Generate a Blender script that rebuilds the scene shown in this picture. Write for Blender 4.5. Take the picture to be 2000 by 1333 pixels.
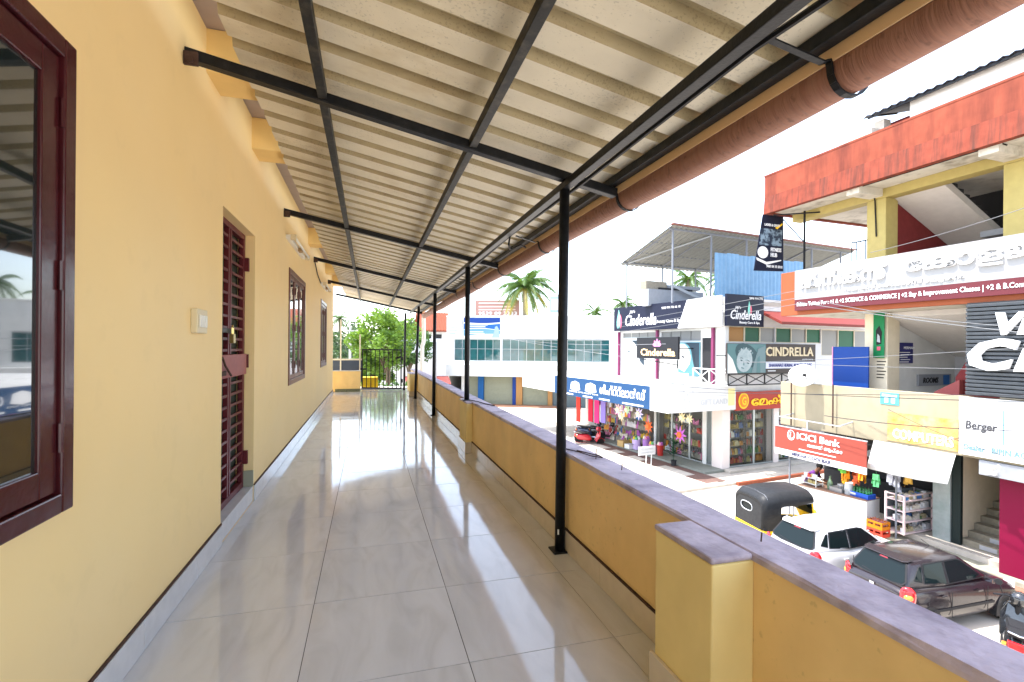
import bpy, bmesh, math, random
from mathutils import Matrix, Vector, Euler
random.seed(7)
R = math.radians
for o in list(bpy.data.objects):
    bpy.data.objects.remove(o)
scene = bpy.context.scene
col = scene.collection

# ------------------------------------------------------------------ camera
cd = bpy.data.cameras.new('camera')
cd.sensor_width = 36.0
cd.lens = 17.229
cd.shift_y = 0.00633
cd.clip_start = 0.05
cd.clip_end = 3000
cam = bpy.data.objects.new('camera', cd)
col.objects.link(cam)
cam.matrix_world = Matrix.Translation((0, 0, 1.177)) @ Matrix.Rotation(-0.28428, 4, 'Z') @ Matrix.Rotation(R(90), 4, 'X') @ Matrix.Rotation(0.008247, 4, 'Z')
scene.camera = cam

# ------------------------------------------------------------------ sky and sun
SUN_FROM = Vector((-0.37, 0.10, 0.95)).normalized()      # towards the sun: high, over the roof behind the wall
w = bpy.data.worlds.new('World')
scene.world = w
w.use_nodes = True
nt = w.node_tree
nt.nodes.clear()
wo = nt.nodes.new('ShaderNodeOutputWorld')
bg = nt.nodes.new('ShaderNodeBackground')
sky = nt.nodes.new('ShaderNodeTexSky')
sky.sky_type = 'NISHITA'
sky.sun_disc = False
sky.sun_elevation = math.asin(SUN_FROM.z)
sky.sun_rotation = math.atan2(SUN_FROM.x, SUN_FROM.y)
sky.air_density = 1.0
sky.dust_density = 1.5
sky.ozone_density = 1.0
hsv = nt.nodes.new('ShaderNodeHueSaturation')
hsv.inputs['Saturation'].default_value = 0.7
nt.links.new(sky.outputs[0], hsv.inputs['Color'])
nt.links.new(hsv.outputs[0], bg.inputs[0])
bg.inputs[1].default_value = 0.15
nt.links.new(bg.outputs[0], wo.inputs[0])
sd = bpy.data.lights.new('sun', 'SUN')
sd.energy = 2.0
sd.angle = R(0.5)
sd.color = (1.0, 0.965, 0.92)
sun = bpy.data.objects.new('sun', sd)
col.objects.link(sun)
sun.rotation_euler = SUN_FROM.to_track_quat('Z', 'Y').to_euler()
scene.view_settings.view_transform = 'Standard'
scene.view_settings.look = 'None'
scene.view_settings.gamma = 1.0
scene.view_settings.exposure = 2.58
scene.view_settings.use_curve_mapping = False
scene.cycles.use_denoising = True
scene.cycles.max_bounces = 10
scene.cycles.diffuse_bounces = 5
scene.cycles.glossy_bounces = 4
scene.cycles.transparent_max_bounces = 10
scene.cycles.sample_clamp_indirect = 8.0

# ------------------------------------------------------------------ materials
MATS = {}
def mat(name, c, rough=0.6, metal=0.0, var=0.0, vscale=6.0, bump=0.0, bscale=40.0, spec=None, coat=0.0,
        c2=None, mix=0.5, stretch=(1, 1, 1), alpha=1.0, emit=0.0, trans=0.0, detail=4.0, rvar=0.0, lo=0.35, hi=0.7, spk=0.0, sscale=90.0, slo=0.60):
    if name in MATS:
        return MATS[name]
    if spec is None:
        spec = 0.15 if rough >= 0.35 else 0.4     # chalky paints and prints shine little
    m = bpy.data.materials.new(name)
    m.use_nodes = True
    n = m.node_tree.nodes
    l = m.node_tree.links
    b = n['Principled BSDF']
    b.inputs['Base Color'].default_value = (*c, 1)
    b.inputs['Roughness'].default_value = rough
    b.inputs['Metallic'].default_value = metal
    b.inputs['Specular IOR Level'].default_value = spec
    b.inputs['Coat Weight'].default_value = coat
    b.inputs['Coat Roughness'].default_value = 0.05
    b.inputs['Transmission Weight'].default_value = trans
    b.inputs['Alpha'].default_value = alpha
    if emit:
        b.inputs['Emission Color'].default_value = (*c, 1)
        b.inputs['Emission Strength'].default_value = emit
    geo = None
    def pos(scl):
        nonlocal geo
        if geo is None:
            geo = n.new('ShaderNodeNewGeometry')
        mp = n.new('ShaderNodeMapping')
        mp.inputs['Scale'].default_value = scl
        l.new(geo.outputs['Position'], mp.inputs['Vector'])
        return mp.outputs[0]
    colsock = None
    if c2 is not None:
        t = n.new('ShaderNodeTexNoise')
        t.inputs['Scale'].default_value = vscale
        t.inputs['Detail'].default_value = detail
        t.inputs['Roughness'].default_value = 0.65
        l.new(pos(stretch), t.inputs['Vector'])
        r = n.new('ShaderNodeMapRange')
        r.inputs[1].default_value = lo
        r.inputs[2].default_value = hi
        r.inputs[4].default_value = mix
        l.new(t.outputs[0], r.inputs[0])
        x = n.new('ShaderNodeMix')
        x.data_type = 'RGBA'
        x.inputs[6].default_value = (*c, 1)
        x.inputs[7].default_value = (*c2, 1)
        l.new(r.outputs[0], x.inputs[0])
        colsock = x.outputs[2]
    if var:
        t = n.new('ShaderNodeTexNoise')
        t.inputs['Scale'].default_value = vscale * 2.7
        t.inputs['Detail'].default_value = 5
        l.new(pos((1, 1, 1)), t.inputs['Vector'])
        r = n.new('ShaderNodeMapRange')
        r.inputs[1].default_value = 0.3
        r.inputs[2].default_value = 0.7
        r.inputs[3].default_value = 1 - var
        r.inputs[4].default_value = 1 + var
        l.new(t.outputs[0], r.inputs[0])
        h = n.new('ShaderNodeHueSaturation')
        h.inputs['Color'].default_value = (*c, 1)
        if colsock:
            l.new(colsock, h.inputs['Color'])
        l.new(r.outputs[0], h.inputs['Value'])
        colsock = h.outputs[0]
    if spk:      # fine specks of dirt
        t = n.new('ShaderNodeTexNoise')
        t.inputs['Scale'].default_value = sscale
        t.inputs['Detail'].default_value = 3
        l.new(pos((1, 1, 1)), t.inputs['Vector'])
        t2 = n.new('ShaderNodeTexNoise')
        t2.inputs['Scale'].default_value = 2.2
        l.new(pos((1, 1, 1)), t2.inputs['Vector'])
        ad = n.new('ShaderNodeMath'); ad.operation = 'MULTIPLY_ADD'
        ad.inputs[1].default_value = 0.35; l.new(t2.outputs[0], ad.inputs[0]); l.new(t.outputs[0], ad.inputs[2])
        r = n.new('ShaderNodeMapRange')
        r.inputs[1].default_value = slo + 0.17
        r.inputs[2].default_value = slo + 0.25
        r.inputs[3].default_value = 1.0
        r.inputs[4].default_value = 1 - spk
        l.new(ad.outputs[0], r.inputs[0])
        h = n.new('ShaderNodeHueSaturation')
        h.inputs['Color'].default_value = (*c, 1)
        if colsock:
            l.new(colsock, h.inputs['Color'])
        l.new(r.outputs[0], h.inputs['Value'])
        colsock = h.outputs[0]
    if colsock:
        l.new(colsock, b.inputs['Base Color'])
    if rvar:
        t = n.new('ShaderNodeTexNoise')
        t.inputs['Scale'].default_value = 3.0
        t.inputs['Detail'].default_value = 4
        l.new(pos((1, 1, 1)), t.inputs['Vector'])
        r = n.new('ShaderNodeMapRange')
        r.inputs[1].default_value = 0.3
        r.inputs[2].default_value = 0.75
        r.inputs[3].default_value = max(0.0, rough - rvar)
        r.inputs[4].default_value = rough + rvar
        l.new(t.outputs[0], r.inputs[0])
        l.new(r.outputs[0], b.inputs['Roughness'])
    if bump:
        t = n.new('ShaderNodeTexNoise')
        t.inputs['Scale'].default_value = bscale
        t.inputs['Detail'].default_value = 4
        l.new(pos(stretch), t.inputs['Vector'])
        bp = n.new('ShaderNodeBump')
        bp.inputs['Strength'].default_value = bump
        bp.inputs['Distance'].default_value = 0.02
        l.new(t.outputs[0], bp.inputs['Height'])
        l.new(bp.outputs[0], b.inputs['Normal'])
    MATS[name] = m
    return m

# ------------------------------------------------------------------ mesh helpers
class MB:
    def __init__(s):
        s.v = []; s.f = []
    def add(s, vs, fs):
        k = len(s.v)
        s.v += [tuple(p) for p in vs]
        s.f += [tuple(i + k for i in f) for f in fs]
        return s
    def box(s, x0, x1, y0, y1, z0, z1):
        return s.add([(x0, y0, z0), (x1, y0, z0), (x1, y1, z0), (x0, y1, z0), (x0, y0, z1), (x1, y0, z1), (x1, y1, z1), (x0, y1, z1)],
                     [(3, 2, 1, 0), (4, 5, 6, 7), (0, 1, 5, 4), (1, 2, 6, 5), (2, 3, 7, 6), (3, 0, 4, 7)])
    def bar(s, a, b, w, h, up=(0, 0, 1)):
        a = Vector(a); b = Vector(b); d = (b - a).normalized()
        u = Vector(up); x = d.cross(u)
        if x.length < 1e-4:
            x = d.cross(Vector((1, 0, 0)))
        x.normalize(); u = x.cross(d).normalized()
        x = x * w / 2; u = u * h / 2
        return s.add([a - x - u, a + x - u, a + x + u, a - x + u, b - x - u, b + x - u, b + x + u, b - x + u],
                     [(0, 1, 2, 3), (7, 6, 5, 4), (4, 5, 1, 0), (5, 6, 2, 1), (6, 7, 3, 2), (7, 4, 0, 3)])
    def tube(s, pts, r, n=8, cap=True):
        pts = [Vector(p) for p in pts]
        rs = r if isinstance(r, (list, tuple)) else [r] * len(pts)
        rings = []
        px = None
        for i, p in enumerate(pts):
            d = (pts[min(i + 1, len(pts) - 1)] - pts[max(i - 1, 0)]).normalized()
            if px is None:
                px = d.cross(Vector((0, 0, 1)))
                if px.length < 1e-3:
                    px = d.cross(Vector((1, 0, 0)))
            px = (px - d * px.dot(d)).normalized()
            py = d.cross(px)
            rings.append([p + (px * math.cos(2 * math.pi * k / n) + py * math.sin(2 * math.pi * k / n)) * rs[i] for k in range(n)])
        vs = [q for g in rings for q in g]
        fs = []
        for i in range(len(pts) - 1):
            for k in range(n):
                a = i * n + k; b = i * n + (k + 1) % n
                fs.append((a, a + n, b + n, b))
        if cap:
            fs.append(tuple(range(n)))
            fs.append(tuple(reversed(range((len(pts) - 1) * n, len(pts) * n))))
        return s.add(vs, fs)
    def quad(s, *p):
        return s.add(p, [tuple(range(len(p)))])
    def prism(s, poly, vec):
        n = len(poly); vec = Vector(vec)
        a = [Vector(p) for p in poly]
        b = [p + vec for p in a]
        fs = [tuple(range(n)), tuple(reversed(range(n, 2 * n)))]
        for i in range(n):
            j = (i + 1) % n
            fs.append((j, i, i + n, j + n))
        return s.add(a + b, fs)
    def lathe(s, prof, c=(0, 0, 0), n=16, axis='z', capped=True):
        c = Vector(c); vs = []; fs = []
        for (r, h) in prof:
            for k in range(n):
                t = 2 * math.pi * k / n
                p = (r * math.cos(t), r * math.sin(t), h)
                if axis == 'x': p = (h, p[0], p[1])
                if axis == 'y': p = (p[1], h, p[0])
                vs.append(c + Vector(p))
        m = len(prof)
        for i in range(m - 1):
            for k in range(n):
                a = i * n + k; b = i * n + (k + 1) % n
                fs.append((a, b, b + n, a + n))
        if capped:
            fs.append(tuple(reversed(range(n))))
            fs.append(tuple(range((m - 1) * n, m * n)))
        return s.add(vs, fs)
    def holes(s, u0, u1, v0, v1, hs, fn, depth):
        """flat panel with rectangular openings; fn(u,v,d) -> point, d = depth behind the face"""
        us = sorted({u0, u1, *[h[0] for h in hs], *[h[1] for h in hs]})
        vs = sorted({v0, v1, *[h[2] for h in hs], *[h[3] for h in hs]})
        for i in range(len(us) - 1):
            for j in range(len(vs) - 1):
                cu = (us[i] + us[i + 1]) / 2; cv = (vs[j] + vs[j + 1]) / 2
                if any(h[0] < cu < h[1] and h[2] < cv < h[3] for h in hs):
                    continue
                for d in (0, depth):
                    q = [fn(us[i], vs[j], d), fn(us[i + 1], vs[j], d), fn(us[i + 1], vs[j + 1], d), fn(us[i], vs[j + 1], d)]
                    s.quad(*(q if d == 0 else reversed(q)))
        for (a, b, c, d) in list(hs) + [(u0, u1, v0, v1)]:
            for (p, q) in (((a, c), (b, c)), ((b, c), (b, d)), ((b, d), (a, d)), ((a, d), (a, c))):
                s.quad(fn(*p, 0), fn(*q, 0), fn(*q, depth), fn(*p, depth))
        return s
    def mesh(s, name):
        me = bpy.data.meshes.new(name)
        me.from_pydata(s.v, [], s.f)
        me.validate()
        return me

INV = {}
ID = Matrix.Identity(4)
def obj(name, mb, m, parent=None, F=None, bevel=0.0, smooth=False, fix=False):
    me = mb if isinstance(mb, bpy.types.Mesh) else mb.mesh(name)
    if m is not None and not me.materials:
        me.materials.append(mat(*m) if isinstance(m, tuple) else m)
    if fix:
        bm = bmesh.new(); bm.from_mesh(me)
        bmesh.ops.remove_doubles(bm, verts=bm.verts, dist=1e-5)
        bmesh.ops.recalc_face_normals(bm, faces=bm.faces)
        bm.to_mesh(me); bm.free()
    if smooth:
        me.polygons.foreach_set('use_smooth', [True] * len(me.polygons))
    o = bpy.data.objects.new(name, me)
    col.objects.link(o)
    if parent is not None:
        o.parent = parent
        if parent in INV:
            o.matrix_parent_inverse = INV[parent]
    if F is not None:
        o.matrix_world = F
    if bevel:
        b = o.modifiers.new('bevel', 'BEVEL')
        b.width = bevel; b.segments = 2; b.limit_method = 'ANGLE'
    return o
def tag(o, label=None, cat=None, group=None, kind=None):
    if label: o['label'] = label
    if cat: o['category'] = cat
    if group: o['group'] = group
    if kind: o['kind'] = kind
    return o
def thing(name, label, cat, loc=(0, 0, 0), F=None, group=None):
    o = bpy.data.objects.new(name, None)
    o.empty_display_size = 0.1
    col.objects.link(o)
    T = Matrix.Translation(loc)
    o.matrix_world = (F or ID) @ T
    INV[o] = T.inverted()
    return tag(o, label, cat, group)
def local_thing(name, label, cat, M, group=None):
    """thing whose parts are modelled about its own origin and placed by M"""
    o = bpy.data.objects.new(name, None)
    o.empty_display_size = 0.1
    col.objects.link(o)
    o.matrix_world = M
    return tag(o, label, cat, group)
def copy_tree(o, parent=None):
    c = o.copy()
    col.objects.link(c)
    if parent is not None:
        c.parent = parent
        c.matrix_parent_inverse = o.matrix_parent_inverse.copy()
    for ch in list(o.children):
        copy_tree(ch, c)
    return c
def one(name, mb, m, label, cat, F=None, group=None, **k):
    return tag(obj(name, mb, m, F=F, **k), label, cat, group)
TXT = {}
def text_mesh(body, offset=0.0, shear=0.0, extrude=0.0, space=1.0):
    key = (body, offset, shear, extrude, space)
    if key not in TXT:
        c = bpy.data.curves.new('lettering', 'FONT')
        c.body = body; c.resolution_u = 2; c.offset = offset; c.shear = shear; c.extrude = extrude; c.space_character = space
        o = bpy.data.objects.new('lettering', c)
        col.objects.link(o)
        dg = bpy.context.evaluated_depsgraph_get()
        me = bpy.data.meshes.new_from_object(o.evaluated_get(dg))
        vs = [v.co.copy() for v in me.vertices]
        fs = [tuple(p.vertices) for p in me.polygons]
        bpy.data.objects.remove(o); bpy.data.curves.remove(c); bpy.data.meshes.remove(me)
        TXT[key] = (vs, fs)
    return TXT[key]
def text(parent, body, m, o, xd, wid, hgt, up=(0, 0, 1), nrm=None, thick=0.012, offset=0.0, shear=0.0, name='lettering', space=1.0):
    """solid lettering: lower left corner at o, running along xd, wid x hgt"""
    vs, fs = text_mesh(body, offset, shear, 0.01, space)
    xs = [v.x for v in vs]; ys = [v.y for v in vs]; zs = [v.z for v in vs]
    o = Vector(o); xd = Vector(xd).normalized(); up = Vector(up).normalized()
    n = Vector(nrm) if nrm else xd.cross(up)
    sx = wid / (max(xs) - min(xs)); sy = hgt / (max(ys) - min(ys)); sz = thick / max(1e-6, max(zs) - min(zs))
    pts = [o + xd * ((v.x - min(xs)) * sx) + up * ((v.y - min(ys)) * sy) + n * ((v.z - min(zs)) * sz) for v in vs]
    if thick < 0.03 and len(body) > 6:
        mb = MB(); mb.v = [tuple(p) for p in pts]; mb.f = fs
        return obj(name, mb, m, parent)
    # raised letters: one solid object for each character
    root = list(range(len(vs)))
    def find(a):
        while root[a] != a:
            root[a] = root[root[a]]; a = root[a]
        return a
    for f in fs:
        for k in f[1:]:
            root[find(k)] = find(f[0])
    isl = {}
    for f in fs:
        isl.setdefault(find(f[0]), []).append(f)
    parts = []
    for fl in sorted(isl.values(), key=lambda q: min(vs[i].x for f in q for i in f)):
        a0 = min(vs[i].x for f in fl for i in f); a1 = max(vs[i].x for f in fl for i in f)
        hit = next((p for p in parts if min(a1, p[1]) - max(a0, p[0]) > 0.5 * min(a1 - a0, p[1] - p[0])), None)
        if hit:
            hit[0] = min(hit[0], a0); hit[1] = max(hit[1], a1); hit[2].extend(fl)
        else:
            parts.append([a0, a1, list(fl)])
    for p in parts:
        used = sorted({i for f in p[2] for i in f}); ix = {v: k for k, v in enumerate(used)}
        mb = MB(); mb.v = [tuple(pts[i]) for i in used]; mb.f = [tuple(ix[i] for i in f) for f in p[2]]
        obj('letter', mb, m, parent)
# ================================================================== the house and its balcony
m_wall = mat('yellow_wall_paint', (0.86, 0.635, 0.295), 0.55, var=0.02, vscale=0.7, c2=(0.84, 0.645, 0.34), mix=0.8, bump=0.10, bscale=7, spk=0.02, sscale=9, slo=0.62)
m_para = mat('orange_parapet_paint', (0.87, 0.63, 0.28), 0.6, var=0.07, vscale=1.5, c2=(0.76, 0.48, 0.19), mix=0.55, stretch=(1, 1, 0.35), bump=0.10, bscale=14, spk=0.14, sscale=40, slo=0.66)
m_pil = mat('pale_pilaster_paint', (0.84, 0.66, 0.28), 0.6, var=0.05, vscale=2, c2=(0.72, 0.54, 0.22), mix=0.4, stretch=(1, 1, 0.4), bump=0.05, bscale=14)
m_cope = mat('lilac_coping_paint', (0.52, 0.445, 0.50), 0.65, var=0.12, vscale=5, c2=(0.24, 0.19, 0.23), mix=0.85, bump=0.3, bscale=30, lo=0.46, hi=0.72)
m_corb = mat('corbel_paint', (0.80, 0.55, 0.21), 0.6, var=0.05, vscale=2)
m_eave = mat('eave_plaster', (0.46, 0.38, 0.36), 0.7, var=0.06, vscale=3)
m_skirt = mat('pale_skirting_tile', (0.66, 0.66, 0.65), 0.16, var=0.05, vscale=5, c2=(0.42, 0.42, 0.42), mix=0.4, stretch=(1, 0.3, 1))
m_skirt2 = mat('beige_skirting_tile', (0.66, 0.56, 0.42), 0.2, var=0.05, vscale=5)
m_grout = mat('dark_grout', (0.10, 0.09, 0.08), 0.9)
m_maroon = mat('maroon_paint', (0.055, 0.008, 0.011), 0.22, var=0.15, vscale=6, coat=0.1, spec=0.4, bump=0.06, bscale=25)
m_brown = mat('faded_brown_paint', (0.13, 0.045, 0.033), 0.3, var=0.12, vscale=6)
m_redgrille = mat('red_grille_paint', (0.115, 0.02, 0.024), 0.35, var=0.12, vscale=8)
m_lockbox = mat('pinkish_lock_plate', (0.30, 0.085, 0.075), 0.45, var=0.1, vscale=8)
m_glass = mat('dark_window_glass', (0.012, 0.018, 0.018), 0.02, spec=0.9, coat=1.0)
m_steel = mat('black_steel_paint', (0.010, 0.011, 0.013), 0.4, var=0.25, vscale=12, c2=(0.028, 0.028, 0.028), mix=0.5, spec=0.2, bump=0.08, bscale=60, lo=0.55, hi=0.7)
m_purl = mat('worn_purlin_steel', (0.018, 0.018, 0.017), 0.45, var=0.3, vscale=14, c2=(0.07, 0.06, 0.045), mix=0.7, lo=0.5, hi=0.7)
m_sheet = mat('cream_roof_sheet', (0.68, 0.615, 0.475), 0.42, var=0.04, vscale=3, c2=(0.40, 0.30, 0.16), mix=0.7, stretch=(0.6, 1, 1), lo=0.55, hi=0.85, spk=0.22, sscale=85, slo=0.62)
m_rib = mat('shaded_dusty_rib', (0.46, 0.385, 0.235), 0.55, var=0.06, vscale=3, c2=(0.26, 0.18, 0.08), mix=0.8, stretch=(0.5, 1, 1), lo=0.5, hi=0.8, spk=0.22, sscale=110, slo=0.58)  # rib faces coloured darker: shade of the recess painted in, with dust
m_gut = mat('terracotta_gutter_plastic', (0.29, 0.145, 0.10), 0.55, var=0.06, vscale=2.5, c2=(0.19, 0.08, 0.052), mix=0.4, stretch=(1.2, 14, 1.2), bump=0.5, bscale=5, lo=0.5, hi=0.62, spk=0.3, sscale=30, slo=0.62)
m_strip = mat('peach_fascia_strip', (0.78, 0.52, 0.28), 0.5)
m_white = mat('white_plastic', (0.75, 0.73, 0.66), 0.4)
m_cream = mat('cream_switch_plastic', (0.68, 0.58, 0.38), 0.35)
m_cable = mat('black_cable', (0.01, 0.01, 0.011), 0.5)
m_brass = mat('brass', (0.55, 0.42, 0.16), 0.3, metal=1.0)
m_rust = mat('rusty_iron', (0.07, 0.04, 0.03), 0.7, var=0.3, vscale=20)

WX = -0.83           # wall face
GZ = -4.32           # street level

# floor: every tile its own slab, laid a hair out of level as floors are
def tile_material():
    m = bpy.data.materials.new('polished_floor_tile'); m.use_nodes = True
    n = m.node_tree.nodes; l = m.node_tree.links; b = n['Principled BSDF']
    tc = n.new('ShaderNodeTexCoord'); oi = n.new('ShaderNodeObjectInfo')
    mu = n.new('ShaderNodeVectorMath'); mu.operation = 'MULTIPLY_ADD'
    cb = n.new('ShaderNodeCombineXYZ')
    for k in range(3):
        l.new(oi.outputs['Random'], cb.inputs[k])
    mu.inputs[1].default_value = (37, 91, 13)
    l.new(cb.outputs[0], mu.inputs[0]); l.new(tc.outputs['Object'], mu.inputs[2])
    mp = n.new('ShaderNodeMapping'); mp.inputs['Scale'].default_value = (5, 1.3, 1); mp.inputs['Rotation'].default_value = (0, 0, 0.35)
    l.new(mu.outputs[0], mp.inputs['Vector'])
    t = n.new('ShaderNodeTexNoise'); t.inputs['Scale'].default_value = 1.6; t.inputs['Detail'].default_value = 6; t.inputs['Distortion'].default_value = 1.2
    l.new(mp.outputs[0], t.inputs['Vector'])
    cr = n.new('ShaderNodeValToRGB')
    e = cr.color_ramp.elements
    e[0].position = 0.30; e[0].color = (0.55, 0.545, 0.53, 1)
    e[1].position = 0.72; e[1].color = (0.66, 0.66, 0.655, 1)
    k = cr.color_ramp.elements.new(0.5); k.color = (0.62, 0.615, 0.605, 1)
    l.new(t.outputs[0], cr.inputs[0]); l.new(cr.outputs[0], b.inputs['Base Color'])
    b.inputs['Roughness'].default_value = 0.055
    b.inputs['Specular IOR Level'].default_value = 0.55
    t2 = n.new('ShaderNodeTexNoise'); t2.inputs['Scale'].default_value = 4.0; t2.inputs['Detail'].default_value = 5; l.new(mu.outputs[0], t2.inputs['Vector'])
    r = n.new('ShaderNodeMapRange'); r.inputs[3].default_value = 0.02; r.inputs[4].default_value = 0.12
    l.new(t2.outputs[0], r.inputs[0]); l.new(r.outputs[0], b.inputs['Roughness'])
    bp = n.new('ShaderNodeBump'); bp.inputs['Strength'].default_value = 0.02; bp.inputs['Distance'].default_value = 0.02
    l.new(t2.outputs[0], bp.inputs['Height']); l.new(bp.outputs[0], b.inputs['Normal'])
    return m
m_tile = tile_material()
floor = tag(obj('balcony_floor', MB().box(-0.86, 1.27, -2.6, 14.4, -0.16, -0.004), m_grout), kind='structure')
cols = [(-0.829, -0.2315), (-0.2285, 0.3685), (0.3715, 0.9685), (0.9715, 1.110)]
tmesh = {}
for ci, (a, b) in enumerate(cols):
    me = MB().box(-(b - a) / 2, (b - a) / 2, -0.2985, 0.2985, -0.008, 0).mesh('tile')
    me.materials.append(m_tile)
    for k in range(-7, 21):
        y0 = 1.798 + 0.6 * k
        if y0 + 0.6 > 14.3: continue
        o = obj('tile', me, None, floor)
        o.location = ((a + b) / 2, y0 + 0.3, 0.0)
        o.rotation_euler = (random.uniform(-1, 1) * 0.0018, random.uniform(-1, 1) * 0.0018, 0)

# the house
house = thing('house', 'yellow house wall with maroon door and windows along the balcony', 'house', (WX, 5, 0))
door_h = (3.25, 4.10, 0.115, 2.0)
wins = [(0.42, 1.70, 0.71, 2.02), (5.72, 7.09, 0.745, 2.02), (9.36, 10.56, 0.79, 2.02)]
fn = lambda u, v, d: (WX - d, u, v)
obj('wall', MB().holes(-2.6, 12.55, -0.15, 2.84, [(3.25, 4.10, 0.0, 2.0)] + wins, fn, 0.22), m_wall, house)
obj('wall', MB().holes(-4.2, WX - 0.22, -4.3, 2.84, [], lambda u, v, d: (u, 12.55 - 0.002 - d, v), 0.2), m_wall, house)
obj('room_backing', MB().box(-4.2, -1.9, -2.6, 12.3, -0.1, 2.84), mat('dim_room_plaster', (0.10, 0.10, 0.09), 0.9), house)
obj('eave_slab', MB().box(-4.4, -0.2, -2.6, 14.7, 2.843, 2.98), m_eave, house, bevel=0.01)  # lengthened past the wall end to shade the low end wall
for y in (0.9, 2.92, 3.96, 7.42, 10.25, 12.15):
    obj('corbel', MB().box(WX - 0.05, -0.42, y, y + 0.27, 2.612, 2.842), m_corb, house, bevel=0.008)
# skirting tiles
y = -2.6
while y < 12.5:
    y2 = min(y + 0.6, 12.53)
    segs = [(y, y2)]
    if y < 3.25 < y2: segs = [(y, 3.245)]
    elif 3.25 <= y and y2 <= 4.1: segs = []
    elif y < 4.1 < y2: segs = [(4.105, y2)]
    for a, b in segs:
        obj('skirting_tile', MB().box(WX + 0.001, WX + 0.013, a + 0.002, b - 0.002, 0.001, 0.118), m_skirt, house, bevel=0.002)
    y += 0.6
obj('skirting_mortar', MB().box(WX + 0.0005, WX + 0.009, -2.6, 3.245, 0.118, 0.128).box(WX + 0.0005, WX + 0.009, 4.105, 12.52, 0.118, 0.128), m_rust, house)
obj('door_step', MB().box(WX - 0.22, WX - 0.002, 3.252, 4.098, 0.001, 0.113), m_skirt, house, bevel=0.004)
for yy in (3.2525, 4.0875):
    obj('skirting_tile', MB().box(WX - 0.085, WX + 0.001, yy, yy + 0.010, 0.115, 0.235) if yy > 4 else MB().box(WX - 0.085, WX + 0.001, yy, yy + 0.010, 0.115, 0.13), mat('mossy_tile', (0.33, 0.33, 0.24), 0.4), house)

# door: folding steel grille in front of a dark mesh screen
DX = WX - 0.085
door = obj('door', MB().bar((DX, 3.268, 0.115), (DX, 3.268, 2.0), 0.035, 0.04, (1, 0, 0)).bar((DX, 4.08, 0.115), (DX, 4.08, 2.0), 0.035, 0.04, (1, 0, 0))
           .bar((DX, 3.285, 1.98), (DX, 4.06, 1.98), 0.04, 0.04).bar((DX, 3.285, 0.14), (DX, 4.06, 0.14), 0.04, 0.045), m_redgrille, house, bevel=0.004)
for yy, ww in ((3.30, 0.022), (3.655, 0.03), (3.705, 0.03), (4.05, 0.022)):
    obj('stile', MB().bar((DX + 0.006, yy, 0.165), (DX + 0.006, yy, 1.958), ww, 0.03, (1, 0, 0)), m_redgrille, door, bevel=0.003)
nb = 23
for k in range(nb):
    z = 0.235 + k * (1.90 - 0.235) / (nb - 1)
    obj('grille_bar', MB().bar((DX + 0.01, 3.312, z), (DX + 0.01, 3.639, z), 0.016, 0.018), m_redgrille, door, bevel=0.002)
    obj('grille_bar', MB().bar((DX + 0.01, 3.721, z), (DX + 0.01, 4.038, z), 0.016, 0.018), m_redgrille, door, bevel=0.002)
obj('mesh_screen', MB().box(DX - 0.06, DX - 0.03, 3.27, 4.08, 0.12, 1.98), mat('dark_green_screen', (0.055, 0.06, 0.042), 0.6, var=0.2, vscale=3), door)
lb = obj('lock_plate', MB().box(DX + 0.022, DX + 0.045, 3.29, 4.045, 0.965, 1.115), m_lockbox, door, bevel=0.004)
obj('lock_rod', MB().tube([(DX + 0.055, 3.33, 1.09), (DX + 0.06, 3.36, 1.10), (DX + 0.06, 3.42, 1.05), (DX + 0.06, 3.56, 0.98)], 0.007, 6), m_rust, door)
obj('hasp', MB().box(DX + 0.046, DX + 0.056, 3.31, 3.47, 0.985, 1.015), m_rust, door, bevel=0.003)
obj('latch', MB().box(DX + 0.022, DX + 0.05, 3.30, 3.62, 1.255, 1.285), m_steel, door, bevel=0.003)
obj('padlock', MB().box(DX + 0.05, DX + 0.075, 3.55, 3.60, 1.19, 1.25).tube([(DX + 0.062, 3.56, 1.25), (DX + 0.062, 3.56, 1.29), (DX + 0.062, 3.575, 1.305), (DX + 0.062, 3.59, 1.29), (DX + 0.062, 3.59, 1.25)], 0.006, 6), m_brass, door)
for z in (0.34, 1.06, 1.78):
    obj('hinge', MB().box(DX + 0.02, DX + 0.05, 4.066, 4.094, z - 0.05, z + 0.05), m_redgrille, door, bevel=0.003)

# windows
def window(y0, y1, z0, z1, nl, m, fw, sw, proud):
    f = MB()
    x0, x1 = WX - 0.09, WX + proud
    f.box(x0, x1, y0, y0 + fw, z0, z1).box(x0, x1, y1 - fw, y1, z0, z1).box(x0, x1, y0 + fw, y1 - fw, z1 - fw, z1).box(x0, x1, y0 + fw, y1 - fw, z0, z0 + fw)
    wd = obj('window', f, m, house, bevel=0.005)
    iw = (y1 - y0 - 2 * fw) / nl
    for i in range(nl):
        a = y0 + fw + i * iw + 0.003; b = a + iw - 0.006
        c, d = z0 + fw + 0.003, z1 - fw - 0.003
        sx0, sx1 = WX - 0.025, WX + proud - 0.012
        s = MB().box(sx0, sx1, a, a + sw, c, d).box(sx0, sx1, b - sw, b, c, d).box(sx0, sx1, a + sw, b - sw, d - sw, d).box(sx0, sx1, a + sw, b - sw, c, c + sw)
        obj('sash', s, m, wd, bevel=0.004)
        obj('pane', MB().box(sx1 - 0.016, sx1 - 0.010, a + sw - 0.005, b - sw + 0.005, c + sw - 0.005, d - sw + 0.005), m_glass, wd)
        for z in (c + 0.15, (c + d) / 2, d - 0.15):
            obj('hinge', MB().tube([(WX + proud - 0.006, b + 0.002, z - 0.04), (WX + proud - 0.006, b + 0.002, z + 0.04)], 0.007, 8), m, wd)
    return wd
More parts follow.
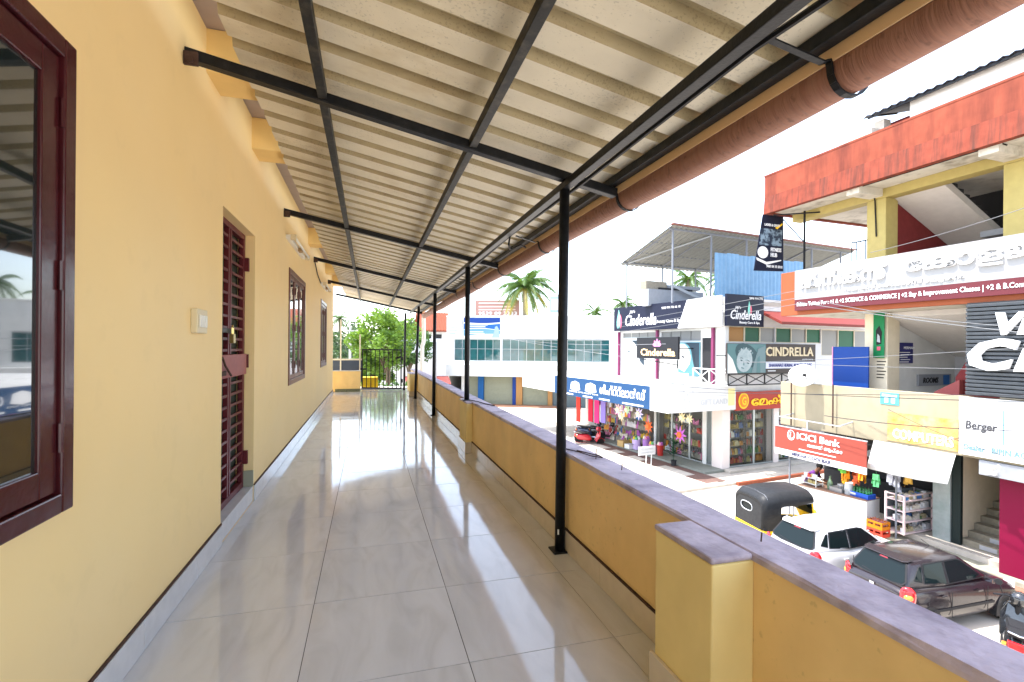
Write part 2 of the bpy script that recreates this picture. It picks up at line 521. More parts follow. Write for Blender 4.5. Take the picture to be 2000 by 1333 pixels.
window(*wins[0], 2, m_maroon, 0.055, 0.075, 0.022)
window(*wins[1], 3, m_brown, 0.06, 0.045, 0.012)
window(*wins[2], 3, m_brown, 0.06, 0.045, 0.012)

# small fittings on the wall
sw = thing('switch_box', 'small cream switch box on the yellow wall beside the door', 'switch box', (WX, 2.79, 1.26))
obj('plate', MB().box(WX, WX + 0.03, 2.715, 2.87, 1.235, 1.355), m_cream, sw, bevel=0.005)
for yy in (2.735, 2.775, 2.815):
    obj('switch', MB().box(WX + 0.03, WX + 0.038, yy, yy + 0.03, 1.265, 1.325), m_white, sw, bevel=0.003)
for (ya, yb, z, lab) in ((5.5, 6.75, 2.30, 'white tube light fitted above the nearer three-leaf window'), (9.25, 10.4, 2.28, 'white tube light fitted above the far end window')):
    tl = thing('tube_light', lab, 'lamp', (WX, ya, z), group='tube lights on the yellow wall')
    obj('batten', MB().box(WX, WX + 0.045, ya, yb, z - 0.02, z + 0.025), m_white, tl, bevel=0.004)
    obj('holder', MB().box(WX + 0.045, WX + 0.10, ya, ya + 0.03, z - 0.03, z + 0.03), m_cream, tl, bevel=0.004)
    obj('holder', MB().box(WX + 0.045, WX + 0.10, yb - 0.03, yb, z - 0.03, z + 0.03), m_cream, tl, bevel=0.004)
    obj('starter_box', MB().box(WX + 0.045, WX + 0.08, (ya + yb) / 2 - 0.06, (ya + yb) / 2 + 0.06, z - 0.04, z - 0.0), mat('tan_plastic', (0.3, 0.2, 0.1), 0.5), tl)
    obj('glass_tube', MB().tube([(WX + 0.085, ya + 0.03, z), (WX + 0.085, yb - 0.03, z)], 0.014, 10), m_white, tl, smooth=True)
one('wall_cable', MB().tube([(WX + 0.01, 8.2, 2.5), (WX + 0.012, 8.6, 2.36), (WX + 0.012, 9.2, 2.28)], 0.008, 6), m_cable,
    'thin cable drooping along the yellow wall to the far tube light', 'cable')

# parapet
para = thing('parapet_wall', 'low orange parapet wall with lilac top along the balcony edge', 'parapet', (1.19, 5, 0))
obj('wall', MB().box(1.115, 1.268, -2.6, 13.75, -0.16, 0.545), m_para, para)
def rough_cap(x0, x1, y0, y1, z0, z1, step=0.11, seed=3):
    # hand-trowelled cap: edges wander a few millimetres, with the odd chip
    rnd = random.Random(seed); mb = MB(); n_ = max(2, int((y1 - y0) / step)); rows = []
    for i in range(n_ + 1):
        y = y0 + (y1 - y0) * i / n_
        j = lambda a: rnd.uniform(-a, a)
        ch = 0.007 if rnd.random() < 0.10 else 0.0
        zt = z1 + j(0.0015)
        rows.append([(x0 + j(0.0025), y, z0), (x0 + j(0.0025) + ch * 0.6, y, zt - 0.007 - ch), (x0 + 0.007 + j(0.002) + ch, y, zt), ((x0 + x1) / 2, y, zt + 0.001), (x1 - 0.008 + j(0.002), y, zt), (x1 + j(0.003), y, zt - 0.008), (x1, y, z0)])
    m2 = len(rows[0])
    mb.v = [p for r_ in rows for p in r_]
    for i in range(n_):
        for k in range(m2 - 1):
            a = i * m2 + k
            mb.f.append((a, a + m2, a + m2 + 1, a + 1))
        mb.f.append((i * m2 + m2 - 1, (i + 1) * m2 + m2 - 1, (i + 1) * m2, i * m2))
    mb.f.append(tuple(range(m2))); mb.f.append(tuple(reversed(range(n_ * m2, (n_ + 1) * m2))))
    return mb
obj('coping', rough_cap(1.107, 1.276, -2.6, 13.75, 0.5455, 0.568), m_cope, para, fix=True)
for (a, b, x0, top) in ((1.205, 1.50, 0.965, 0.566), (5.36, 5.78, 1.045, 0.566), (-1.7, -1.4, 0.965, 0.566), (11.75, 12.5, 0.93, 0.545)):
    p = obj('pilaster', MB().box(x0, 1.1148, a, b, 0, top - 0.02), m_pil, para, bevel=0.006)
    obj('coping', MB().box(x0 - 0.005, 1.1078, a - 0.003, b + 0.003, top - 0.02 + 0.001, top + 0.001), m_cope, p, bevel=0.008)
    obj('skirting_tile', MB().box(x0 - 0.014, x0 - 0.0005, a - 0.012, b + 0.012, 0.001, 0.12), m_skirt2, p, bevel=0.002)
    obj('skirting_tile', MB().box(x0, 1.10, a - 0.012, a - 0.0005, 0.001, 0.12), m_skirt2, p, bevel=0.002)
y = -2.6
k = 0
while y < 13.6:
    y2 = min(y + 0.6, 13.7)
    segs = [(y, y2)]
    for (a, b) in ((-1.7, -1.4), (1.205, 1.50), (5.36, 5.78), (11.75, 12.5)):
        ns = []
        for (c, d) in segs:
            if d <= a or c >= b: ns.append((c, d))
            else:
                if c < a: ns.append((c, a))
                if d > b: ns.append((b, d))
        segs = ns
    for a, b in segs:
        obj('skirting_tile', MB().box(1.1015, 1.1145, a + 0.002, b - 0.002, 0.001, 0.118), m_skirt2, para, bevel=0.002)
    y += 0.6
obj('skirting_mortar', MB().box(1.104, 1.1142, -2.6, 13.7, 0.118, 0.127), m_rust, para)
for (x, y, h) in ((1.2, 1.27, 0.03), (1.22, 2.2, 0.035), (1.2, 2.45, 0.06), (1.17, 2.9, 0.02)):
    obj('nail', MB().tube([(x, y, 0.566), (x + 0.003, y, 0.566 + h)], 0.0025, 5), m_rust, para)
one('wire_scrap', MB().tube([(1.14, 2.72, 0.573), (1.17, 2.62, 0.576), (1.2, 2.50, 0.575), (1.235, 2.44, 0.577), (1.245, 2.50, 0.575), (1.22, 2.56, 0.574), (1.18, 2.66, 0.575)], 0.0035, 5), m_rust,
    'rusty scrap of wire lying on the parapet top by the nearest post', 'wire')
one('wire_scrap', MB().tube([(1.12, 5.5, 0.573), (1.16, 5.3, 0.578), (1.2, 5.1, 0.574), (1.25, 4.9, 0.575)], 0.005, 5), m_cable,
    'black wire lying on the parapet top beside the second post', 'wire')

# end of the balcony: low wall, blue-grey sheet, gate
endw = thing('end_wall', 'short orange end wall left of the black gate', 'wall', (-0.52, 13.35, 0))
obj('wall', MB().box(-0.90, -0.20, 13.32, 13.46, 0, 0.53), m_para, endw, bevel=0.01)
obj('coping', MB().box(-0.91, -0.19, 13.31, 13.47, 0.531, 0.548), m_skirt, endw, bevel=0.004)
obj('skirting_tile', MB().box(-0.82, -0.21, 13.305, 13.319, 0.001, 0.075), mat('mossy_stone', (0.16, 0.17, 0.11), 0.7, var=0.3, vscale=15), endw)
bs = thing('sheet_panel', 'blue-grey sheet panel with pale edge strips above the end wall', 'panel', (-0.5, 14.2, 0.3))  # plain blue-grey sheet panel, not a tank
obj('panel', MB().box(-0.95, -0.17, 14.12, 14.16, 0.2, 0.83), mat('blue_grey_sheet', (0.075, 0.10, 0.16), 0.4, var=0.06, vscale=3), bs)
for x in (-0.75, -0.25):
    obj('strip', MB().box(x, x + 0.035, 14.09, 14.118, 0.2, 1.9 if x < -0.5 else 1.5), m_white, bs)
obj('edge_strip', MB().box(-0.96, -0.16, 14.10, 14.118, 0.79, 0.835), m_white, bs)
gate = thing('metal_gate', 'black barred steel gate closing the far end of the balcony', 'gate', (0.35, 13.72, 0.02))
ga = (-0.165, 13.90); gb = (0.845, 13.60)
def gp(t, z): return (ga[0] + (gb[0] - ga[0]) * t, ga[1] + (gb[1] - ga[1]) * t, z)
GT, GB_ = 1.105, 0.03
fr = MB().bar(gp(0, GB_), gp(0, GT), 0.035, 0.035, (1, 0, 0)).bar(gp(1, GB_), gp(1, GT), 0.035, 0.035, (1, 0, 0)).bar(gp(0.02, GT - 0.0175), gp(0.98, GT - 0.0175), 0.035, 0.035).bar(gp(0.02, GB_ + 0.0175), gp(0.98, GB_ + 0.0175), 0.035, 0.035)
obj('frame', fr, m_steel, gate, bevel=0.003)
for k in range(1, 9):
    obj('bar', MB().bar(gp(k / 9, GB_ + 0.036), gp(k / 9, GT - 0.036), 0.022, 0.022, (1, 0, 0)), m_steel, gate)
obj('latch', MB().bar(gp(-0.05, 0.56), gp(0.12, 0.56), 0.02, 0.04).bar(gp(0.0, 0.45), gp(0.0, 0.66), 0.05, 0.03, (1, 0, 0)), m_steel, gate)
for z in (0.25, 0.85):
    obj('hinge', MB().tube([gp(1.03, z - 0.05), gp(1.03, z + 0.05)], 0.018, 8), m_steel, gate)
obj('handle', MB().bar(gp(0.86, 0.86), gp(1.0, 0.90), 0.03, 0.05), m_steel, gate)
one('yellow_crate', MB().prism([(-0.20, 14.5, 0.0), (0.27, 14.5, 0.0), (0.25, 14.5, 0.30), (-0.18, 14.5, 0.30)], (0, 0.3, 0)), mat('yellow_paint', (0.75, 0.50, 0.02), 0.5, var=0.1, vscale=9, c2=(0.5, 0.2, 0.02), mix=0.6, lo=0.5, hi=0.7),
    'bright yellow box standing behind the black gate', 'box', bevel=0.01)
tag(obj('landing', MB().box(-1.0, 1.3, 14.41, 15.2, -0.16, -0.02), mat('raw_concrete', (0.36, 0.34, 0.31), 0.85, var=0.12, vscale=2, bump=0.2, bscale=20)), kind='structure')

# lean-to roof
roof = thing('lean_to_roof', 'corrugated cream lean-to roof on black steel posts over the balcony', 'roof', (1.08, 5.4, 0))
RY = [-0.14, 2.63, 5.40, 8.17, 10.9, 13.62]
SL = -0.196
rz = lambda x: 2.51 + SL * (x + 0.83)
sz = lambda x: 2.572 + SL * (x + 0.63)
for y in RY:
    r_ = obj('rafter', MB().bar((-0.835, y, rz(-0.835) + 0.025), (1.40, y, rz(1.40) + 0.025), 0.055, 0.05), m_steel, roof, bevel=0.004)
    if y < 12: obj('wall_bracket', MB().box(-0.829, -0.77, y - 0.045, y - 0.0285, 2.47, 2.53).tube([(-0.80, y - 0.06, 2.485), (-0.80, y - 0.03, 2.485)], 0.014, 8), m_rust, r_)
for x in (-0.23, 0.53):
    ys = [-2.5] + RY
    for a, b in zip(ys[:-1], ys[1:]):
        b2 = b + (0.0 if b != RY[-1] else 0.35)
        obj('purlin', MB().bar((x, a + 0.03, rz(x) + 0.034), (x, b2 - 0.03, rz(x) + 0.034), 0.042, 0.05), m_purl, roof, bevel=0.003)
obj('front_beam', MB().bar((1.085, -2.5, rz(1.085) - 0.022), (1.085, 13.75, rz(1.085) - 0.022), 0.05, 0.042), m_steel, roof, bevel=0.004)
obj('edge_beam', MB().bar((1.375, -2.5, rz(1.375) + 0.078), (1.375, 13.95, rz(1.375) + 0.078), 0.05, 0.046), m_steel, roof, bevel=0.004)
obj('fascia_strip', MB().box(1.404, 1.411, -2.5, 13.95, 2.095, 2.17), m_strip, roof)
for y, zb, x in ((-0.14, 0.0, 1.075), (2.65, 0.0, 1.072), (5.55, 0.568, 1.085), (8.45, 0.0, 1.075), (11.3, 0.0, 1.02), (13.62, 0.0, 0.93)):
    p = obj('post', MB().tube([(x, y, zb), (1.085 if y < 12 else 0.95, y, 2.09)], 0.029, 20), m_steel, roof, smooth=True)
    obj('base_plate', MB().box(x - 0.05, x + 0.035, y - 0.05, y + 0.05, zb + 0.001, zb + 0.010), m_steel, p)
obj('paint_chip', MB().prism([(1.048, 2.625, 0.105), (1.052, 2.622, 0.105), (1.052, 2.622, 0.135), (1.048, 2.625, 0.135)], (0.004, -0.001, 0)), m_white, roof)
# corrugated sheets, each about a metre wide, lapped
PER, RIB, TOP, HT = 0.235, 0.085, 0.055, 0.045
def sheet_mesh(n):
    prof = []
    for k in range(n):
        y0 = k * PER
        prof += [(y0, 0), (y0 + PER - RIB, 0), (y0 + PER - RIB + (RIB - TOP) / 2, HT), (y0 + PER - (RIB - TOP) / 2, HT)]
    prof.append((n * PER, 0)); prof.append((n * PER + 0.03, 0))
    x0, x1 = -0.63, 1.45
    xs = [x0 + (x1 - x0) * i / 6 for i in range(7)]
    vs = []; fs = []
    m_ = len(prof)
    for x in xs:
        for (y, h) in prof: vs.append((x, y, sz(x) + h))
    for x in xs:
        for (y, h) in prof: vs.append((x, y, sz(x) + h + 0.0015))
    N = len(xs) * m_
    for i in range(len(xs) - 1):
        for j in range(m_ - 1):
            a = i * m_ + j
            fs.append((a, a + 1, a + m_ + 1, a + m_)); fs.append((N + a, N + a + m_, N + a + m_ + 1, N + a + 1))
    for j in range(m_ - 1):
        fs.append((j, j + N, j + 1 + N, j + 1)); e = (len(xs) - 1) * m_ + j; fs.append((e, e + 1, e + 1 + N, e + N))
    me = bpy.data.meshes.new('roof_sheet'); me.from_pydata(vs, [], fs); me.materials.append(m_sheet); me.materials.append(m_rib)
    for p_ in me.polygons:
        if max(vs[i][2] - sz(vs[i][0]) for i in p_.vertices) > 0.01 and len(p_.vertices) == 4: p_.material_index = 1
    return me
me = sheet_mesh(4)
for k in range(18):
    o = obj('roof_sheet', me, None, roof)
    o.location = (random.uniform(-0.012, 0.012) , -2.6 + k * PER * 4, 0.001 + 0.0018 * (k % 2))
for y in [RY[1] + 0.66 + 1.385 * i for i in range(7)]:
    for x in (-0.23, 0.53): pass
# gutter
gut_c = (1.486, 2.080); gr = 0.073
def gutter_mesh():
    prof = []
    for k in range(13):
        t = R(142) + R(218) * k / 12
        prof.append((math.cos(t), math.sin(t)))
    ys = [-2.5 + 0.35 * i for i in range(48)]
    vs = []; fs = []
    outer = [(gut_c[0] + gr * c, gut_c[1] + gr * s) for c, s in prof]
    inner = [(gut_c[0] + (gr - 0.004) * c, gut_c[1] + (gr - 0.004) * s) for c, s in reversed(prof)]
    rim = [(gut_c[0] + gr + 0.006, gut_c[1] + 0.008)]
    loop = outer + rim + inner
    n_ = len(loop)
    for y in ys:
        sag = 0.006 * math.sin(y * 2.27) - 0.004 * max(0, y - 6)
        vs += [(x, y, z + sag) for x, z in loop]
    for i in range(len(ys) - 1):
        for j in range(n_):
            a = i * n_ + j; b = i * n_ + (j + 1) % n_
            fs.append((a, a + n_, b + n_, b))
    fs.append(tuple(range(n_))); fs.append(tuple(reversed(range((len(ys) - 1) * n_, len(ys) * n_))))
    me = bpy.data.meshes.new('gutter'); me.from_pydata(vs, [], fs)
    return me
gutter = obj('gutter', gutter_mesh(), m_gut, roof, smooth=True, fix=True)
obj('downpipe', MB().tube([(1.482, 13.93, 2.04), (1.485, 14.02, 2.0), (1.49, 14.06, 1.90), (1.50, 14.06, 1.5), (1.49, 14.05, 1.3), (1.45, 14.0, 1.2), (1.45, 14.0, -0.2)], 0.055, 14), m_white, roof, smooth=True)
for i in range(11):
    y = 1.22 + 1.40 * i - 1.4
    pts = [(1.20 if i != 1 else 1.13, y, rz(1.2) + 0.02), (1.375, y, rz(1.375) + 0.012), (1.402, y, 2.10)]
    for k in range(0, 11):
        t = math.pi + math.pi * k / 10
        pts.append((gut_c[0] + (gr + 0.007) * math.cos(t), y, gut_c[1] + (gr + 0.007) * math.sin(t)))
    mbs = MB()
    for a, b in zip(pts[:-1], pts[1:]):
        mbs.bar(a, b, 0.022, 0.006, (0, 0.02, 1) if abs(b[0] - a[0]) > abs(b[2] - a[2]) else (1, 0, 0))
    obj('gutter_bracket', mbs, m_steel, roof)
one('roof_cable', MB().tube([(1.14, -2.0, 2.145), (1.15, 1.0, 2.10), (1.145, 1.25, 2.115), (1.14, 2.6, 2.10), (1.135, 3.9, 2.12), (1.14, 5.2, 2.10), (1.13, 8.1, 2.105)], 0.011, 6), m_cable,
    'black cable strapped along the front beam under the lean-to roof', 'cable')
one('roof_cable', MB().tube([(1.12, 3.92, 2.10), (1.12, 3.96, 2.04), (1.16, 4.05, 2.02), (1.30, 4.2, 2.10), (1.38, 4.3, 2.10)], 0.008, 6), m_cable,
    'short black cable loop hanging from the front beam to the gutter', 'cable')
ww = mat('white_label_plastic', (0.8, 0.8, 0.8), 0.5)
# ================================================================== street, far building, shops at the end
FG = Matrix.Translation((15.06, 18.2, 0)) @ Matrix.Rotation(R(8), 4, 'Z')       # corner shop block
FR = Matrix.Translation((14.2, 9.26, 0)) @ Matrix.Rotation(R(3), 4, 'Z') @ Matrix.Translation((-14.2, -9.26, 0))   # building on the right
FF = Matrix.Translation((13, 44.2, 0)) @ Matrix.Rotation(R(-24), 4, 'Z')        # building closing the street
AX = (1, 0, 0); SY = (0, -1, 0)
m_ground = mat('dusty_pale_ground', (0.54, 0.49, 0.42), 0.9, var=0.12, vscale=0.35, c2=(0.38, 0.33, 0.27), mix=0.6, bump=0.2, bscale=6)
m_conc = mat('pale_concrete', (0.46, 0.42, 0.36), 0.85, var=0.1, vscale=1.2, c2=(0.30, 0.265, 0.22), mix=0.5, bump=0.1, bscale=15)
m_wht = mat('white_wall_paint', (0.66, 0.66, 0.64), 0.7, var=0.05, vscale=1.0, c2=(0.50, 0.49, 0.46), mix=0.5, stretch=(1, 1, 0.3))
m_wboard = mat('white_board', (0.62, 0.62, 0.61), 0.45, var=0.02, vscale=1)
m_offw = mat('cream_wall_paint', (0.68, 0.60, 0.45), 0.7, var=0.05, vscale=1.5, c2=(0.5, 0.44, 0.33), mix=0.5, stretch=(1, 1, 0.3))
m_shut = mat('pale_green_shutter', (0.26, 0.27, 0.20), 0.5, var=0.04, vscale=2)
m_blue = mat('bright_blue_paint', (0.012, 0.085, 0.25), 0.4, var=0.05, vscale=2)
m_dblue = mat('deep_blue_paint', (0.01, 0.04, 0.2), 0.4)
m_oran = mat('orange_cream_paint', (0.36, 0.19, 0.07), 0.6)
m_teal = mat('teal_tinted_glass', (0.015, 0.075, 0.08), 0.04, spec=1.0, var=0.25, vscale=0.6, coat=0.6)
m_alu = mat('aluminium_frame', (0.35, 0.38, 0.38), 0.35, metal=0.6)
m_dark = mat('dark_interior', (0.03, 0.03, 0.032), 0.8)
m_ink = mat('black_ink', (0.012, 0.012, 0.014), 0.5)
m_navy = mat('navy_board', (0.010, 0.012, 0.028), 0.45)
m_wink = mat('white_ink', (0.72, 0.72, 0.72), 0.5)
m_grey = mat('mid_grey_paint', (0.25, 0.26, 0.28), 0.6, var=0.05, vscale=3)
m_lgrey = mat('light_grey_paint', (0.34, 0.355, 0.365), 0.55, var=0.05, vscale=3)
m_redp = mat('sign_red', (0.34, 0.036, 0.022), 0.45)
m_pinkp = mat('magenta_paint', (0.15, 0.004, 0.028), 0.4)
m_galv = mat('galvanised_steel', (0.17, 0.18, 0.20), 0.5)
m_grass = mat('roadside_grass_green', (0.07, 0.12, 0.03), 0.9, var=0.3, vscale=2)

ground = tag(obj('street_ground', MB().quad((-900, -900, GZ), (900, -900, GZ), (900, 900, GZ), (-900, 900, GZ)), m_ground), kind='structure')
tag(obj('grass_verge', MB().quad((-60, 70, GZ + 0.05), (80, 70, GZ + 0.05), (140, 300, GZ + 0.05), (-120, 300, GZ + 0.05)), m_grass), kind='structure')

# ---------------------------------------------------------------- corner pavement
pave = tag(obj('pavement', MB().box(-4.1, 0.0, -1.6, 16, GZ - 0.1, GZ + 0.10).box(0.0, 9.0, -1.6, 0.1, GZ - 0.1, GZ + 0.10), m_conc, F=FG), kind='structure')
sl = MB().box(-0.595, 0.595, -0.745, 0.745, 0, 0.022).mesh('paving_slab'); sl.materials.append(m_conc)
for i in range(2):
    for j in range(8):
        o = obj('paving_slab', sl, None, pave); o.location = (-3.45 + i * 1.2, -0.82 + j * 1.5, GZ + 0.1 + random.uniform(0, 0.006))
m_bpave = mat('brown_paver', (0.14, 0.085, 0.07), 0.8, var=0.12, vscale=5)
bp_ = MB().box(-0.53, 0.53, -0.37, 0.37, 0, 0.024).mesh('paver'); bp_.materials.append(m_bpave)
for j in range(14):
    o = obj('paver', bp_, None, pave); o.location = (-1.72, -0.9 + j * 0.75, GZ + 0.1 + random.uniform(0, 0.004))
m_gstep = mat('grey_green_step', (0.20, 0.21, 0.18), 0.7, var=0.08, vscale=3)
tag(obj('shop_step', MB().box(-1.15, -0.02, -0.15, 10, GZ + 0.102, GZ + 0.20), m_gstep, F=FG, bevel=0.01), kind='structure')
tag(obj('shop_step', MB().box(-0.02, 8.0, -0.45, -0.02, GZ + 0.102, GZ + 0.20), m_conc, F=FG, bevel=0.01), kind='structure')
tag(obj('kerb', MB().box(-1.0, 9.0, -1.75, -1.605, GZ - 0.05, GZ + 0.13), mat('red_oxide_kerb', (0.22, 0.06, 0.03), 0.7, var=0.12, vscale=3), F=FG, bevel=0.01), kind='structure')

# ---------------------------------------------------------------- building closing the street
fb = thing('white_building', 'long white two-storey building with teal window band closing the street', 'building', (0, 0, GZ), FF)
wf = lambda u, v, d: (u, d, v)
obj('wall', MB().holes(-6.4, 9.6, -0.45, 4.05, [(-5.65, -1.20, -0.12, 1.94), (-1.02, 8.9, -0.12, 1.98)], wf, 0.25), m_wht, fb)
obj('wall', MB().box(-6.4, -6.2, 0.25, 8, GZ, 4.05).box(9.4, 9.6, 0.25, 8, GZ, 4.05).box(-6.4, 9.6, 7.8, 8.0, GZ, 4.05), m_wht, fb)
obj('roof', MB().box(-6.4, 9.6, 0.3, 7.8, 3.3, 3.45), m_conc, fb)
obj('floor_slab', MB().box(-6.3, 9.5, 0.3, 7.8, -0.6, -0.45), m_conc, fb)
cn = obj('canopy', MB().box(-6.8, 9.8, -1.1, 0.0, -1.52, -0.42), m_wht, fb, bevel=0.02)
obj('canopy_box', MB().box(1.75, 4.6, -1.5, -1.11, -2.15, -0.95), m_wht, fb, bevel=0.02)
obj('parapet_cap', MB().box(-6.45, 9.65, -0.06, 0.3, 4.052, 4.16), m_wht, fb, bevel=0.01)
for (a, b, n_) in ((-5.65, -1.20, 6), (-1.02, 8.9, 13)):
    wdw = obj('window', MB().box(a, b, 0.08, 0.13, -0.12, -0.06).box(a, b, 0.08, 0.13, 1.88, 1.94), m_alu, fb)
    st = (b - a) / n_
    for k in range(n_):
        obj('mullion', MB().box(a + k * st, a + k * st + 0.05, 0.075, 0.13, -0.06, 1.88), m_alu, wdw)
        x0, x1 = a + k * st + 0.052, a + (k + 1) * st - 0.002
        for (z0, z1) in ((-0.06, 1.0), (1.04, 1.88)):
            dy = random.uniform(-0.01, 0.01)
            obj('pane', MB().add([(x0, 0.10 + dy, z0), (x1, 0.10 - dy, z0), (x1, 0.10 - dy, z1), (x0, 0.10 + dy, z1), (x0, 0.12 + dy, z0), (x1, 0.12 - dy, z0), (x1, 0.12 - dy, z1), (x0, 0.12 + dy, z1)], [(0, 1, 2, 3), (7, 6, 5, 4), (0, 4, 5, 1), (2, 6, 7, 3), (1, 5, 6, 2), (3, 7, 4, 0)]), m_teal, wdw)
        obj('transom', MB().box(x0, x1, 0.085, 0.125, 1.0, 1.04), m_alu, wdw)
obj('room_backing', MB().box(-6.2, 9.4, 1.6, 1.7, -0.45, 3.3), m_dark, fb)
# ground floor: roller shutters between painted piers
def shutter(par, a, b, z0, z1, y=0.12):
    s = obj('roller_shutter', MB().box(a, b, y + 0.03, y + 0.06, z0, z1), m_shut, par)
    n_ = int((z1 - z0) / 0.115)
    h = (z1 - z0) / n_
    me = MB().prism([(a, y + 0.03, 0.004), (a, y + 0.005, 0.02), (a, y, h / 2), (a, y + 0.005, h - 0.02), (a, y + 0.03, h - 0.004)], (b - a, 0, 0)).mesh('slat')
    me.materials.append(m_shut)
    for k in range(n_):
        obj('slat', me, None, s).location = (0, 0, z0 + k * h)
for (a, b) in ((-4.35, -3.32), (-2.72, -0.02), (0.95, 3.3)):
    shutter(fb, a, b, GZ + 0.12, -1.53)
for (a, b, m_) in ((-3.3, -2.75, m_blue), (0.0, 0.32, m_dblue), (0.34, 0.93, m_oran), (3.32, 3.75, m_oran), (-4.9, -4.37, m_wht)):
    obj('pier', MB().box(a, b, -0.1, 0.25, GZ, -1.53), m_, fb, bevel=0.01)
obj('wall', MB().box(3.76, 9.4, 0.0, 0.25, GZ, -1.53), mat('dim_shop_front', (0.10, 0.13, 0.14), 0.5), fb)
obj('plinth', MB().box(-5.0, 5.0, -1.0, 0.3, GZ - 0.1, GZ + 0.12), mat('red_brown_plinth', (0.30, 0.16, 0.10), 0.8), fb, bevel=0.01)
bb = obj('billboard', MB().box(-4.75, -1.15, -0.16, -0.08, 2.05, 4.0), m_wboard, F=FF)
tag(bb, 'blue and white printed hoarding on the white building behind the posts', 'billboard')
def wave(x0, x1, zf0, zf1, n=14):
    top = [(x0 + (x1 - x0) * i / n, zf1(i / n)) for i in range(n + 1)]
    bot = [(x0 + (x1 - x0) * i / n, zf0(i / n)) for i in range(n + 1)]
    return top, bot
def strip(par, x0, x1, f0, f1, y, m, name='print_band', th=0.008):
    t, b_ = wave(x0, x1, f0, f1)
    poly = [(x, y, z) for x, z in b_] + [(x, y, z) for x, z in reversed(t)]
    return obj(name, MB().prism(poly, (0, -th, 0)), m, par)
m_sky1 = mat('print_mid_blue', (0.02, 0.10, 0.30), 0.4); m_sky2 = mat('print_light_blue', (0.12, 0.26, 0.38), 0.4)
strip(bb, -4.7, -1.2, lambda t: 3.55 - 0.1 * math.sin(3 * t), lambda t: 3.97, -0.162, m_dblue)
strip(bb, -4.7, -1.2, lambda t: 2.75 + 0.25 * math.sin(2.5 * t + 0.5), lambda t: 3.42 - 0.12 * math.sin(3 * t), -0.163, m_sky1)
strip(bb, -4.7, -1.2, lambda t: 2.25 + 0.2 * math.sin(2 * t), lambda t: 2.70 + 0.24 * math.sin(2.5 * t + 0.5), -0.162, m_sky2)
for k, (z, w_) in enumerate(((3.25, 1.9), (3.08, 1.7), (2.92, 1.8), (2.6, 1.5), (2.45, 1.6))):
    obj('print_line', MB().box(-4.3, -4.3 + w_, -0.182, -0.172, z, z + 0.06), m_wink, bb)
obj('print_figure', MB().prism([(-2.0, -0.173, 2.1), (-1.25, -0.173, 2.1), (-1.32, -0.173, 2.9), (-1.5, -0.173, 3.2), (-1.7, -0.173, 3.1), (-1.75, -0.173, 2.7)], (0, -0.008, 0)), mat('print_grey_green', (0.25, 0.33, 0.33), 0.5), bb)
b2 = one('billboard', MB().box(-6.3, -4.85, -0.35, -0.28, 2.1, 3.95), m_wboard, 'pale white and light blue hoarding left of the blue one', 'billboard', F=FF)
for k in range(5):
    obj('print_line', MB().box(-6.1, -5.4 + 0.1 * (k % 3), -0.362, -0.352, 2.4 + k * 0.28, 2.47 + k * 0.28), m_sky2, b2)
FB2 = FF @ Matrix.Translation((0, 14, 0))
b3 = thing('billboard', 'large faded red and white phone number hoarding on the skyline', 'billboard', (-4, 0, GZ), FB2)
bd = obj('board', MB().box(-6.6, -1.1, 0, 0.1, 5.0, 7.0), mat('faded_pink_board', (0.36, 0.20, 0.165), 0.5), b3)
for z in (6.55, 6.12, 5.75):
    obj('print_line', MB().box(-6.2, -1.6, -0.012, -0.002, z, z + 0.16), mat('print_pale_red', (0.72, 0.55, 0.5), 0.5), bd)
text(bd, '9539 09 3333', m_wink, (-6.2, -0.005, 5.15), AX, 4.8, 0.45, offset=0.02)
for x in (-6.0, -4.0, -1.8):
    obj('post', MB().box(x, x + 0.1, 0.1, 0.2, GZ, 6.9), m_galv, b3)
b4 = thing('billboard', 'pale blue roof hoarding on a frame right of the tall palm', 'billboard', (5.2, 5, 3.4), FF)
bd = obj('board', MB().box(3.2, 4.9, 4.0, 4.05, 4.75, 6.4), mat('pale_blue_board', (0.25, 0.34, 0.42), 0.4), b4)
obj('print_panel', MB().box(3.35, 4.1, 3.985, 3.998, 5.0, 6.1), m_wboard, bd)
obj('print_panel', MB().box(4.2, 4.8, 3.985, 3.998, 5.3, 6.0), m_sky2, bd)
for x in (3.3, 4.75):
    obj('post', MB().box(x, x + 0.08, 4.06, 4.14, 3.4, 6.4), m_galv, b4)

# small houses and shops at the left end of the street
lo = thing('tiled_house', 'small white house with red tiled roof beyond the posts', 'house', (5.5, 52, GZ))
obj('wall', MB().box(5.3, 8.2, 52, 58, GZ, 2.9), m_wht, lo)
obj('window', MB().box(5.55, 6.3, 51.93, 51.995, 1.6, 2.5), m_dark, lo); obj('window', MB().box(6.6, 7.4, 51.93, 51.995, 1.6, 2.5), m_dark, lo)
rf = obj('roof', MB().prism([(5.0, 51.3, 2.75), (8.5, 51.3, 2.75), (8.5, 51.3, 2.9), (5.0, 51.3, 2.9)], (0, 0.15, 0)).add([(5.0, 51.3, 2.9), (8.5, 51.3, 2.9), (8.5, 55, 5.0), (5.0, 55, 5.0), (8.5, 58.6, 2.9), (5.0, 58.6, 2.9)], [(0, 1, 2, 3), (3, 2, 4, 5)]), mat('red_roof_tile', (0.20, 0.055, 0.03), 0.8, var=0.2, vscale=6), lo)
for k in range(12):
    obj('tile_row', MB().tube([(5.05 + k * 0.31, 51.3, 2.93), (5.05 + k * 0.31, 55, 5.03)], 0.05, 6), MATS['red_roof_tile'], rf)
ls = thing('low_shop', 'low white roadside shop with red tin awning left of the shutters', 'shop', (3.6, 40, GZ))
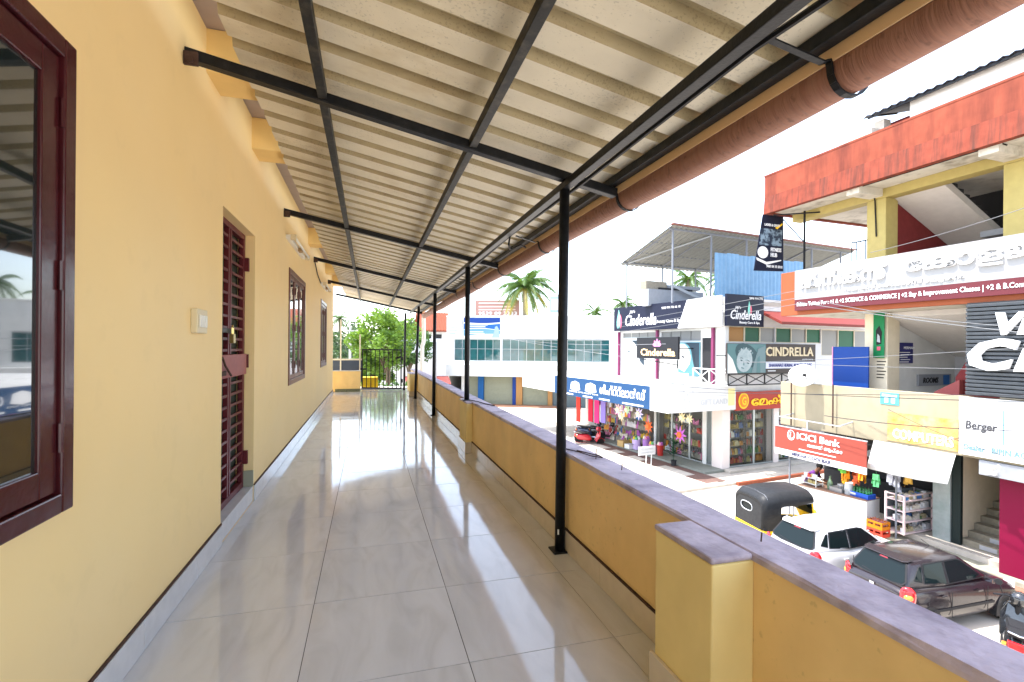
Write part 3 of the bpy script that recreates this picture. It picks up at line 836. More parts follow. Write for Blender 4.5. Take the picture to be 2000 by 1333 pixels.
obj('wall', MB().holes(1.2, 6.3, GZ, 0.4, [(3.2, 5.8, GZ + 0.5, -1.9)], lambda u, v, d: (u, 41.5 + d, v), 0.2), m_wht, ls)
obj('wall', MB().box(1.0, 6.5, 43.0, 46, GZ, 1.9), m_wht, ls)
obj('interior', MB().box(1.3, 6.2, 42.8, 42.95, GZ, 0.2), m_dark, ls)
aw = obj('awning', MB().add([(2.9, 39.9, -1.9), (6.5, 39.9, -1.9), (6.5, 41.5, -1.35), (2.9, 41.5, -1.35), (2.9, 39.9, -1.84), (6.5, 39.9, -1.84), (6.5, 41.5, -1.29), (2.9, 41.5, -1.29)], [(3, 2, 1, 0), (4, 5, 6, 7), (0, 1, 5, 4), (1, 2, 6, 5), (3, 0, 4, 7)]), mat('red_tin', (0.22, 0.05, 0.04), 0.5), ls)
obj('counter', MB().box(3.3, 5.7, 40.9, 41.45, GZ, GZ + 1.1), m_lgrey, ls)
for x in (3.0, 4.6, 6.3):
    obj('post', MB().tube([(x, 40.0, GZ), (x, 40.0, -1.9)], 0.04, 8), m_galv, ls)
for k in range(6):
    obj('shelf', MB().box(3.4 + 0.4 * k, 3.75 + 0.4 * k, 42.0, 42.3, GZ + 0.8, -2.3 - 0.2 * (k % 3)), (m_teal, m_redp, m_blue, m_wht, m_lgrey, m_oran)[k], ls)
# ================================================================== corner block with the gift shop and beauty parlour
gb = thing('corner_building', 'white two-storey corner shop block with deep sign canopy and pink posts', 'building', (0, 0, GZ), FG)
m_pinkpost = mat('pink_post_paint', (0.18, 0.035, 0.09), 0.5)
m_sglass = mat('shop_glass', (0.9, 0.95, 0.95), 0.02, trans=1.0, spec=0.5)
m_sglass.node_tree.nodes['Principled BSDF'].inputs['IOR'].default_value = 1.08
m_shelf = mat('shop_shelf', (0.22, 0.19, 0.15), 0.5)
m_pinkcol = mat('pinkish_white_column', (0.68, 0.60, 0.56), 0.5)
FL0 = GZ + 0.10
# ground storey
obj('column', MB().box(0.0, 0.44, 0.0, 0.6, FL0, -1.5), m_pinkcol, gb, bevel=0.01)
obj('column', MB().box(0.0, 0.35, 0.95, 1.15, FL0, -1.5), m_wht, gb, bevel=0.01)
obj('column', MB().box(0.0, 0.25, 4.36, 4.5, FL0, -1.5), m_wht, gb, bevel=0.01)
obj('column', MB().box(3.28, 3.62, 0.0, 0.4, FL0, -1.5), m_pinkcol, gb, bevel=0.01)
obj('column', MB().box(5.3, 5.6, 0.0, 0.4, FL0, -1.5), m_pinkcol, gb, bevel=0.01)
obj('column', MB().box(0.0, 0.3, 9.3, 9.6, FL0, -1.5), m_wht, gb, bevel=0.01)
obj('back_wall', MB().box(1.9, 2.0, 1.6, 14, GZ, -1.5).box(1.0, 12, 1.5, 1.6, GZ, -1.5), mat('shop_back_wall', (0.30, 0.28, 0.26), 0.8), gb)
obj('floor_slab', MB().box(0.0, 12.0, 0.02, 14, GZ - 0.1, GZ + 0.10), m_conc, gb)
obj('ceiling', MB().box(0.0, 12.0, 0.02, 14, -1.5, -1.35), m_wht, gb)
# canopy with sign faces
obj('canopy', MB().box(-3.15, 0.55, -0.08, 14, -1.45, -0.46).box(0.0, 12, 0.0, 14, -1.349, -0.42), m_wht, gb, bevel=0.01)
# shop windows: panes between aluminium posts
def pane_y(a, b, z0, z1, x=0.05):
    f = obj('shop_window', MB().box(x - 0.03, x + 0.03, a, a + 0.05, z0, z1).box(x - 0.03, x + 0.03, b - 0.05, b, z0, z1).box(x - 0.03, x + 0.03, a + 0.05, b - 0.05, z0, z0 + 0.06).box(x - 0.03, x + 0.03, a + 0.05, b - 0.05, z1 - 0.06, z1), m_alu, gb)
    obj('pane', MB().box(x - 0.006, x + 0.006, a + 0.05, b - 0.05, z0 + 0.06, z1 - 0.06), m_sglass, f)
def pane_x(a, b, z0, z1, y=0.06):
    f = obj('shop_window', MB().box(a, a + 0.05, y - 0.03, y + 0.03, z0, z1).box(b - 0.05, b, y - 0.03, y + 0.03, z0, z1).box(a + 0.05, b - 0.05, y - 0.03, y + 0.03, z0, z0 + 0.06).box(a + 0.05, b - 0.05, y - 0.03, y + 0.03, z1 - 0.06, z1), m_alu, gb)
    obj('pane', MB().box(a + 0.05, b - 0.05, y - 0.006, y + 0.006, z0 + 0.06, z1 - 0.06), m_sglass, f)
for a, b in ((1.15, 2.0), (2.0, 3.2), (3.2, 4.36), (0.6, 0.95)):
    pane_y(a, b, FL0 + 0.1, -1.5)
for a, b in ((0.44, 2.0), (2.0, 3.28), (3.62, 5.3)):
    pane_x(a, b, FL0 + 0.1, -1.5)
# goods
PAL = [(0.55, 0.08, 0.06), (0.6, 0.4, 0.05), (0.65, 0.6, 0.5), (0.05, 0.2, 0.45), (0.1, 0.35, 0.12), (0.6, 0.2, 0.35), (0.35, 0.28, 0.12), (0.7, 0.7, 0.72), (0.4, 0.12, 0.4), (0.7, 0.3, 0.05), (0.12, 0.1, 0.1), (0.25, 0.22, 0.18)]
PM = [mat('packet_colour_%s' % 'abcdefghijklm'[i], c, 0.4) for i, c in enumerate(PAL)]
PM2 = [mat('dull_packet_%s' % 'abcdefghijkl'[i], c, 0.45) for i, c in enumerate([(0.34, 0.26, 0.10), (0.28, 0.20, 0.07), (0.40, 0.34, 0.2), (0.18, 0.13, 0.08), (0.30, 0.06, 0.04), (0.07, 0.14, 0.05), (0.45, 0.42, 0.36), (0.05, 0.05, 0.05), (0.35, 0.16, 0.04), (0.12, 0.10, 0.09), (0.36, 0.12, 0.14), (0.10, 0.13, 0.22)])]
def goods(name, spots, F, label, sizes=(0.10, 0.2), flat=0.08, axis='x', pal=None):
    """many small packets: one mesh with several materials"""
    me = bpy.data.meshes.new(name); mb = MB(); idx = []
    pal = pal or PM
    for (x, y, z, run) in spots:
        t = 0
        ci = random.randrange(len(pal))
        while t < run:
            w_ = random.uniform(0.04, 0.10); h = random.uniform(*sizes)
            if random.random() < 0.35: ci = random.randrange(len(pal))
            k = random.uniform(-0.015, 0.015); d_ = random.uniform(0.6, 1) * flat
            if axis == 'x': mb.prism([(x + t, y + k, z), (x + t + w_ * 0.92, y + k, z), (x + t + w_ * 0.86, y + k + 0.01, z + h), (x + t + 0.006, y + k + 0.01, z + h)], (0, d_, 0))
            else: mb.prism([(x + k, y + t + w_ * 0.92, z), (x + k, y + t, z), (x + k + 0.01, y + t + 0.006, z + h), (x + k + 0.01, y + t + w_ * 0.86, z + h)], (d_, 0, 0))
            idx += [ci] * 6
            t += w_
    me.from_pydata(mb.v, [], mb.f)
    for m_ in pal: me.materials.append(m_)
    me.polygons.foreach_set('material_index', idx)
    o = obj(name, me, None, F=F)
    return tag(o, label, 'goods', kind='stuff')
def rack(label, x0, x1, y0, y1, zs, F):
    t = thing('shelf_rack', label, 'shelf', ((x0 + x1) / 2, (y0 + y1) / 2, FL0), F)
    for (a, b) in ((x0, y0), (x1 - 0.03, y0), (x0, y1 - 0.03), (x1 - 0.03, y1 - 0.03)):
        obj('upright', MB().box(a, a + 0.03, b, b + 0.03, FL0, zs[-1] + 0.4), m_shelf, t)
    for z in zs:
        obj('shelf', MB().box(x0 + 0.001, x1 - 0.001, y0 + 0.001, y1 - 0.001, z - 0.02, z), m_shelf, t)
    return t
zs = [FL0 + 0.12 + 0.40 * k for k in range(6)]
rack('tall shop rack of packets just right of the corner column', 0.55, 1.95, 0.5, 0.85, zs, FG)
rack('tall shop rack of packets beside the second shop pane', 2.05, 3.22, 0.5, 0.85, zs, FG)
rack('shop rack behind the pane beside the hanging bank banner', 3.7, 5.2, 0.5, 0.85, zs, FG)
goods('packet_goods', [(0.6, 0.5, z, 1.25) for z in zs], FG, 'colourful packets crowding the rack right of the corner column', (0.16, 0.31), pal=PM2)
goods('packet_goods', [(2.1, 0.5, z, 1.05) for z in zs], FG, 'colourful packets crowding the rack beside the second shop pane', (0.16, 0.31), pal=PM2)
goods('packet_goods', [(3.75, 0.5, z, 1.4) for z in zs], FG, 'pale packets crowding the rack behind the bank banner', (0.16, 0.31), pal=PM2)
rack('low display rack behind the left shop panes', 0.45, 0.8, 1.25, 4.3, [zs[0], zs[1] + 0.15, zs[3], zs[4]], FG)
goods('toy_goods', [(0.42, 1.25, zs[0], 3.0), (0.36, 1.25, zs[0] + 0.01, 2.8), (0.50, 1.3, zs[0] + 0.2, 2.8), (0.5, 1.25, zs[1] + 0.16, 3.0), (0.5, 1.25, zs[3], 3.0), (0.5, 1.25, zs[4], 3.0)], FG, 'red and dark toys packed behind the left shop panes', (0.14, 0.34), axis='y', pal=[PM[0], PM[5], PM[9], PM[10], PM[11], PM[6], PM[7], PM[10]])

# sign boards on the canopy
m_sblue = mat('sign_blue', (0.016, 0.055, 0.135), 0.45, var=0.06, vscale=2)
s1 = one('shop_sign', MB().box(-3.24, -3.16, 1.0, 9.4, -1.47, -0.46), m_sblue, 'long blue shop sign with white Malayalam lettering on the canopy', 'sign', F=FG)
text(s1, '\u0d17\u0d3f\u0d2b\u0d4d\u0d31\u0d4d\u0d31\u0d4d\u0d32\u0d3e\u0d7b\u0d21\u0d4d', m_wink, (-3.243, 4.75, -1.12), SY, 3.5, 0.5, offset=0.016)
for (y0, y1) in ((6.1, 5.05), (7.6, 6.6)):
    obj('goods_picture', MB().prism([(-3.243, y0, -1.08), (-3.243, y0 - 0.1, -0.72), (-3.243, (y0 + y1) / 2, -0.62), (-3.243, y1 + 0.1, -0.72), (-3.243, y1, -1.08), (-3.243, (y0 + y1) / 2, -1.16)], (-0.012, 0, 0)), m_wink, s1)
text(s1, 'DRESSES GIFTS FANCY TOYS', m_wink, (-3.243, 7.7, -1.24), SY, 2.8, 0.07)
for (y, w_) in ((8.0, 0.7), (6.3, 0.9), (4.8, 0.9), (2.9, 1.5)):
    obj('print_line', MB().box(-3.254, -3.242, y - w_, y, -1.41, -1.34), m_wink, s1)
one('shop_sign', MB().box(-3.235, -3.16, -0.14, 0.98, -1.50, -0.43), m_wboard, 'blank white end panel beside the long blue shop sign', 'sign', F=FG)
s2 = one('shop_sign', MB().box(-3.23, 0.56, -0.20, -0.141, -1.49, -0.41), m_wboard, 'white gift land sign board on the canopy end', 'sign', F=FG)
m_fade = mat('faded_grey_ink', (0.48, 0.49, 0.50), 0.5); m_yel = mat('pale_yellow_print', (0.75, 0.66, 0.30), 0.5)
text(s2, 'GIFT LAND', m_fade, (-1.5, -0.203, -1.22), AX, 1.55, 0.24)
obj('print_line', MB().box(-1.3, 0.0, -0.21, -0.202, -0.86, -0.84), m_fade, s2)
for (x, z) in ((-2.5, -0.6), (-2.3, -0.75), (-2.45, -0.95), (-2.2, -1.05), (-2.4, -1.3), (-2.0, -0.62), (-2.55, -1.15)):
    obj('print_butterfly', MB().prism([(x, -0.202, z), (x + 0.1, -0.202, z + 0.08), (x + 0.08, -0.202, z - 0.03), (x + 0.05, -0.202, z - 0.07)], (0, -0.006, 0)), m_fade, s2)
obj('print_panel', MB().box(0.1, 0.5, -0.208, -0.202, -1.3, -0.55), m_yel, s2)
s3 = one('shop_sign', MB().box(0.6, 4.2, -0.17, -0.10, -1.56, -0.72), m_redp, 'red shop sign with yellow Malayalam lettering beside the gift land sign', 'sign', F=FG)
m_yink = mat('yellow_ink', (0.85, 0.52, 0.02), 0.4)
text(s3, '\u0d2e\u0d47\u0d37\u0d4d'.replace('\u0d2e\u0d47', '\u0d47\u0d2e'), m_yink, (1.55, -0.173, -1.38), AX, 2.1, 0.46, offset=0.03, thick=0.03)
obj('emblem', MB().prism([(1.08 + 0.32 * math.cos(t * math.pi / 10), -0.173, -1.13 + 0.36 * math.sin(t * math.pi / 10)) for t in range(20)], (0, -0.012, 0)), m_yink, s3)
obj('emblem_core', MB().prism([(1.08 + 0.25 * math.cos(t * math.pi / 10), -0.186, -1.13 + 0.29 * math.sin(t * math.pi / 10)) for t in range(20)], (0, -0.012, 0)), mat('sign_orange', (0.75, 0.2, 0.02), 0.4), s3)
text(s3, 'G', m_yink, (0.95, -0.199, -1.32), AX, 0.26, 0.38, offset=0.02)

# upper storey
obj('wall', MB().holes(-0.1, 7.9, -0.42, 2.16, [(0.65, 1.25, -0.35, 1.7), (1.3, 4.0, 1.55, 2.05), (4.4, 7.2, 1.75, 2.05)], lambda u, v, d: (d, u, v), 0.2), m_wht, gb)
obj('wall', MB().holes(0.2, 11.5, -0.42, 2.3, [(0.3, 3.3, 1.5, 2.22), (3.35, 6.6, 1.5, 2.22), (6.65, 10.6, 0.9, 2.22)], lambda u, v, d: (u, d, v), 0.2), mat('grey_white_wall', (0.55, 0.55, 0.56), 0.7), gb)
obj('roof', MB().box(0.0, 11.5, 0.0, 8.0, 3.2, 3.4), m_conc, gb)
obj('wall', MB().box(0.01, 0.2, -0.1, 7.9, 2.16, 3.5).box(0.2, 11.5, 0.01, 0.2, 2.3, 3.5), m_wht, gb)
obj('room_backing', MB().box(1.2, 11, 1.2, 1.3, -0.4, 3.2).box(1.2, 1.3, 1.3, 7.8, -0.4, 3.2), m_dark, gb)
m_green = mat('dark_green_panel', (0.01, 0.09, 0.045), 0.35); m_gpanel = mat('grey_window_panel', (0.17, 0.17, 0.165), 0.3)
m_wfr = mat('cream_window_frame', (0.55, 0.50, 0.38), 0.5)
k = 0
for (a, b, z0) in ((0.3, 3.3, 1.5), (3.35, 6.6, 1.5), (6.65, 10.6, 0.9)):
    f = obj('window', MB().box(a, b, 0.03, 0.1, z0, z0 + 0.04).box(a, b, 0.03, 0.1, 2.18, 2.22), m_wfr, gb)
    n_ = 3; st = (b - a) / n_
    for i in range(n_):
        obj('mullion', MB().box(a + i * st, a + i * st + 0.07, 0.02, 0.1, z0 + 0.04, 2.18), m_wfr, f)
        obj('pane', MB().box(a + i * st + 0.07, a + (i + 1) * st, 0.06, 0.08, z0 + 0.04, 2.18), (m_oran if k == 0 else (m_green if k % 2 else m_gpanel)), f); k += 1
obj('awning', MB().add([(2.3, -1.1, 2.42), (10.4, -1.1, 2.42), (10.4, 0.0, 2.98), (2.3, 0.0, 2.98), (2.3, -1.1, 2.30), (10.4, -1.1, 2.30), (10.4, 0.0, 2.86), (2.3, 0.0, 2.86)], [(0, 1, 2, 3), (7, 6, 5, 4), (0, 4, 5, 1), (1, 5, 6, 2), (3, 7, 4, 0)]), mat('red_awning', (0.18, 0.035, 0.027), 0.6), gb)
for y in (0.42, 4.12, 7.38):
    obj('post', MB().box(-0.16, -0.04, y, y + 0.13, -0.4, 2.14), m_pinkpost, gb, bevel=0.008)
for (a, b, z0) in ((1.3, 4.0, 1.55), (4.4, 7.2, 1.75)):
    f = obj('window', MB().box(0.02, 0.1, a, b, z0, z0 + 0.05), m_alu, gb)
    for i in range(4):
        st = (b - a) / 4
        obj('pane', MB().box(0.05, 0.07, a + i * st + 0.02, a + (i + 1) * st - 0.02, z0 + 0.05, 2.05), m_gpanel, f)
obj('door', MB().box(0.06, 0.1, 0.66, 1.24, -0.35, 1.69), m_dark, gb)
# posters of a woman's profile beside the signs
m_skinp = mat('poster_pale_skin', (0.62, 0.60, 0.58), 0.4); m_hairp = mat('poster_dark_hair', (0.03, 0.045, 0.06), 0.4); m_cyan = mat('poster_cyan', (0.11, 0.26, 0.30), 0.4)
def poster(y0, y1, z0, z1, bgm, lab):
    p = one('poster', MB().box(-0.06, -0.01, y0, y1, z0, z1), bgm, lab, 'poster', F=FG)
    w_ = y1 - y0; h = z1 - z0
    L = lambda pts, m_, d: obj('print_shape', MB().prism([(-0.062 - d, y1 - u * w_, z0 + v * h) for u, v in pts], (-0.004, 0, 0)), m_, p)
    L([(0.02, 0.2), (0.3, 0.1), (0.55, 0.35), (0.6, 0.55), (0.5, 0.8), (0.3, 0.95), (0.02, 0.95)], m_skinp, 0)
    L([(0.35, 0.98), (0.5, 0.9), (0.62, 0.75), (0.68, 0.5), (0.78, 0.2), (0.98, 0.02), (0.98, 0.98)], m_hairp, 0.006)
    L([(0.15, 0.55), (0.3, 0.52), (0.32, 0.56), (0.2, 0.59)], m_hairp, 0.006)
poster(1.3, 2.7, -0.1, 1.5, m_cyan, 'cyan poster of a long haired head beside the lotus sign')
poster(5.2, 7.0, 0.2, 1.65, m_wboard, 'white poster of a dark haired head left of the lotus sign')
# signs on the upper storey
s4 = one('shop_sign', MB().box(-0.32, -0.22, 1.85, 7.62, 2.17, 3.5), m_navy, 'long navy beauty parlour sign with white script lettering', 'sign', F=FG)
text(s4, 'Cinderella', m_wink, (-0.324, 6.55, 2.42), SY, 2.55, 0.62, shear=0.25, offset=0.012)
text(s4, 'Beauty Care & Spa', m_wink, (-0.324, 3.95, 2.45), SY, 1.75, 0.19, offset=0.008)
text(s4, "Jilji's", m_wink, (-0.324, 6.2, 3.08), SY, 0.5, 0.2, shear=0.25)
text(s4, '9895 994 776 46 18', m_wink, (-0.324, 3.6, 3.18), SY, 1.3, 0.11)
def leaf(par, px, base, h, m1, m2, ax):
    # three curved petals like the parlour's emblem
    for j, (dx, sc, m_) in enumerate(((0, 1.0, m1), (0.16, 0.75, m2), (-0.1, 0.6, m1))):
        pts = [(dx * h + 0.0, 0), (dx * h + 0.12 * h * sc, 0.3 * h * sc), (dx * h + 0.10 * h * sc, 0.65 * h * sc), (dx * h - 0.02 * h, 1.0 * h * sc), (dx * h - 0.12 * h * sc, 0.6 * h * sc), (dx * h - 0.10 * h * sc, 0.25 * h * sc)]
        if ax == 'y': poly = [(px - 0.004 * j, base[0] - u, base[1] + v) for u, v in pts]; vec = (-0.006, 0, 0)
        else: poly = [(base[0] + u, px - 0.004 * j, base[1] + v) for u, v in pts]; vec = (0, -0.006, 0)
        obj('emblem_petal', MB().prism(poly, vec), m_, par)
m_mint = mat('mint_print', (0.20, 0.55, 0.46), 0.4); m_rose = mat('rose_print', (0.60, 0.10, 0.16), 0.4)
leaf(s4, -0.324, (7.15, 2.3), 1.1, m_mint, m_rose, 'y')
s5 = one('shop_sign', MB().prism([(-0.32, 2.45, 2.17), (-0.32, 1.845, 3.5), (-0.32, -0.21, 3.54), (-0.32, -0.21, 2.19)], (0.09, 0, 0)), m_wboard, 'white slanted end panel between the two navy parlour signs', 'sign', F=FG)
s5.matrix_world = FG @ Matrix.Translation((-0.03, 0, 0))
for (y, z) in ((1.6, 3.1), (1.2, 2.8), (0.6, 3.2), (0.4, 2.7), (1.4, 2.5), (0.9, 2.4), (1.1, 3.3)):
    obj('print_spot', MB().prism([(-0.323, y + 0.06 * math.cos(t), z + 0.07 * math.sin(t)) for t in (0, 1.2, 2.4, 3.6, 5)], (-0.005, 0, 0)), m_fade, s5)
s6 = one('shop_sign', MB().box(-0.18, 2.13, -0.33, -0.23, 2.2, 3.6), m_navy, 'square navy parlour sign with white script on the building corner', 'sign', F=FG)
text(s6, 'Cinderella', m_wink, (0.05, -0.333, 2.50), AX, 1.9, 0.42, shear=0.25, offset=0.012)
text(s6, 'Beauty Care & Spa', m_wink, (0.6, -0.333, 2.29), AX, 1.25, 0.14, offset=0.008)
text(s6, "Jilji's", m_wink, (0.3, -0.333, 2.93), AX, 0.38, 0.16, shear=0.25)
text(s6, '9895 994 776', m_wink, (1.2, -0.333, 3.42), AX, 0.85, 0.09)
leaf(s6, -0.334, (1.2, 2.72), 0.62, m_mint, m_rose, 'x')
s7 = thing('shop_sign', 'dark projecting sign with pink lotus and gold lettering', 'sign', (-1.0, 3.0, 0.62), FG)
b_ = obj('board', MB().box(-1.12, -1.0, 1.58, 4.56, 0.68, 1.74), mat('charcoal_board', (0.018, 0.019, 0.022), 0.45), s7, bevel=0.01)
m_gold = mat('gold_cream_ink', (0.72, 0.48, 0.26), 0.4)
text(b_, 'Cinderella', m_gold, (-1.123, 4.2, 0.82), SY, 2.45, 0.36, offset=0.02, thick=0.03)
m_lotus = mat('lotus_pink', (0.72, 0.20, 0.45), 0.4)
for ang, sc in ((-65, 0.8), (-35, 0.95), (0, 1.05), (35, 0.95), (65, 0.8)):
    a_ = R(ang); h = 0.38 * sc
    pts = [(0, 0), (0.08, 0.16), (0.06, 0.28), (0, h), (-0.06, 0.28), (-0.08, 0.16)]
    obj('lotus_petal', MB().prism([(-1.122, 3.0 - (u * math.cos(a_) + v * math.sin(a_)), 1.28 + v * math.cos(a_) - u * math.sin(a_)) for u, v in pts], (-0.012 - 0.002 * (ang % 7), 0, 0)), m_lotus, b_)
obj('frame', MB().bar((-0.98, 1.75, 0.66), (-0.98, 1.75, 0.25), 0.04, 0.04, (1, 0, 0)).bar((-0.98, 1.75, 0.42), (-0.98, 4.3, 0.64), 0.04, 0.04).bar((-0.98, 1.7, 1.2), (-0.0, 1.7, 1.2), 0.04, 0.04), m_steel, s7)
s8 = thing('shop_sign', 'wide brown and teal herbal beauty sign with a printed face', 'sign', (2.4, -0.6, 0.1), FG)
b_ = obj('board', MB().box(-0.5, 5.24, -0.66, -0.6, 0.13, 1.44), mat('dark_brown_board', (0.045, 0.035, 0.032), 0.45), s8)
p_ = obj('photo_panel', MB().box(-0.48, 1.85, -0.672, -0.662, 0.15, 1.42), mat('photo_teal', (0.08, 0.17, 0.175), 0.4), b_)
EL = lambda cx, cz, rx, rz_, rot=0: [(cx + rx * math.cos(t * math.pi / 10) * math.cos(rot) - rz_ * math.sin(t * math.pi / 10) * math.sin(rot), cz + rx * math.cos(t * math.pi / 10) * math.sin(rot) + rz_ * math.sin(t * math.pi / 10) * math.cos(rot)) for t in range(20)]
def pr_(pts, d, m_): return obj('print_shape', MB().prism([(x, -0.672 - d, z) for x, z in pts], (0, -0.004, 0)), m_, b_)
m_fskin = mat('photo_pale_face', (0.36, 0.42, 0.43), 0.4, c2=(0.20, 0.27, 0.28), mix=0.8, vscale=2.5); m_fdk = mat('photo_dark_teal', (0.03, 0.07, 0.08), 0.4); m_fmid = mat('photo_mid_teal', (0.13, 0.20, 0.21), 0.4)
pr_(EL(0.70, 0.92, 0.78, 0.46, -0.45), 0.001, m_fdk)
pr_(EL(0.52, 0.70, 0.47, 0.52, -0.40), 0.006, m_fskin)
for q in range(7):
    t0 = 0.35 + q * 0.3
    pr_(EL(0.56 + 0.50 * math.cos(t0 + 0.2), 0.80 + 0.42 * math.sin(t0 + 0.2), 0.055, 0.05), 0.009, m_fskin if q % 2 else m_fmid)
pr_([(0.20, 0.78), (0.30, 0.83), (0.43, 0.80), (0.42, 0.78), (0.30, 0.80)], 0.011, m_fdk); pr_([(0.60, 0.72), (0.72, 0.72), (0.86, 0.64), (0.85, 0.62), (0.72, 0.69)], 0.011, m_fdk)
pr_(EL(0.33, 0.70, 0.075, 0.026, -0.25), 0.011, m_fdk); pr_(EL(0.72, 0.58, 0.075, 0.026, -0.35), 0.011, m_fdk)
pr_([(0.47, 0.70), (0.42, 0.50), (0.48, 0.47), (0.52, 0.50)], 0.010, m_fmid); pr_(EL(0.40, 0.37, 0.10, 0.03, -0.3), 0.011, m_fmid)
pr_([(0.95, 0.15), (1.80, 0.15), (1.80, 1.35), (1.35, 1.20), (1.15, 0.70)], 0.009, m_fmid); pr_([(1.25, 0.15), (1.5, 0.15), (1.45, 0.9), (1.32, 0.8)], 0.014, MATS['photo_teal'])
pr_([(-0.48, 0.15), (0.1, 0.15), (-0.2, 0.75), (-0.48, 1.0)], 0.008, m_wboard)
text(b_, 'CINDRELLA', mat('tan_gold_ink', (0.55, 0.46, 0.30), 0.4), (1.85, -0.663, 0.88), AX, 3.2, 0.42, offset=0.02, thick=0.03)
obj('print_band', MB().box(1.86, 5.2, -0.672, -0.662, 0.33, 0.62), mat('pale_lilac_print', (0.55, 0.56, 0.68), 0.4), b_)
text(b_, 'SHAHANAS HERBAL BEAUTY CLINIC', mat('navy_ink', (0.02, 0.03, 0.16), 0.4), (2.05, -0.674, 0.40), AX, 2.9, 0.15, offset=0.014)
text(b_, '(APPROVED)', m_fade, (4.3, -0.663, 0.68), AX, 0.75, 0.08)
obj('print_line', MB().box(2.0, 2.5, -0.672, -0.662, 0.2, 0.25).box(3.4, 4.6, -0.672, -0.662, 0.2, 0.25), m_fade, b_)
for x in (-0.4, 1.9, 4.9):
    obj('frame', MB().bar((x, -0.57, 0.15), (x, -0.57, 1.4), 0.05, 0.05, (1, 0, 0)).bar((x, -0.57, 0.9), (x, -0.02, 0.9), 0.05, 0.05), m_steel, s8)
# rails
def xrail(lab, pts, z0, z1, m_, F):
    t = thing('railing', lab, 'railing', (*pts[0], z0), F)
    for (a, b) in zip(pts[:-1], pts[1:]):
        obj('rail', MB().bar((*a, z1), (*b, z1), 0.05, 0.05).bar((*a, z0), (*b, z0), 0.05, 0.05), m_, t)
        obj('cross_bar', MB().bar((*a, z0 + 0.026), (*b, z1 - 0.026), 0.03, 0.035), m_, t)
        obj('cross_bar', MB().bar((a[0], a[1] - 0.02, z1 - 0.026), (b[0], b[1] - 0.02, z0 + 0.026), 0.03, 0.035), m_, t)
    for a in pts:
        obj('upright', MB().bar((*a, z0), (*a, z1), 0.045, 0.045, (1, 0, 0)), m_, t)
    return t
xrail('black cross-braced steel rail under the herbal beauty sign', [(-0.3 + 1.12 * k, -0.55) for k in range(6)], -0.38, 0.10, m_steel, FG)
xrail('white cross-braced balcony rail at the corner of the parlour', [(-0.6, 1.15), (-0.6, 0.2), (-0.15, -0.45)], -0.4, 0.30, m_wht, FG)
ac = thing('air_conditioner', 'white air conditioner unit with dark grille on the canopy', 'air conditioner', (-1.2, 1.8, -0.4), FG)
obj('case', MB().box(-1.35, -1.0, 1.0, 2.56, -0.41, 0.06), m_wht, ac, bevel=0.015)
gl_ = obj('grille', MB().box(-1.36, -1.352, 1.1, 2.2, -0.36, -0.01), m_grey, ac)
for k in range(9):
    obj('grille_slat', MB().box(-1.37, -1.361, 1.1, 2.2, -0.35 + k * 0.037, -0.335 + k * 0.037), m_lgrey, gl_)

# steel shed on the roof
shed = thing('roof_shed', 'open steel-framed lean-to shed with corrugated roof above the parlour signs', 'shed', (4, 4, 3.45), FG)
zl, zh = 5.92, 7.02
ya, yb = 6.1, 2.55
def shed_sheet():
    vs = []; fs = []; n_ = 90
    xs = [-0.9 + 14.0 * i / n_ for i in range(n_ + 1)]
    for side in (0, 1):
        for i, x in enumerate(xs):
            h = 0.03 * (1 if i % 2 else -1) + 0.012 * side
            vs += [(x, ya + 0.35, zl - 0.1 + h), (x, yb - 0.25, zh + 0.08 + h)]
    N = 2 * (n_ + 1)
    for i in range(n_):
        a = 2 * i
        fs += [(a, a + 1, a + 3, a + 2), (N + a, N + a + 2, N + a + 3, N + a + 1)]
        fs += [(a, a + 2, N + a + 2, N + a), (a + 1, N + a + 1, N + a + 3, a + 3)]
    mb = MB(); mb.v = vs; mb.f = fs
    return mb
obj('roof_sheet', shed_sheet(), mat('grey_asbestos_sheet', (0.20, 0.20, 0.18), 0.7, var=0.08, vscale=2), shed)
for x in (-0.6, 1.9, 4.4, 7.0, 9.6, 12.2):
    obj('rafter', MB().bar((x, ya, zl - 0.02), (x, yb, zh - 0.02), 0.07, 0.08), m_galv, shed)
    obj('post', MB().bar((x, ya, 3.4), (x, ya, zl - 0.06), 0.06, 0.06, (1, 0, 0)), m_galv, shed)
    obj('post', MB().bar((x, yb, 3.4), (x, yb, zh - 0.06), 0.07, 0.07, (1, 0, 0)), m_galv, shed)
for t in (0.3, 0.62):
    y = ya + (yb - ya) * t; z = zl + (zh - zl) * t
    obj('purlin', MB().bar((-0.85, y, z + 0.02), (13, y, z + 0.02), 0.05, 0.05), m_galv, shed)
obj('edge_beam', MB().bar((-0.85, yb, zh - 0.02), (13, yb, zh - 0.02), 0.08, 0.1), m_galv, shed)
obj('edge_beam', MB().bar((-0.85, ya, zl - 0.02), (13, ya, zl - 0.02), 0.07, 0.08), m_galv, shed)
obj('ridge_cap', MB().bar((-0.95, yb - 0.3, zh + 0.12), (13.1, yb - 0.3, zh + 0.12), 0.25, 0.05), mat('red_brown_ridge', (0.20, 0.08, 0.06), 0.6), shed)
obj('brace', MB().bar((-0.55, ya - 0.1, zl - 0.05), (1.9, yb - 0.02, zh - 0.12), 0.05, 0.06), m_lgrey, shed)
blk = thing('scrap_pile', 'loose planks and boards stacked on the roof under the shed', 'planks', (1.5, 4.6, 3.45), FG)
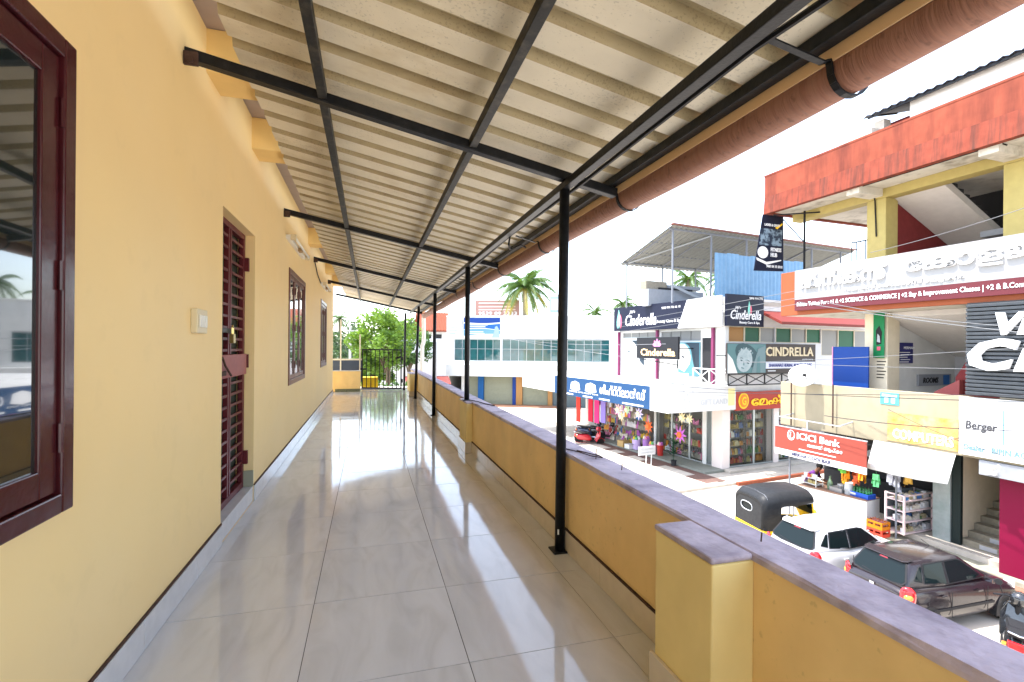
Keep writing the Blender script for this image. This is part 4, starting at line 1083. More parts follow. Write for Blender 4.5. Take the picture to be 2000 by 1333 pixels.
for k, (a, b, z0, z1, m_) in enumerate(((-0.5, 3.3, 3.41, 4.3, m_grey), (0.3, 2.6, 4.302, 4.42, m_dark), (-0.5, 0.9, 4.303, 4.75, mat('weathered_wood', (0.25, 0.22, 0.17), 0.8, var=0.15, vscale=6)), (1.0, 3.4, 4.43, 4.62, m_grey))):
    obj('plank', MB().box(a, b, 4.4 + 0.1 * k, 4.9 + 0.1 * k, z0, z1), m_, blk, bevel=0.01)
obj('plank', MB().bar((1.0, 4.2, 4.5), (2.9, 4.2, 3.9), 0.05, 0.14), m_lgrey, blk)
# blue sheets
m_tarp = mat('blue_sheet', (0.14, 0.27, 0.42), 0.45, var=0.06, vscale=2, c2=(0.19, 0.33, 0.48), mix=0.6)
tp = thing('blue_screen', 'light blue corrugated metal screen on the parlour roof', 'screen', (1.6, 0.3, 3.5), FG)
for k in range(8):
    x = -0.2 + k * 0.75
    vs = MB()
    n_ = 6
    for i in range(n_):
        a = x + i * 0.744 / n_; b = x + (i + 1) * 0.744 / n_
        d0, d1 = (0, 0.03) if i % 2 else (0.03, 0)
        vs.add([(a, 0.3 + d0, 3.45), (b, 0.3 + d1, 3.45), (b, 0.3 + d1, 5.5 + 0.04 * (k % 2)), (a, 0.3 + d0, 5.5 + 0.04 * (k % 2)), (a, 0.312 + d0, 3.45), (b, 0.312 + d1, 3.45), (b, 0.312 + d1, 5.5 + 0.04 * (k % 2)), (a, 0.312 + d0, 5.5 + 0.04 * (k % 2))], [(0, 1, 2, 3), (7, 6, 5, 4), (3, 2, 6, 7)])
    obj('sheet', vs, m_tarp, tp)
obj('rail', MB().bar((-0.2, 0.36, 4.4), (5.9, 0.36, 4.4), 0.04, 0.05), m_galv, tp)

# things hanging and standing in front of the shops
def star(x, y, z, r, n, mo, mi, lab, grp):
    t = thing('paper_star', lab, 'paper star', (x, y, z - r), FG, grp)
    pts = []
    for k in range(2 * n):
        rr = r if k % 2 == 0 else r * 0.42
        a_ = math.pi * k / n
        pts.append((0, rr * math.sin(a_), rr * math.cos(a_)))
    vs = [(x - 0.09, y, z), (x + 0.09, y, z)] + [(x, y + p[1], z + p[2]) for p in pts]
    fs = []
    for k in range(2 * n):
        a_ = 2 + k; b = 2 + (k + 1) % (2 * n)
        fs += [(0, a_, b), (1, b, a_)]
    obj('body', MB().add(vs, fs), mo, t)
    obj('centre', MB().lathe([(0.001, -0.05), (r * 0.3, -0.03), (r * 0.36, 0), (r * 0.3, 0.03), (0.001, 0.05)], (x - 0.07, y, z), 12, 'x', False), mi, t)
    obj('string', MB().tube([(x, y, z + r * 0.9), (x, y, -1.46)], 0.006, 4), m_cable, t)
m_st = [mat('star_pink', (0.72, 0.48, 0.55), 0.5), mat('star_green', (0.45, 0.65, 0.42), 0.5), mat('star_lilac', (0.55, 0.50, 0.75), 0.5), mat('star_cream', (0.75, 0.66, 0.42), 0.5), mat('star_orange', (0.75, 0.12, 0.03), 0.5), mat('star_purple', (0.45, 0.12, 0.45), 0.5)]
for (y, z, r, mi, lab) in ((4.6, -1.95, 0.42, 0, 'large pink paper star hanging first from the left under the blue sign'), (3.9, -1.85, 0.30, 1, 'pale green paper star hanging under the blue sign'), (3.0, -1.95, 0.36, 2, 'lilac paper star hanging between the green and orange stars'),
                          (4.35, -2.25, 0.28, 3, 'small cream paper star hanging below the large pink one'), (2.3, -2.45, 0.34, 4, 'bright orange paper star hanging under the blue sign end'), (1.0, -1.9, 0.30, 3, 'cream paper star hanging under the blank white sign panel'), (0.55, -1.9, 0.26, 3, 'small cream paper star hanging nearest the corner column'), (1.1, -2.7, 0.42, 5, 'purple paper star with an orange heart near the shop corner')):
    star(-2.2 if y > 2 else -1.4, y, z, r, 8, m_st[mi], m_st[4 if mi == 5 else (3 if mi != 4 else 4)], lab, 'paper stars hanging under the canopy')
cl = [((0.55, 0.03, 0.06), 'crimson cloth length hanging at the left shop front'), ((0.62, 0.05, 0.20), 'rose pink cloth length hanging at the left shop front'), ((0.26, 0.20, 0.50), 'violet cloth length hanging at the left shop front'), ((0.60, 0.07, 0.05), 'bright red cloth length hanging by the doorway'), ((0.16, 0.16, 0.2), 'dark grey clothes hanging beside the violet cloth')]
for k, (c, lab) in enumerate(cl):
    y = 7.9 - 0.62 * k if k != 3 else 9.2
    mb = MB(); n_ = 9; w_ = 0.5; zb = -3.0 if k < 2 else (-2.9 if k == 2 else (-3.2 if k == 3 else -2.2))
    for i in range(n_):
        a = y - w_ * i / n_; b = y - w_ * (i + 1) / n_
        d0, d1 = (0, 0.06) if i % 2 else (0.06, 0)
        mb.add([(-1.9 + d0, a, zb), (-1.9 + d1, b, zb), (-1.9 + d1, b, -1.6), (-1.9 + d0, a, -1.6), (-1.88 + d0, a, zb), (-1.88 + d1, b, zb), (-1.88 + d1, b, -1.6), (-1.88 + d0, a, -1.6)], [(0, 1, 2, 3), (7, 6, 5, 4), (0, 4, 5, 1)])
    one('hanging_cloth', mb, mat('cloth_%s' % ('crimson', 'rose', 'violet', 'red', 'charcoal')[k], c, 0.8), lab, 'cloth', F=FG, group='cloth hanging at the shop fronts')
one('cloth_rail', MB().tube([(-1.9, 9.3, -1.59), (-1.9, 4.8, -1.59)], 0.02, 6), m_galv, 'steel rail the shop cloths hang from', 'rail', F=FG)
# tubs, boxes and parcels on the step
def tub(x, y, r, h, m_, lab):
    t = thing('plastic_tub', lab, 'tub', (x, y, FL0 + 0.1), FG, 'plastic tubs on the shop step')
    obj('body', MB().lathe([(r * 0.8, 0), (r, h), (r * 1.06, h), (r * 1.06, h + 0.02), (r * 0.9, h + 0.02), (r * 0.88, h * 0.85)], (x, y, FL0 + 0.101), 14), m_, t)
    for k in range(5):
        a_ = k * 1.3
        obj('toy', MB().lathe([(0.02, 0), (r * 0.35, 0.07), (r * 0.3, 0.16), (0.02, 0.22)], (x + r * 0.5 * math.cos(a_), y + r * 0.5 * math.sin(a_), FL0 + 0.05 + h), 8), PM[(k * 3 + int(x * 7)) % 12], t)
m_lil = mat('lilac_plastic', (0.50, 0.38, 0.62), 0.35); m_pnk = mat('pink_plastic', (0.62, 0.25, 0.40), 0.35); m_redpl = mat('red_plastic', (0.35, 0.03, 0.025), 0.35)
tub(-0.8, 4.9, 0.24, 0.5, m_lil, 'lilac plastic tub leftmost on the shop step'); tub(-0.7, 4.25, 0.2, 0.62, mat('purple_plastic', (0.32, 0.16, 0.42), 0.35), 'purple plastic tub standing mid-step before the left shop'); tub(-0.75, 3.7, 0.2, 0.45, m_pnk, 'pink plastic tub between the purple and red ones'); tub(-0.7, 3.2, 0.17, 0.5, m_redpl, 'red plastic tub nearest the white shop post')
for (x, y, w_, d_, h, m_, lab) in ((-1.0, 5.75, 0.45, 0.5, 0.32, mat('brown_cardboard', (0.42, 0.28, 0.12), 0.8), 'open brown cardboard box at the end of the shop step'), (-1.0, 5.2, 0.4, 0.4, 0.22, m_wboard, 'low white cardboard box on the shop step')):
    t = thing('cardboard_box', lab, 'box', (x, y, FL0 + 0.1), FG)
    z = FL0 + 0.102
    obj('body', MB().box(x - w_ / 2, x + w_ / 2, y - d_ / 2, y + d_ / 2, z, z + h), m_, t, bevel=0.006)
    obj('flap', MB().prism([(x - w_ / 2, y - d_ / 2, z + h), (x + w_ / 2, y - d_ / 2, z + h), (x + w_ / 2, y - d_ / 2 - 0.15, z + h + 0.08), (x - w_ / 2, y - d_ / 2 - 0.15, z + h + 0.08)], (0, 0, 0.006)), m_, t)
rack('open display rack of the left shop beside the tubs', -0.1, 0.25, 4.7, 9.0, [FL0 + 0.5, FL0 + 1.0, FL0 + 1.5], FG)
goods('shop_goods', [(-0.08, 4.75, FL0 + 0.5, 4.1), (-0.08, 4.75, FL0 + 1.0, 4.1), (-0.08, 4.75, FL0 + 1.5, 4.1), (-0.5, 5.0, FL0 + 0.12, 3.8), (-0.4, 5.0, FL0 + 0.32, 3.0)], FG, 'bags, toys and packets piled at the left shop front', (0.18, 0.42), axis='y')
goods('hanging_goods', [(-1.2, 4.8, -2.1, 3.0), (-1.0, 4.8, -2.5, 2.8), (-1.6, 6.0, -2.0, 1.2)], FG, 'small bags and toys hanging in bunches under the blue sign', (0.22, 0.45), axis='y', pal=[PM[10], PM[11], PM[5], PM[7], PM[9], PM[8], PM[2]])
ps = thing('pavement_sign', 'small white metal sign board on legs by the kerb', 'sign', (-2.5, 2.0, GZ + 0.12), FG)
b_ = obj('board', MB().box(-3.0, -2.05, 1.98, 2.02, GZ + 0.62, GZ + 1.02), m_wboard, ps)
text(b_, 'NO PARKING', m_fade, (-2.9, 1.976, GZ + 0.84), AX, 0.75, 0.09); text(b_, 'CUSTOMERS ONLY', m_fade, (-2.9, 1.976, GZ + 0.70), AX, 0.75, 0.07)
for x in (-2.55, -2.25):
    obj('leg', MB().bar((x, 2.03, GZ + 0.122), (x + 0.02, 2.03, GZ + 0.62), 0.03, 0.03, (1, 0, 0)), m_wht, ps)
one('potted_plant', MB().lathe([(0.10, 0), (0.13, 0.25), (0.14, 0.25)], (-1.35, 1.55, FL0 + 0.02), 10), m_dark, 'dark plant pot under the purple star', 'plant pot', F=FG)
pp = MB()
for k in range(60):
    a_ = random.uniform(0, 6.28); h = random.uniform(0.2, 1.0); r_ = random.uniform(0.05, 0.3)
    c_ = Vector((-1.35 + r_ * math.cos(a_), 1.55 + r_ * math.sin(a_), FL0 + 0.25 + h)); d_ = Vector((math.cos(a_), math.sin(a_), 0.3)) * 0.16; e_ = Vector((-math.sin(a_), math.cos(a_), 0)) * 0.05
    pp.quad(c_ - d_, c_ + e_, c_ + d_, c_ - e_)
one('shrub', pp.tube([(-1.35, 1.55, FL0 + 0.25), (-1.35, 1.55, FL0 + 1.1)], 0.012, 5), mat('dark_leaf', (0.02, 0.07, 0.03), 0.5), 'dark green leafy plant standing at the shop corner', 'plant', F=FG)
# ================================================================== building on the right
m_orang = mat('weathered_orange_paint', (0.22, 0.052, 0.028), 0.7, var=0.12, vscale=1.2, c2=(0.085, 0.02, 0.014), mix=0.85, stretch=(1, 1.6, 0.25), bump=0.1, bscale=12, lo=0.42, hi=0.72)
m_orclean = mat('orange_paint', (0.26, 0.07, 0.028), 0.6, var=0.05, vscale=1.5)
m_yelpil = mat('yellow_pillar_paint', (0.38, 0.31, 0.11), 0.65, var=0.06, vscale=2, c2=(0.42, 0.33, 0.13), mix=0.5, stretch=(1, 1, 0.3))
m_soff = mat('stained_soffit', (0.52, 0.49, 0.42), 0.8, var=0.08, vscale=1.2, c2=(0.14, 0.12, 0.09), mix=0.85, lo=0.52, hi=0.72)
m_maro = mat('dark_red_wall', (0.16, 0.025, 0.025), 0.7, var=0.1, vscale=2)
m_beige = mat('beige_parapet_paint', (0.29, 0.25, 0.17), 0.7, var=0.06, vscale=1, c2=(0.19, 0.155, 0.10), mix=0.6, stretch=(1, 1, 0.3), lo=0.5, hi=0.8)
m_mid = mat('dim_plaster', (0.45, 0.45, 0.46), 0.8, var=0.05, vscale=1)
rb = thing('commercial_building', 'orange and beige commercial building with open stair on the right', 'building', (15, 8, GZ), FR)
Y0, Y1 = 1.5, 14.7
m_stain = mat('streaked_orange_paint', (0.19, 0.042, 0.024), 0.75, var=0.15, vscale=1.5, c2=(0.035, 0.022, 0.018), mix=0.75, stretch=(1, 4.5, 0.35), lo=0.44, hi=0.70, bump=0.15, bscale=10, detail=6)
obj('roof_band', MB().box(14.2, 14.34, Y0, Y1, 6.74, 7.5), m_orang, rb)
obj('roof_band', MB().prism([(14.14, Y0, 6.13), (14.34, Y0, 6.13), (14.34, Y0, 6.738), (14.19, Y0, 6.738)], (0, Y1 - Y0, 0)), m_stain, rb)
obj('roof_band', MB().box(14.19, 14.36, Y0, Y1 + 0.03, 7.501, 7.56), m_orang, rb)
obj('roof_slab', MB().box(14.342, 20, Y0, Y1, 6.2, 6.4), m_soff, rb)
obj('roof_band', MB().box(14.345, 20, Y1 - 0.14, Y1, 6.13, 6.198).box(14.342, 20, Y1 - 0.14, Y1, 6.402, 7.5), m_orang, rb)
obj('beam', MB().box(15.38, 15.8, Y0, Y1 - 0.15, 5.92, 6.198), m_yelpil, rb, bevel=0.01)
for y in (7.9, 11.24):
    obj('beam', MB().box(14.35, 15.379, y + 0.08, y + 0.48, 5.97, 6.197), m_soff, rb)
for (a, b) in ((11.24, 11.82), (7.75, 8.40), (2.5, 3.1)):
    obj('pillar', MB().box(15.4, 15.95, a, b, 3.2, 5.919), m_yelpil, rb, bevel=0.015)
    obj('pillar', MB().box(15.4, 15.95, a - 0.08, b + 0.04, -1.35, 2.35), m_offw, rb, bevel=0.015)
obj('floor_slab', MB().box(14.36, 20, Y0, 13.9, 2.36, 2.6), m_soff, rb)
obj('floor_slab', MB().box(14.36, 20, Y0, 13.9, -1.45, -1.25), m_soff, rb)
obj('band', MB().box(14.2, 14.355, Y0, 13.96, 2.36, 3.86), m_orclean, rb, bevel=0.01)
obj('parapet', MB().box(14.2, 14.34, Y0, 13.94, -1.44, 0.06), m_beige, rb, bevel=0.015)
obj('parapet', MB().box(14.36, 15.4, 13.8, 13.94, -1.24, 0.06), m_beige, rb)
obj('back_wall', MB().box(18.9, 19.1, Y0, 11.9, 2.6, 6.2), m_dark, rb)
# upper stair: the flight comes down away from the street, its sloping underside shows
m_psof = mat('pale_soffit_plaster', (0.58, 0.55, 0.52), 0.8, var=0.04, vscale=2)
obj('stair_wall', MB().prism([(15.96, 11.32, 2.61), (18.88, 11.32, 2.61), (18.88, 11.32, 4.55), (15.96, 11.32, 5.93)], (0, 0.12, 0)), m_maro, rb)
obj('stair_flight', MB().prism([(15.81, 9.9, 5.915), (18.88, 9.9, 4.50), (18.88, 9.9, 4.72), (15.81, 9.9, 6.14)], (0, 1.41, 0)), m_psof, rb)
for k in range(10):
    obj('step', MB().box(18.62 - 0.28 * k, 18.9 - 0.28 * k, 9.905, 11.305, 4.66 + 0.13 * k, 4.86 + 0.13 * k), m_dark, rb)
obj('stair_landing', MB().box(17.4, 18.88, 8.5, 9.89, 4.55, 4.72), m_grey, rb)
obj('side_wall', MB().box(16.2, 18.88, 8.42, 8.5, 2.61, 4.6), m_psof, rb)
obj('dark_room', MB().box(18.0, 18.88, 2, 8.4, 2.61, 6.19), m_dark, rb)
# first storey: white wall with the underside of the lower flight
obj('side_wall', MB().box(15.96, 18.9, 11.32, 11.44, -1.24, 2.35), m_wht, rb)
obj('back_wall', MB().box(18.9, 19.1, 8.6, 11.9, -1.24, 2.35), m_mid, rb)
obj('stair_flight', MB().prism([(15.6, 8.95, 2.20), (18.88, 8.95, 1.0), (18.88, 8.95, 1.2), (15.6, 8.95, 2.355)], (0, 2.36, 0)), m_psof, rb)
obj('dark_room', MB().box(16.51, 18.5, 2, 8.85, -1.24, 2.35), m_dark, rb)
obj('stair_side', MB().prism([(15.6, 8.3, -0.5), (15.6, 9.5, -0.5), (15.6, 9.5, 0.45), (15.6, 9.2, 1.0), (15.6, 8.3, 1.6)], (0.2, 0, 0)), m_maro, rb)
obj('stair_side', MB().prism([(15.4, 9.3, -0.5), (15.4, 9.9, -0.5), (15.4, 9.9, 0.02), (15.4, 9.3, 0.40)], (0.19, 0, 0)), mat('salmon_wall', (0.30, 0.08, 0.075), 0.7), rb)
# roof-top room
obj('roof_room', MB().box(15.0, 15.2, 4.5, 10.35, 7.0, 8.42), m_wht, rb, bevel=0.03)
obj('roof_room', MB().box(15.22, 19.5, 4.5, 10.3, 6.41, 8.3), m_wht, rb)
obj('roof_room', MB().box(15.0, 15.3, 11.05, 11.35, 6.41, 8.2), m_conc, rb)
obj('roof_room', MB().box(15.5, 19, 10.36, 11.3, 6.41, 8.2), m_maro, rb)
vs = []; fs = []
for i in range(61):
    y = 4.5 + 7.0 * i / 60; h = 0.025 * (1 if i % 2 else -1)
    vs += [(14.75, y, 8.36 + h), (17.0, y, 9.0 + h), (20, y, 8.4 + h), (14.75, y, 8.38 + h), (17.0, y, 9.02 + h), (20, y, 8.42 + h)]
for i in range(60):
    a = 6 * i; b = a + 6
    fs += [(a, a + 1, b + 1, b), (a + 1, a + 2, b + 2, b + 1), (a + 3, b + 3, b + 4, a + 4), (a + 4, b + 4, b + 5, a + 5), (a, b, b + 3, a + 3)]
obj('tin_roof', MB().add(vs, fs), mat('dark_tin', (0.035, 0.035, 0.045), 0.5, var=0.1, vscale=3), rb)
obj('tin_roof_frame', MB().bar((14.82, 4.6, 8.32), (14.82, 11.4, 8.32), 0.05, 0.06).bar((14.82, 11.2, 8.31), (15.8, 11.2, 8.55), 0.05, 0.05), m_steel, rb)
obj('roof_coping', MB().box(14.4, 14.8, 11.0, 12.0, 7.56, 7.82), m_conc, rb)
# balcony rail at the open left end of the second storey
rl = thing('railing', 'dark vertical bar railing on the open upper floor left of the yellow pillar', 'railing', (17, 13, 3.9), FR)
obj('rail', MB().bar((17.6, 13.9, 5.2), (17.6, 12.2, 5.2), 0.04, 0.04).bar((17.6, 13.9, 4.0), (17.6, 12.2, 4.0), 0.04, 0.04), m_steel, rl)
for k in range(11):
    obj('bar', MB().bar((17.6, 13.9 - 0.17 * k, 3.0), (17.6, 13.9 - 0.17 * k, 5.8 if k % 5 == 0 else 5.2), 0.025, 0.025, (1, 0, 0)), m_steel, rl)
one('banner_bracket', MB().bar((14.3, 14.4, 6.05), (16.0, 12.9, 6.0), 0.04, 0.04).bar((15.1, 13.8, 6.13), (15.1, 13.8, 3.9), 0.05, 0.05, (1, 0, 0)).bar((14.5, 14.2, 5.9), (15.1, 13.8, 5.0), 0.03, 0.03), m_steel, 'dark steel bracket poles under the orange roof band', 'bracket', F=FR)
one('conduit_pipe', MB().tube([(15.37, 11.6, 6.1), (15.37, 11.55, 5.9), (15.37, 11.5, 4.75)], 0.02, 6).tube([(14.5, 11.6, 6.18), (14.5, 8.0, 6.18), (14.5, 7.9, 6.1)], 0.02, 6), m_cable, 'black conduit running down the yellow pillar with a white switch', 'pipe', F=FR)
# signs
cs = one('college_sign', MB().box(14.08, 14.195, Y0, 13.3, 2.87, 3.86), mat('college_board_white', (0.27, 0.27, 0.27), 0.5), 'long white college sign with raised white Malayalam letters', 'sign', F=FR)
text(cs, '\u0d2b\u0d3f\u0d28\u0d3f\u0d15\u0d4d\u0d38\u0d4d', m_wink, (14.08, 13.05, 3.22), SY, 2.75, 0.48, offset=0.012, thick=0.07)
text(cs, '\u0d47\u0d15\u0d3e\u0d33\u0d1c\u0d4d', m_wink, (14.08, 9.85, 3.22), SY, 2.9, 0.54, offset=0.012, thick=0.07)
text(cs, '\u0d38\u0d2f\u0d7b\u0d38\u0d4d \u0d15\u0d4a\u0d2e\u0d47\u0d34\u0d4d\u0d38\u0d4d \u0d1f\u0d4d\u0d2f\u0d42\u0d37\u0d7b'.replace('\u0d15\u0d4a', '\u0d46\u0d15\u0d3e'), m_wink, (14.08, 11.6, 2.95), SY, 3.1, 0.16, offset=0.0, thick=0.035)
m_wine = mat('wine_red_print', (0.10, 0.022, 0.028), 0.45)
st_ = obj('print_band', MB().box(14.08, 14.195, Y0, 13.3, 2.50, 2.868), m_wine, cs)
text(st_, 'Private Tuition For : +1 & +2 SCIENCE & COMMERCE | +2 Say & Improvement Classes | +2 & B.Com Session Classes', m_wink, (14.078, 13.2, 2.60), SY, 6.75, 0.17, offset=0.012)
sp = thing('slatted_sign', 'charcoal slatted sign panel with large white letters at the right edge', 'sign', (14.1, 7, 0.1), FR)
obj('backing', MB().box(14.12, 14.19, 4.5, 8.46, 0.10, 2.36), m_dark, sp)
me = MB().prism([(14.06, 4.5, 0.008), (14.115, 4.5, 0.0), (14.115, 4.5, 0.082), (14.04, 4.5, 0.066)], (0, 3.95, 0)).mesh('slat'); me.materials.append(mat('charcoal_slat', (0.075, 0.085, 0.095), 0.4, var=0.1, vscale=3))
for k in range(23):
    obj('slat', me, None, sp).location = (random.uniform(-0.006, 0.006), 0, 0.12 + k * 0.0965)
text(sp, 'Vi', m_wink, (14.02, 7.82, 1.56), SY, 0.66, 0.52, offset=0.045, thick=0.09, shear=0.25)
text(sp, 'Ci', m_wink, (14.02, 8.36, 0.72), SY, 1.3, 0.76, offset=0.045, thick=0.09, shear=0.25, space=1.15)
nb_ = one('notice_board', MB().box(15.97, 16.75, 11.27, 11.318, 0.78, 1.43), mat('navy_notice', (0.03, 0.03, 0.14), 0.4), 'navy notice board with white print on the stair wall', 'notice', F=FR)
text(nb_, 'MERMAID', m_wink, (15.97 + 0.35, 11.269, 1.43 - 0.2), AX, 0.5, 0.08, thick=0.006)
for k in range(5):
    obj('print_line', MB().box(15.97 + 0.15 + 0.05 * (k % 2), 16.75 - 0.15 - 0.06 * (k % 3), 11.262, 11.269, 1.43 - 0.32 - 0.075 * k, 1.43 - 0.295 - 0.075 * k), m_wink, nb_)
gn = one('green_banner', MB().box(15.30, 15.318, 11.19, 11.52, 0.95, 2.34), mat('green_banner_print', (0.01, 0.16, 0.055), 0.5), 'narrow green hanging banner on the lower pillar', 'banner', F=FR)
obj('print_figure', MB().prism([(15.298, 11.42, 1.35), (15.298, 11.28, 1.38), (15.298, 11.26, 1.75), (15.298, 11.34, 1.95), (15.298, 11.44, 1.8)], (-0.006, 0, 0)), m_ink, gn)
obj('print_figure', MB().prism([(15.291, 11.40, 1.45), (15.291, 11.30, 1.42), (15.291, 11.32, 1.62), (15.291, 11.38, 1.7)], (-0.006, 0, 0)), m_lgrey, gn)
obj('print_spot', MB().box(15.290, 15.297, 11.3, 11.4, 1.18, 1.3), m_rose, gn)
for k in range(6):
    obj('print_line', MB().box(15.391, 15.399, 11.2 + 0.03 * (k % 3), 11.47, 0.82 - 0.1 * k, 0.85 - 0.1 * k), m_ink, gn)
rs = one('rooms_sign', MB().box(17.0, 18.6, 11.25, 11.318, 0.05, 0.42), m_grey, 'grey rooms sign board low on the stair wall', 'sign', F=FR)
text(rs, 'ROOMS', m_ink, (17.2, 11.249, 0.14), AX, 0.75, 0.18, offset=0.02, shear=0.2)
obj('print_panel', MB().box(18.2, 18.5, 11.24, 11.249, 0.08, 0.39), m_sky1, rs)
bbd = thing('blue_board', 'plain blue metal board standing left of the lower pillar', 'board', (15, 12, -0.05), FR)
obj('board', MB().box(14.98, 15.03, 11.44, 12.6, 0.0, 1.29), mat('cobalt_board', (0.007, 0.04, 0.20), 0.4), bbd, bevel=0.01)
obj('edge', MB().box(14.97, 15.04, 12.605, 12.63, 0.0, 1.29), m_pnk, bbd)
obj('leg', MB().box(15.035, 15.08, 11.6, 11.65, -1.24, 1.2).box(15.035, 15.08, 12.4, 12.45, -1.24, 1.2), m_steel, bbd)
m_bpr = mat('orange_print', (0.42, 0.22, 0.05), 0.5, c2=(0.45, 0.36, 0.2), mix=0.9, vscale=3)
cpn = one('painted_sign', MB().box(14.185, 14.198, 8.66, 10.35, -1.36, -0.55), m_bpr, 'faded orange computer shop sign on the beige parapet', 'sign', F=FR)
text(cpn, 'COMPUTERS', m_wink, (14.184, 10.2, -1.27), SY, 1.45, 0.27, offset=0.02, thick=0.01)
tq = one('painted_sign', MB().box(14.185, 14.198, 10.05, 10.55, -0.35, -0.02), mat('teal_print', (0.08, 0.32, 0.36), 0.5), 'small teal emblem sign at the top of the beige parapet', 'sign', F=FR)
obj('print_panel', MB().box(14.176, 14.184, 10.1, 10.5, -0.12, -0.06).box(14.176, 14.184, 10.15, 10.25, -0.3, -0.16).box(14.176, 14.184, 10.33, 10.43, -0.3, -0.16), m_wink, tq)
bg_ = one('paint_sign', MB().box(14.10, 14.195, 5.5, 8.60, -1.37, 0.05), m_wboard, 'white paint dealer sign with dark grey lettering', 'sign', F=FR)
text(bg_, 'Berger', mat('dark_grey_ink', (0.05, 0.05, 0.055), 0.5), (14.098, 8.46, -0.78), SY, 0.62, 0.26, offset=0.012, shear=0.1)
text(bg_, 'Dealer : BIPIN AGENCY', mat('pale_blue_ink', (0.13, 0.24, 0.29), 0.5), (14.098, 8.5, -1.24), SY, 1.6, 0.14, offset=0.012)
for k, c in enumerate(((0.45, 0.62, 0.70), (0.6, 0.66, 0.55), (0.50, 0.60, 0.72))):
    obj('print_leaf', MB().prism([(14.099, 8.25 - 0.14 * k, -0.42), (14.099, 8.17 - 0.14 * k, -0.30), (14.099, 8.08 - 0.14 * k, -0.40), (14.099, 8.16 - 0.14 * k, -0.45)], (-0.006, 0, 0)), mat('leaf_print_%s' % 'abc'[k], c, 0.5), bg_)
obj('print_line', MB().box(14.092, 14.099, 7.72, 7.74, -1.0, -0.2), m_sky2, bg_)
# banner hung at the left end of the roof band
fh = one('banner', MB().prism([(13.62, 14.6, 4.03), (15.02, 14.6, 4.08), (15.0, 14.6, 6.12), (14.02, 14.6, 6.10)], (0, 0.02, 0)), m_navy, 'black fitness banner hanging from the orange roof corner', 'banner', F=FR)
obj('photo', MB().prism([(13.85, 14.597, 4.98), (14.92, 14.597, 5.0), (14.94, 14.597, 5.6), (13.95, 14.597, 5.6)], (0, -0.004, 0)), mat('photo_grey_blue', (0.20, 0.27, 0.33), 0.4, c2=(0.02, 0.03, 0.05), mix=1.0, vscale=5, lo=0.42, hi=0.56), fh)
text(fh, 'FITNESS', m_wink, (14.4, 14.596, 4.78), AX, 0.5, 0.14, offset=0.02); text(fh, 'HUB', m_wink, (14.4, 14.596, 4.58), AX, 0.3, 0.15, offset=0.02)
text(fh, 'LADIES & GENTS', m_wink, (14.1, 14.596, 5.70), AX, 0.72, 0.09, offset=0.01); text(fh, '9447 04 10 18 01', m_wink, (14.2, 14.596, 4.18), AX, 0.75, 0.1, offset=0.01)
obj('emblem', MB().prism([(14.03 + 0.25 * math.cos(t * 0.4), 14.596, 4.72 + 0.22 * math.sin(t * 0.4)) for t in range(16)], (0, -0.005, 0)), m_wink, fh)
obj('print_swoosh', MB().prism([(13.72, 14.595, 4.52), (14.2, 14.595, 4.38), (14.9, 14.595, 4.5), (14.9, 14.595, 4.46), (14.2, 14.595, 4.28), (13.75, 14.595, 4.42)], (0, -0.005, 0)), m_wink, fh)
obj('print_swoosh', MB().prism([(14.7, 14.595, 5.62), (14.95, 14.595, 5.8), (14.95, 14.595, 5.86), (14.6, 14.595, 5.66)], (0, -0.005, 0)), m_yink, fh)

# ---------------------------------------------------------------- street level of the right building
PL = GZ + 0.30
tag(obj('plinth', MB().box(14.9, 20, 7.0, 14.2, GZ - 0.1, PL), m_conc, F=FR, bevel=0.015), kind='structure')
tag(obj('plinth', MB().box(14.4, 14.898, 2.0, 10.6, GZ - 0.1, GZ + 0.16), mat('mossy_concrete', (0.27, 0.26, 0.20), 0.85, var=0.15, vscale=3), F=FR, bevel=0.015), kind='structure')
m_red_pave = mat('salmon_paving', (0.26, 0.12, 0.08), 0.8, var=0.1, vscale=3)
tag(obj('red_paving', MB().box(13.6, 14.398, 2.0, 8.2, GZ - 0.1, GZ + 0.05), m_red_pave, F=FR), kind='structure')
obj('column', MB().box(15.2, 15.6, 9.38, 9.80, PL, -1.46), mat('stained_grey_column', (0.27, 0.30, 0.30), 0.7, var=0.1, vscale=2, c2=(0.17, 0.22, 0.205), mix=0.7), rb, bevel=0.01)
obj('shutter_edge', MB().box(15.25, 15.35, 9.17, 9.375, PL, -1.46), mat('black_green_door', (0.012, 0.02, 0.02), 0.5), rb)
obj('stair_wall', MB().box(15.41, 19, 9.20, 9.37, PL, -1.46), m_offw, rb)
obj('stair_wall', MB().box(15.41, 19, 8.25, 8.40, PL, -1.46), m_mid, rb)
for k in range(14):
    s_ = obj('stair_step', MB().box(15.35 + 0.27 * k, 19, 8.402, 9.198, PL + 0.172 * k + (0.001 if k else -0.25), PL + 0.172 * (k + 1)), mat('worn_stair_concrete', (0.22, 0.20, 0.15), 0.85, var=0.12, vscale=4), rb)
    obj('riser_poster', MB().box(15.344 + 0.27 * k, 15.349 + 0.27 * k, 8.43, 8.80 - 0.08 * (k % 3), PL + 0.172 * k + 0.03, PL + 0.172 * (k + 1) - 0.03), m_lgrey, s_)
obj('magenta_pier', MB().box(14.6, 15.3, 6.6, 8.04, GZ + 0.161, -1.80), m_pinkp, rb, bevel=0.01)
obj('magenta_pier', MB().box(15.31, 19, 3, 8.24, GZ, -1.46), m_pinkp, rb)
gbd = thing('light_fascia', 'grey fascia board with a white tube lamp at the right edge', 'fascia', (14.2, 7.5, -1.8), FR)
obj('board', MB().box(14.15, 14.3, 4.0, 8.22, -1.80, -1.445), m_grey, gbd, bevel=0.01)
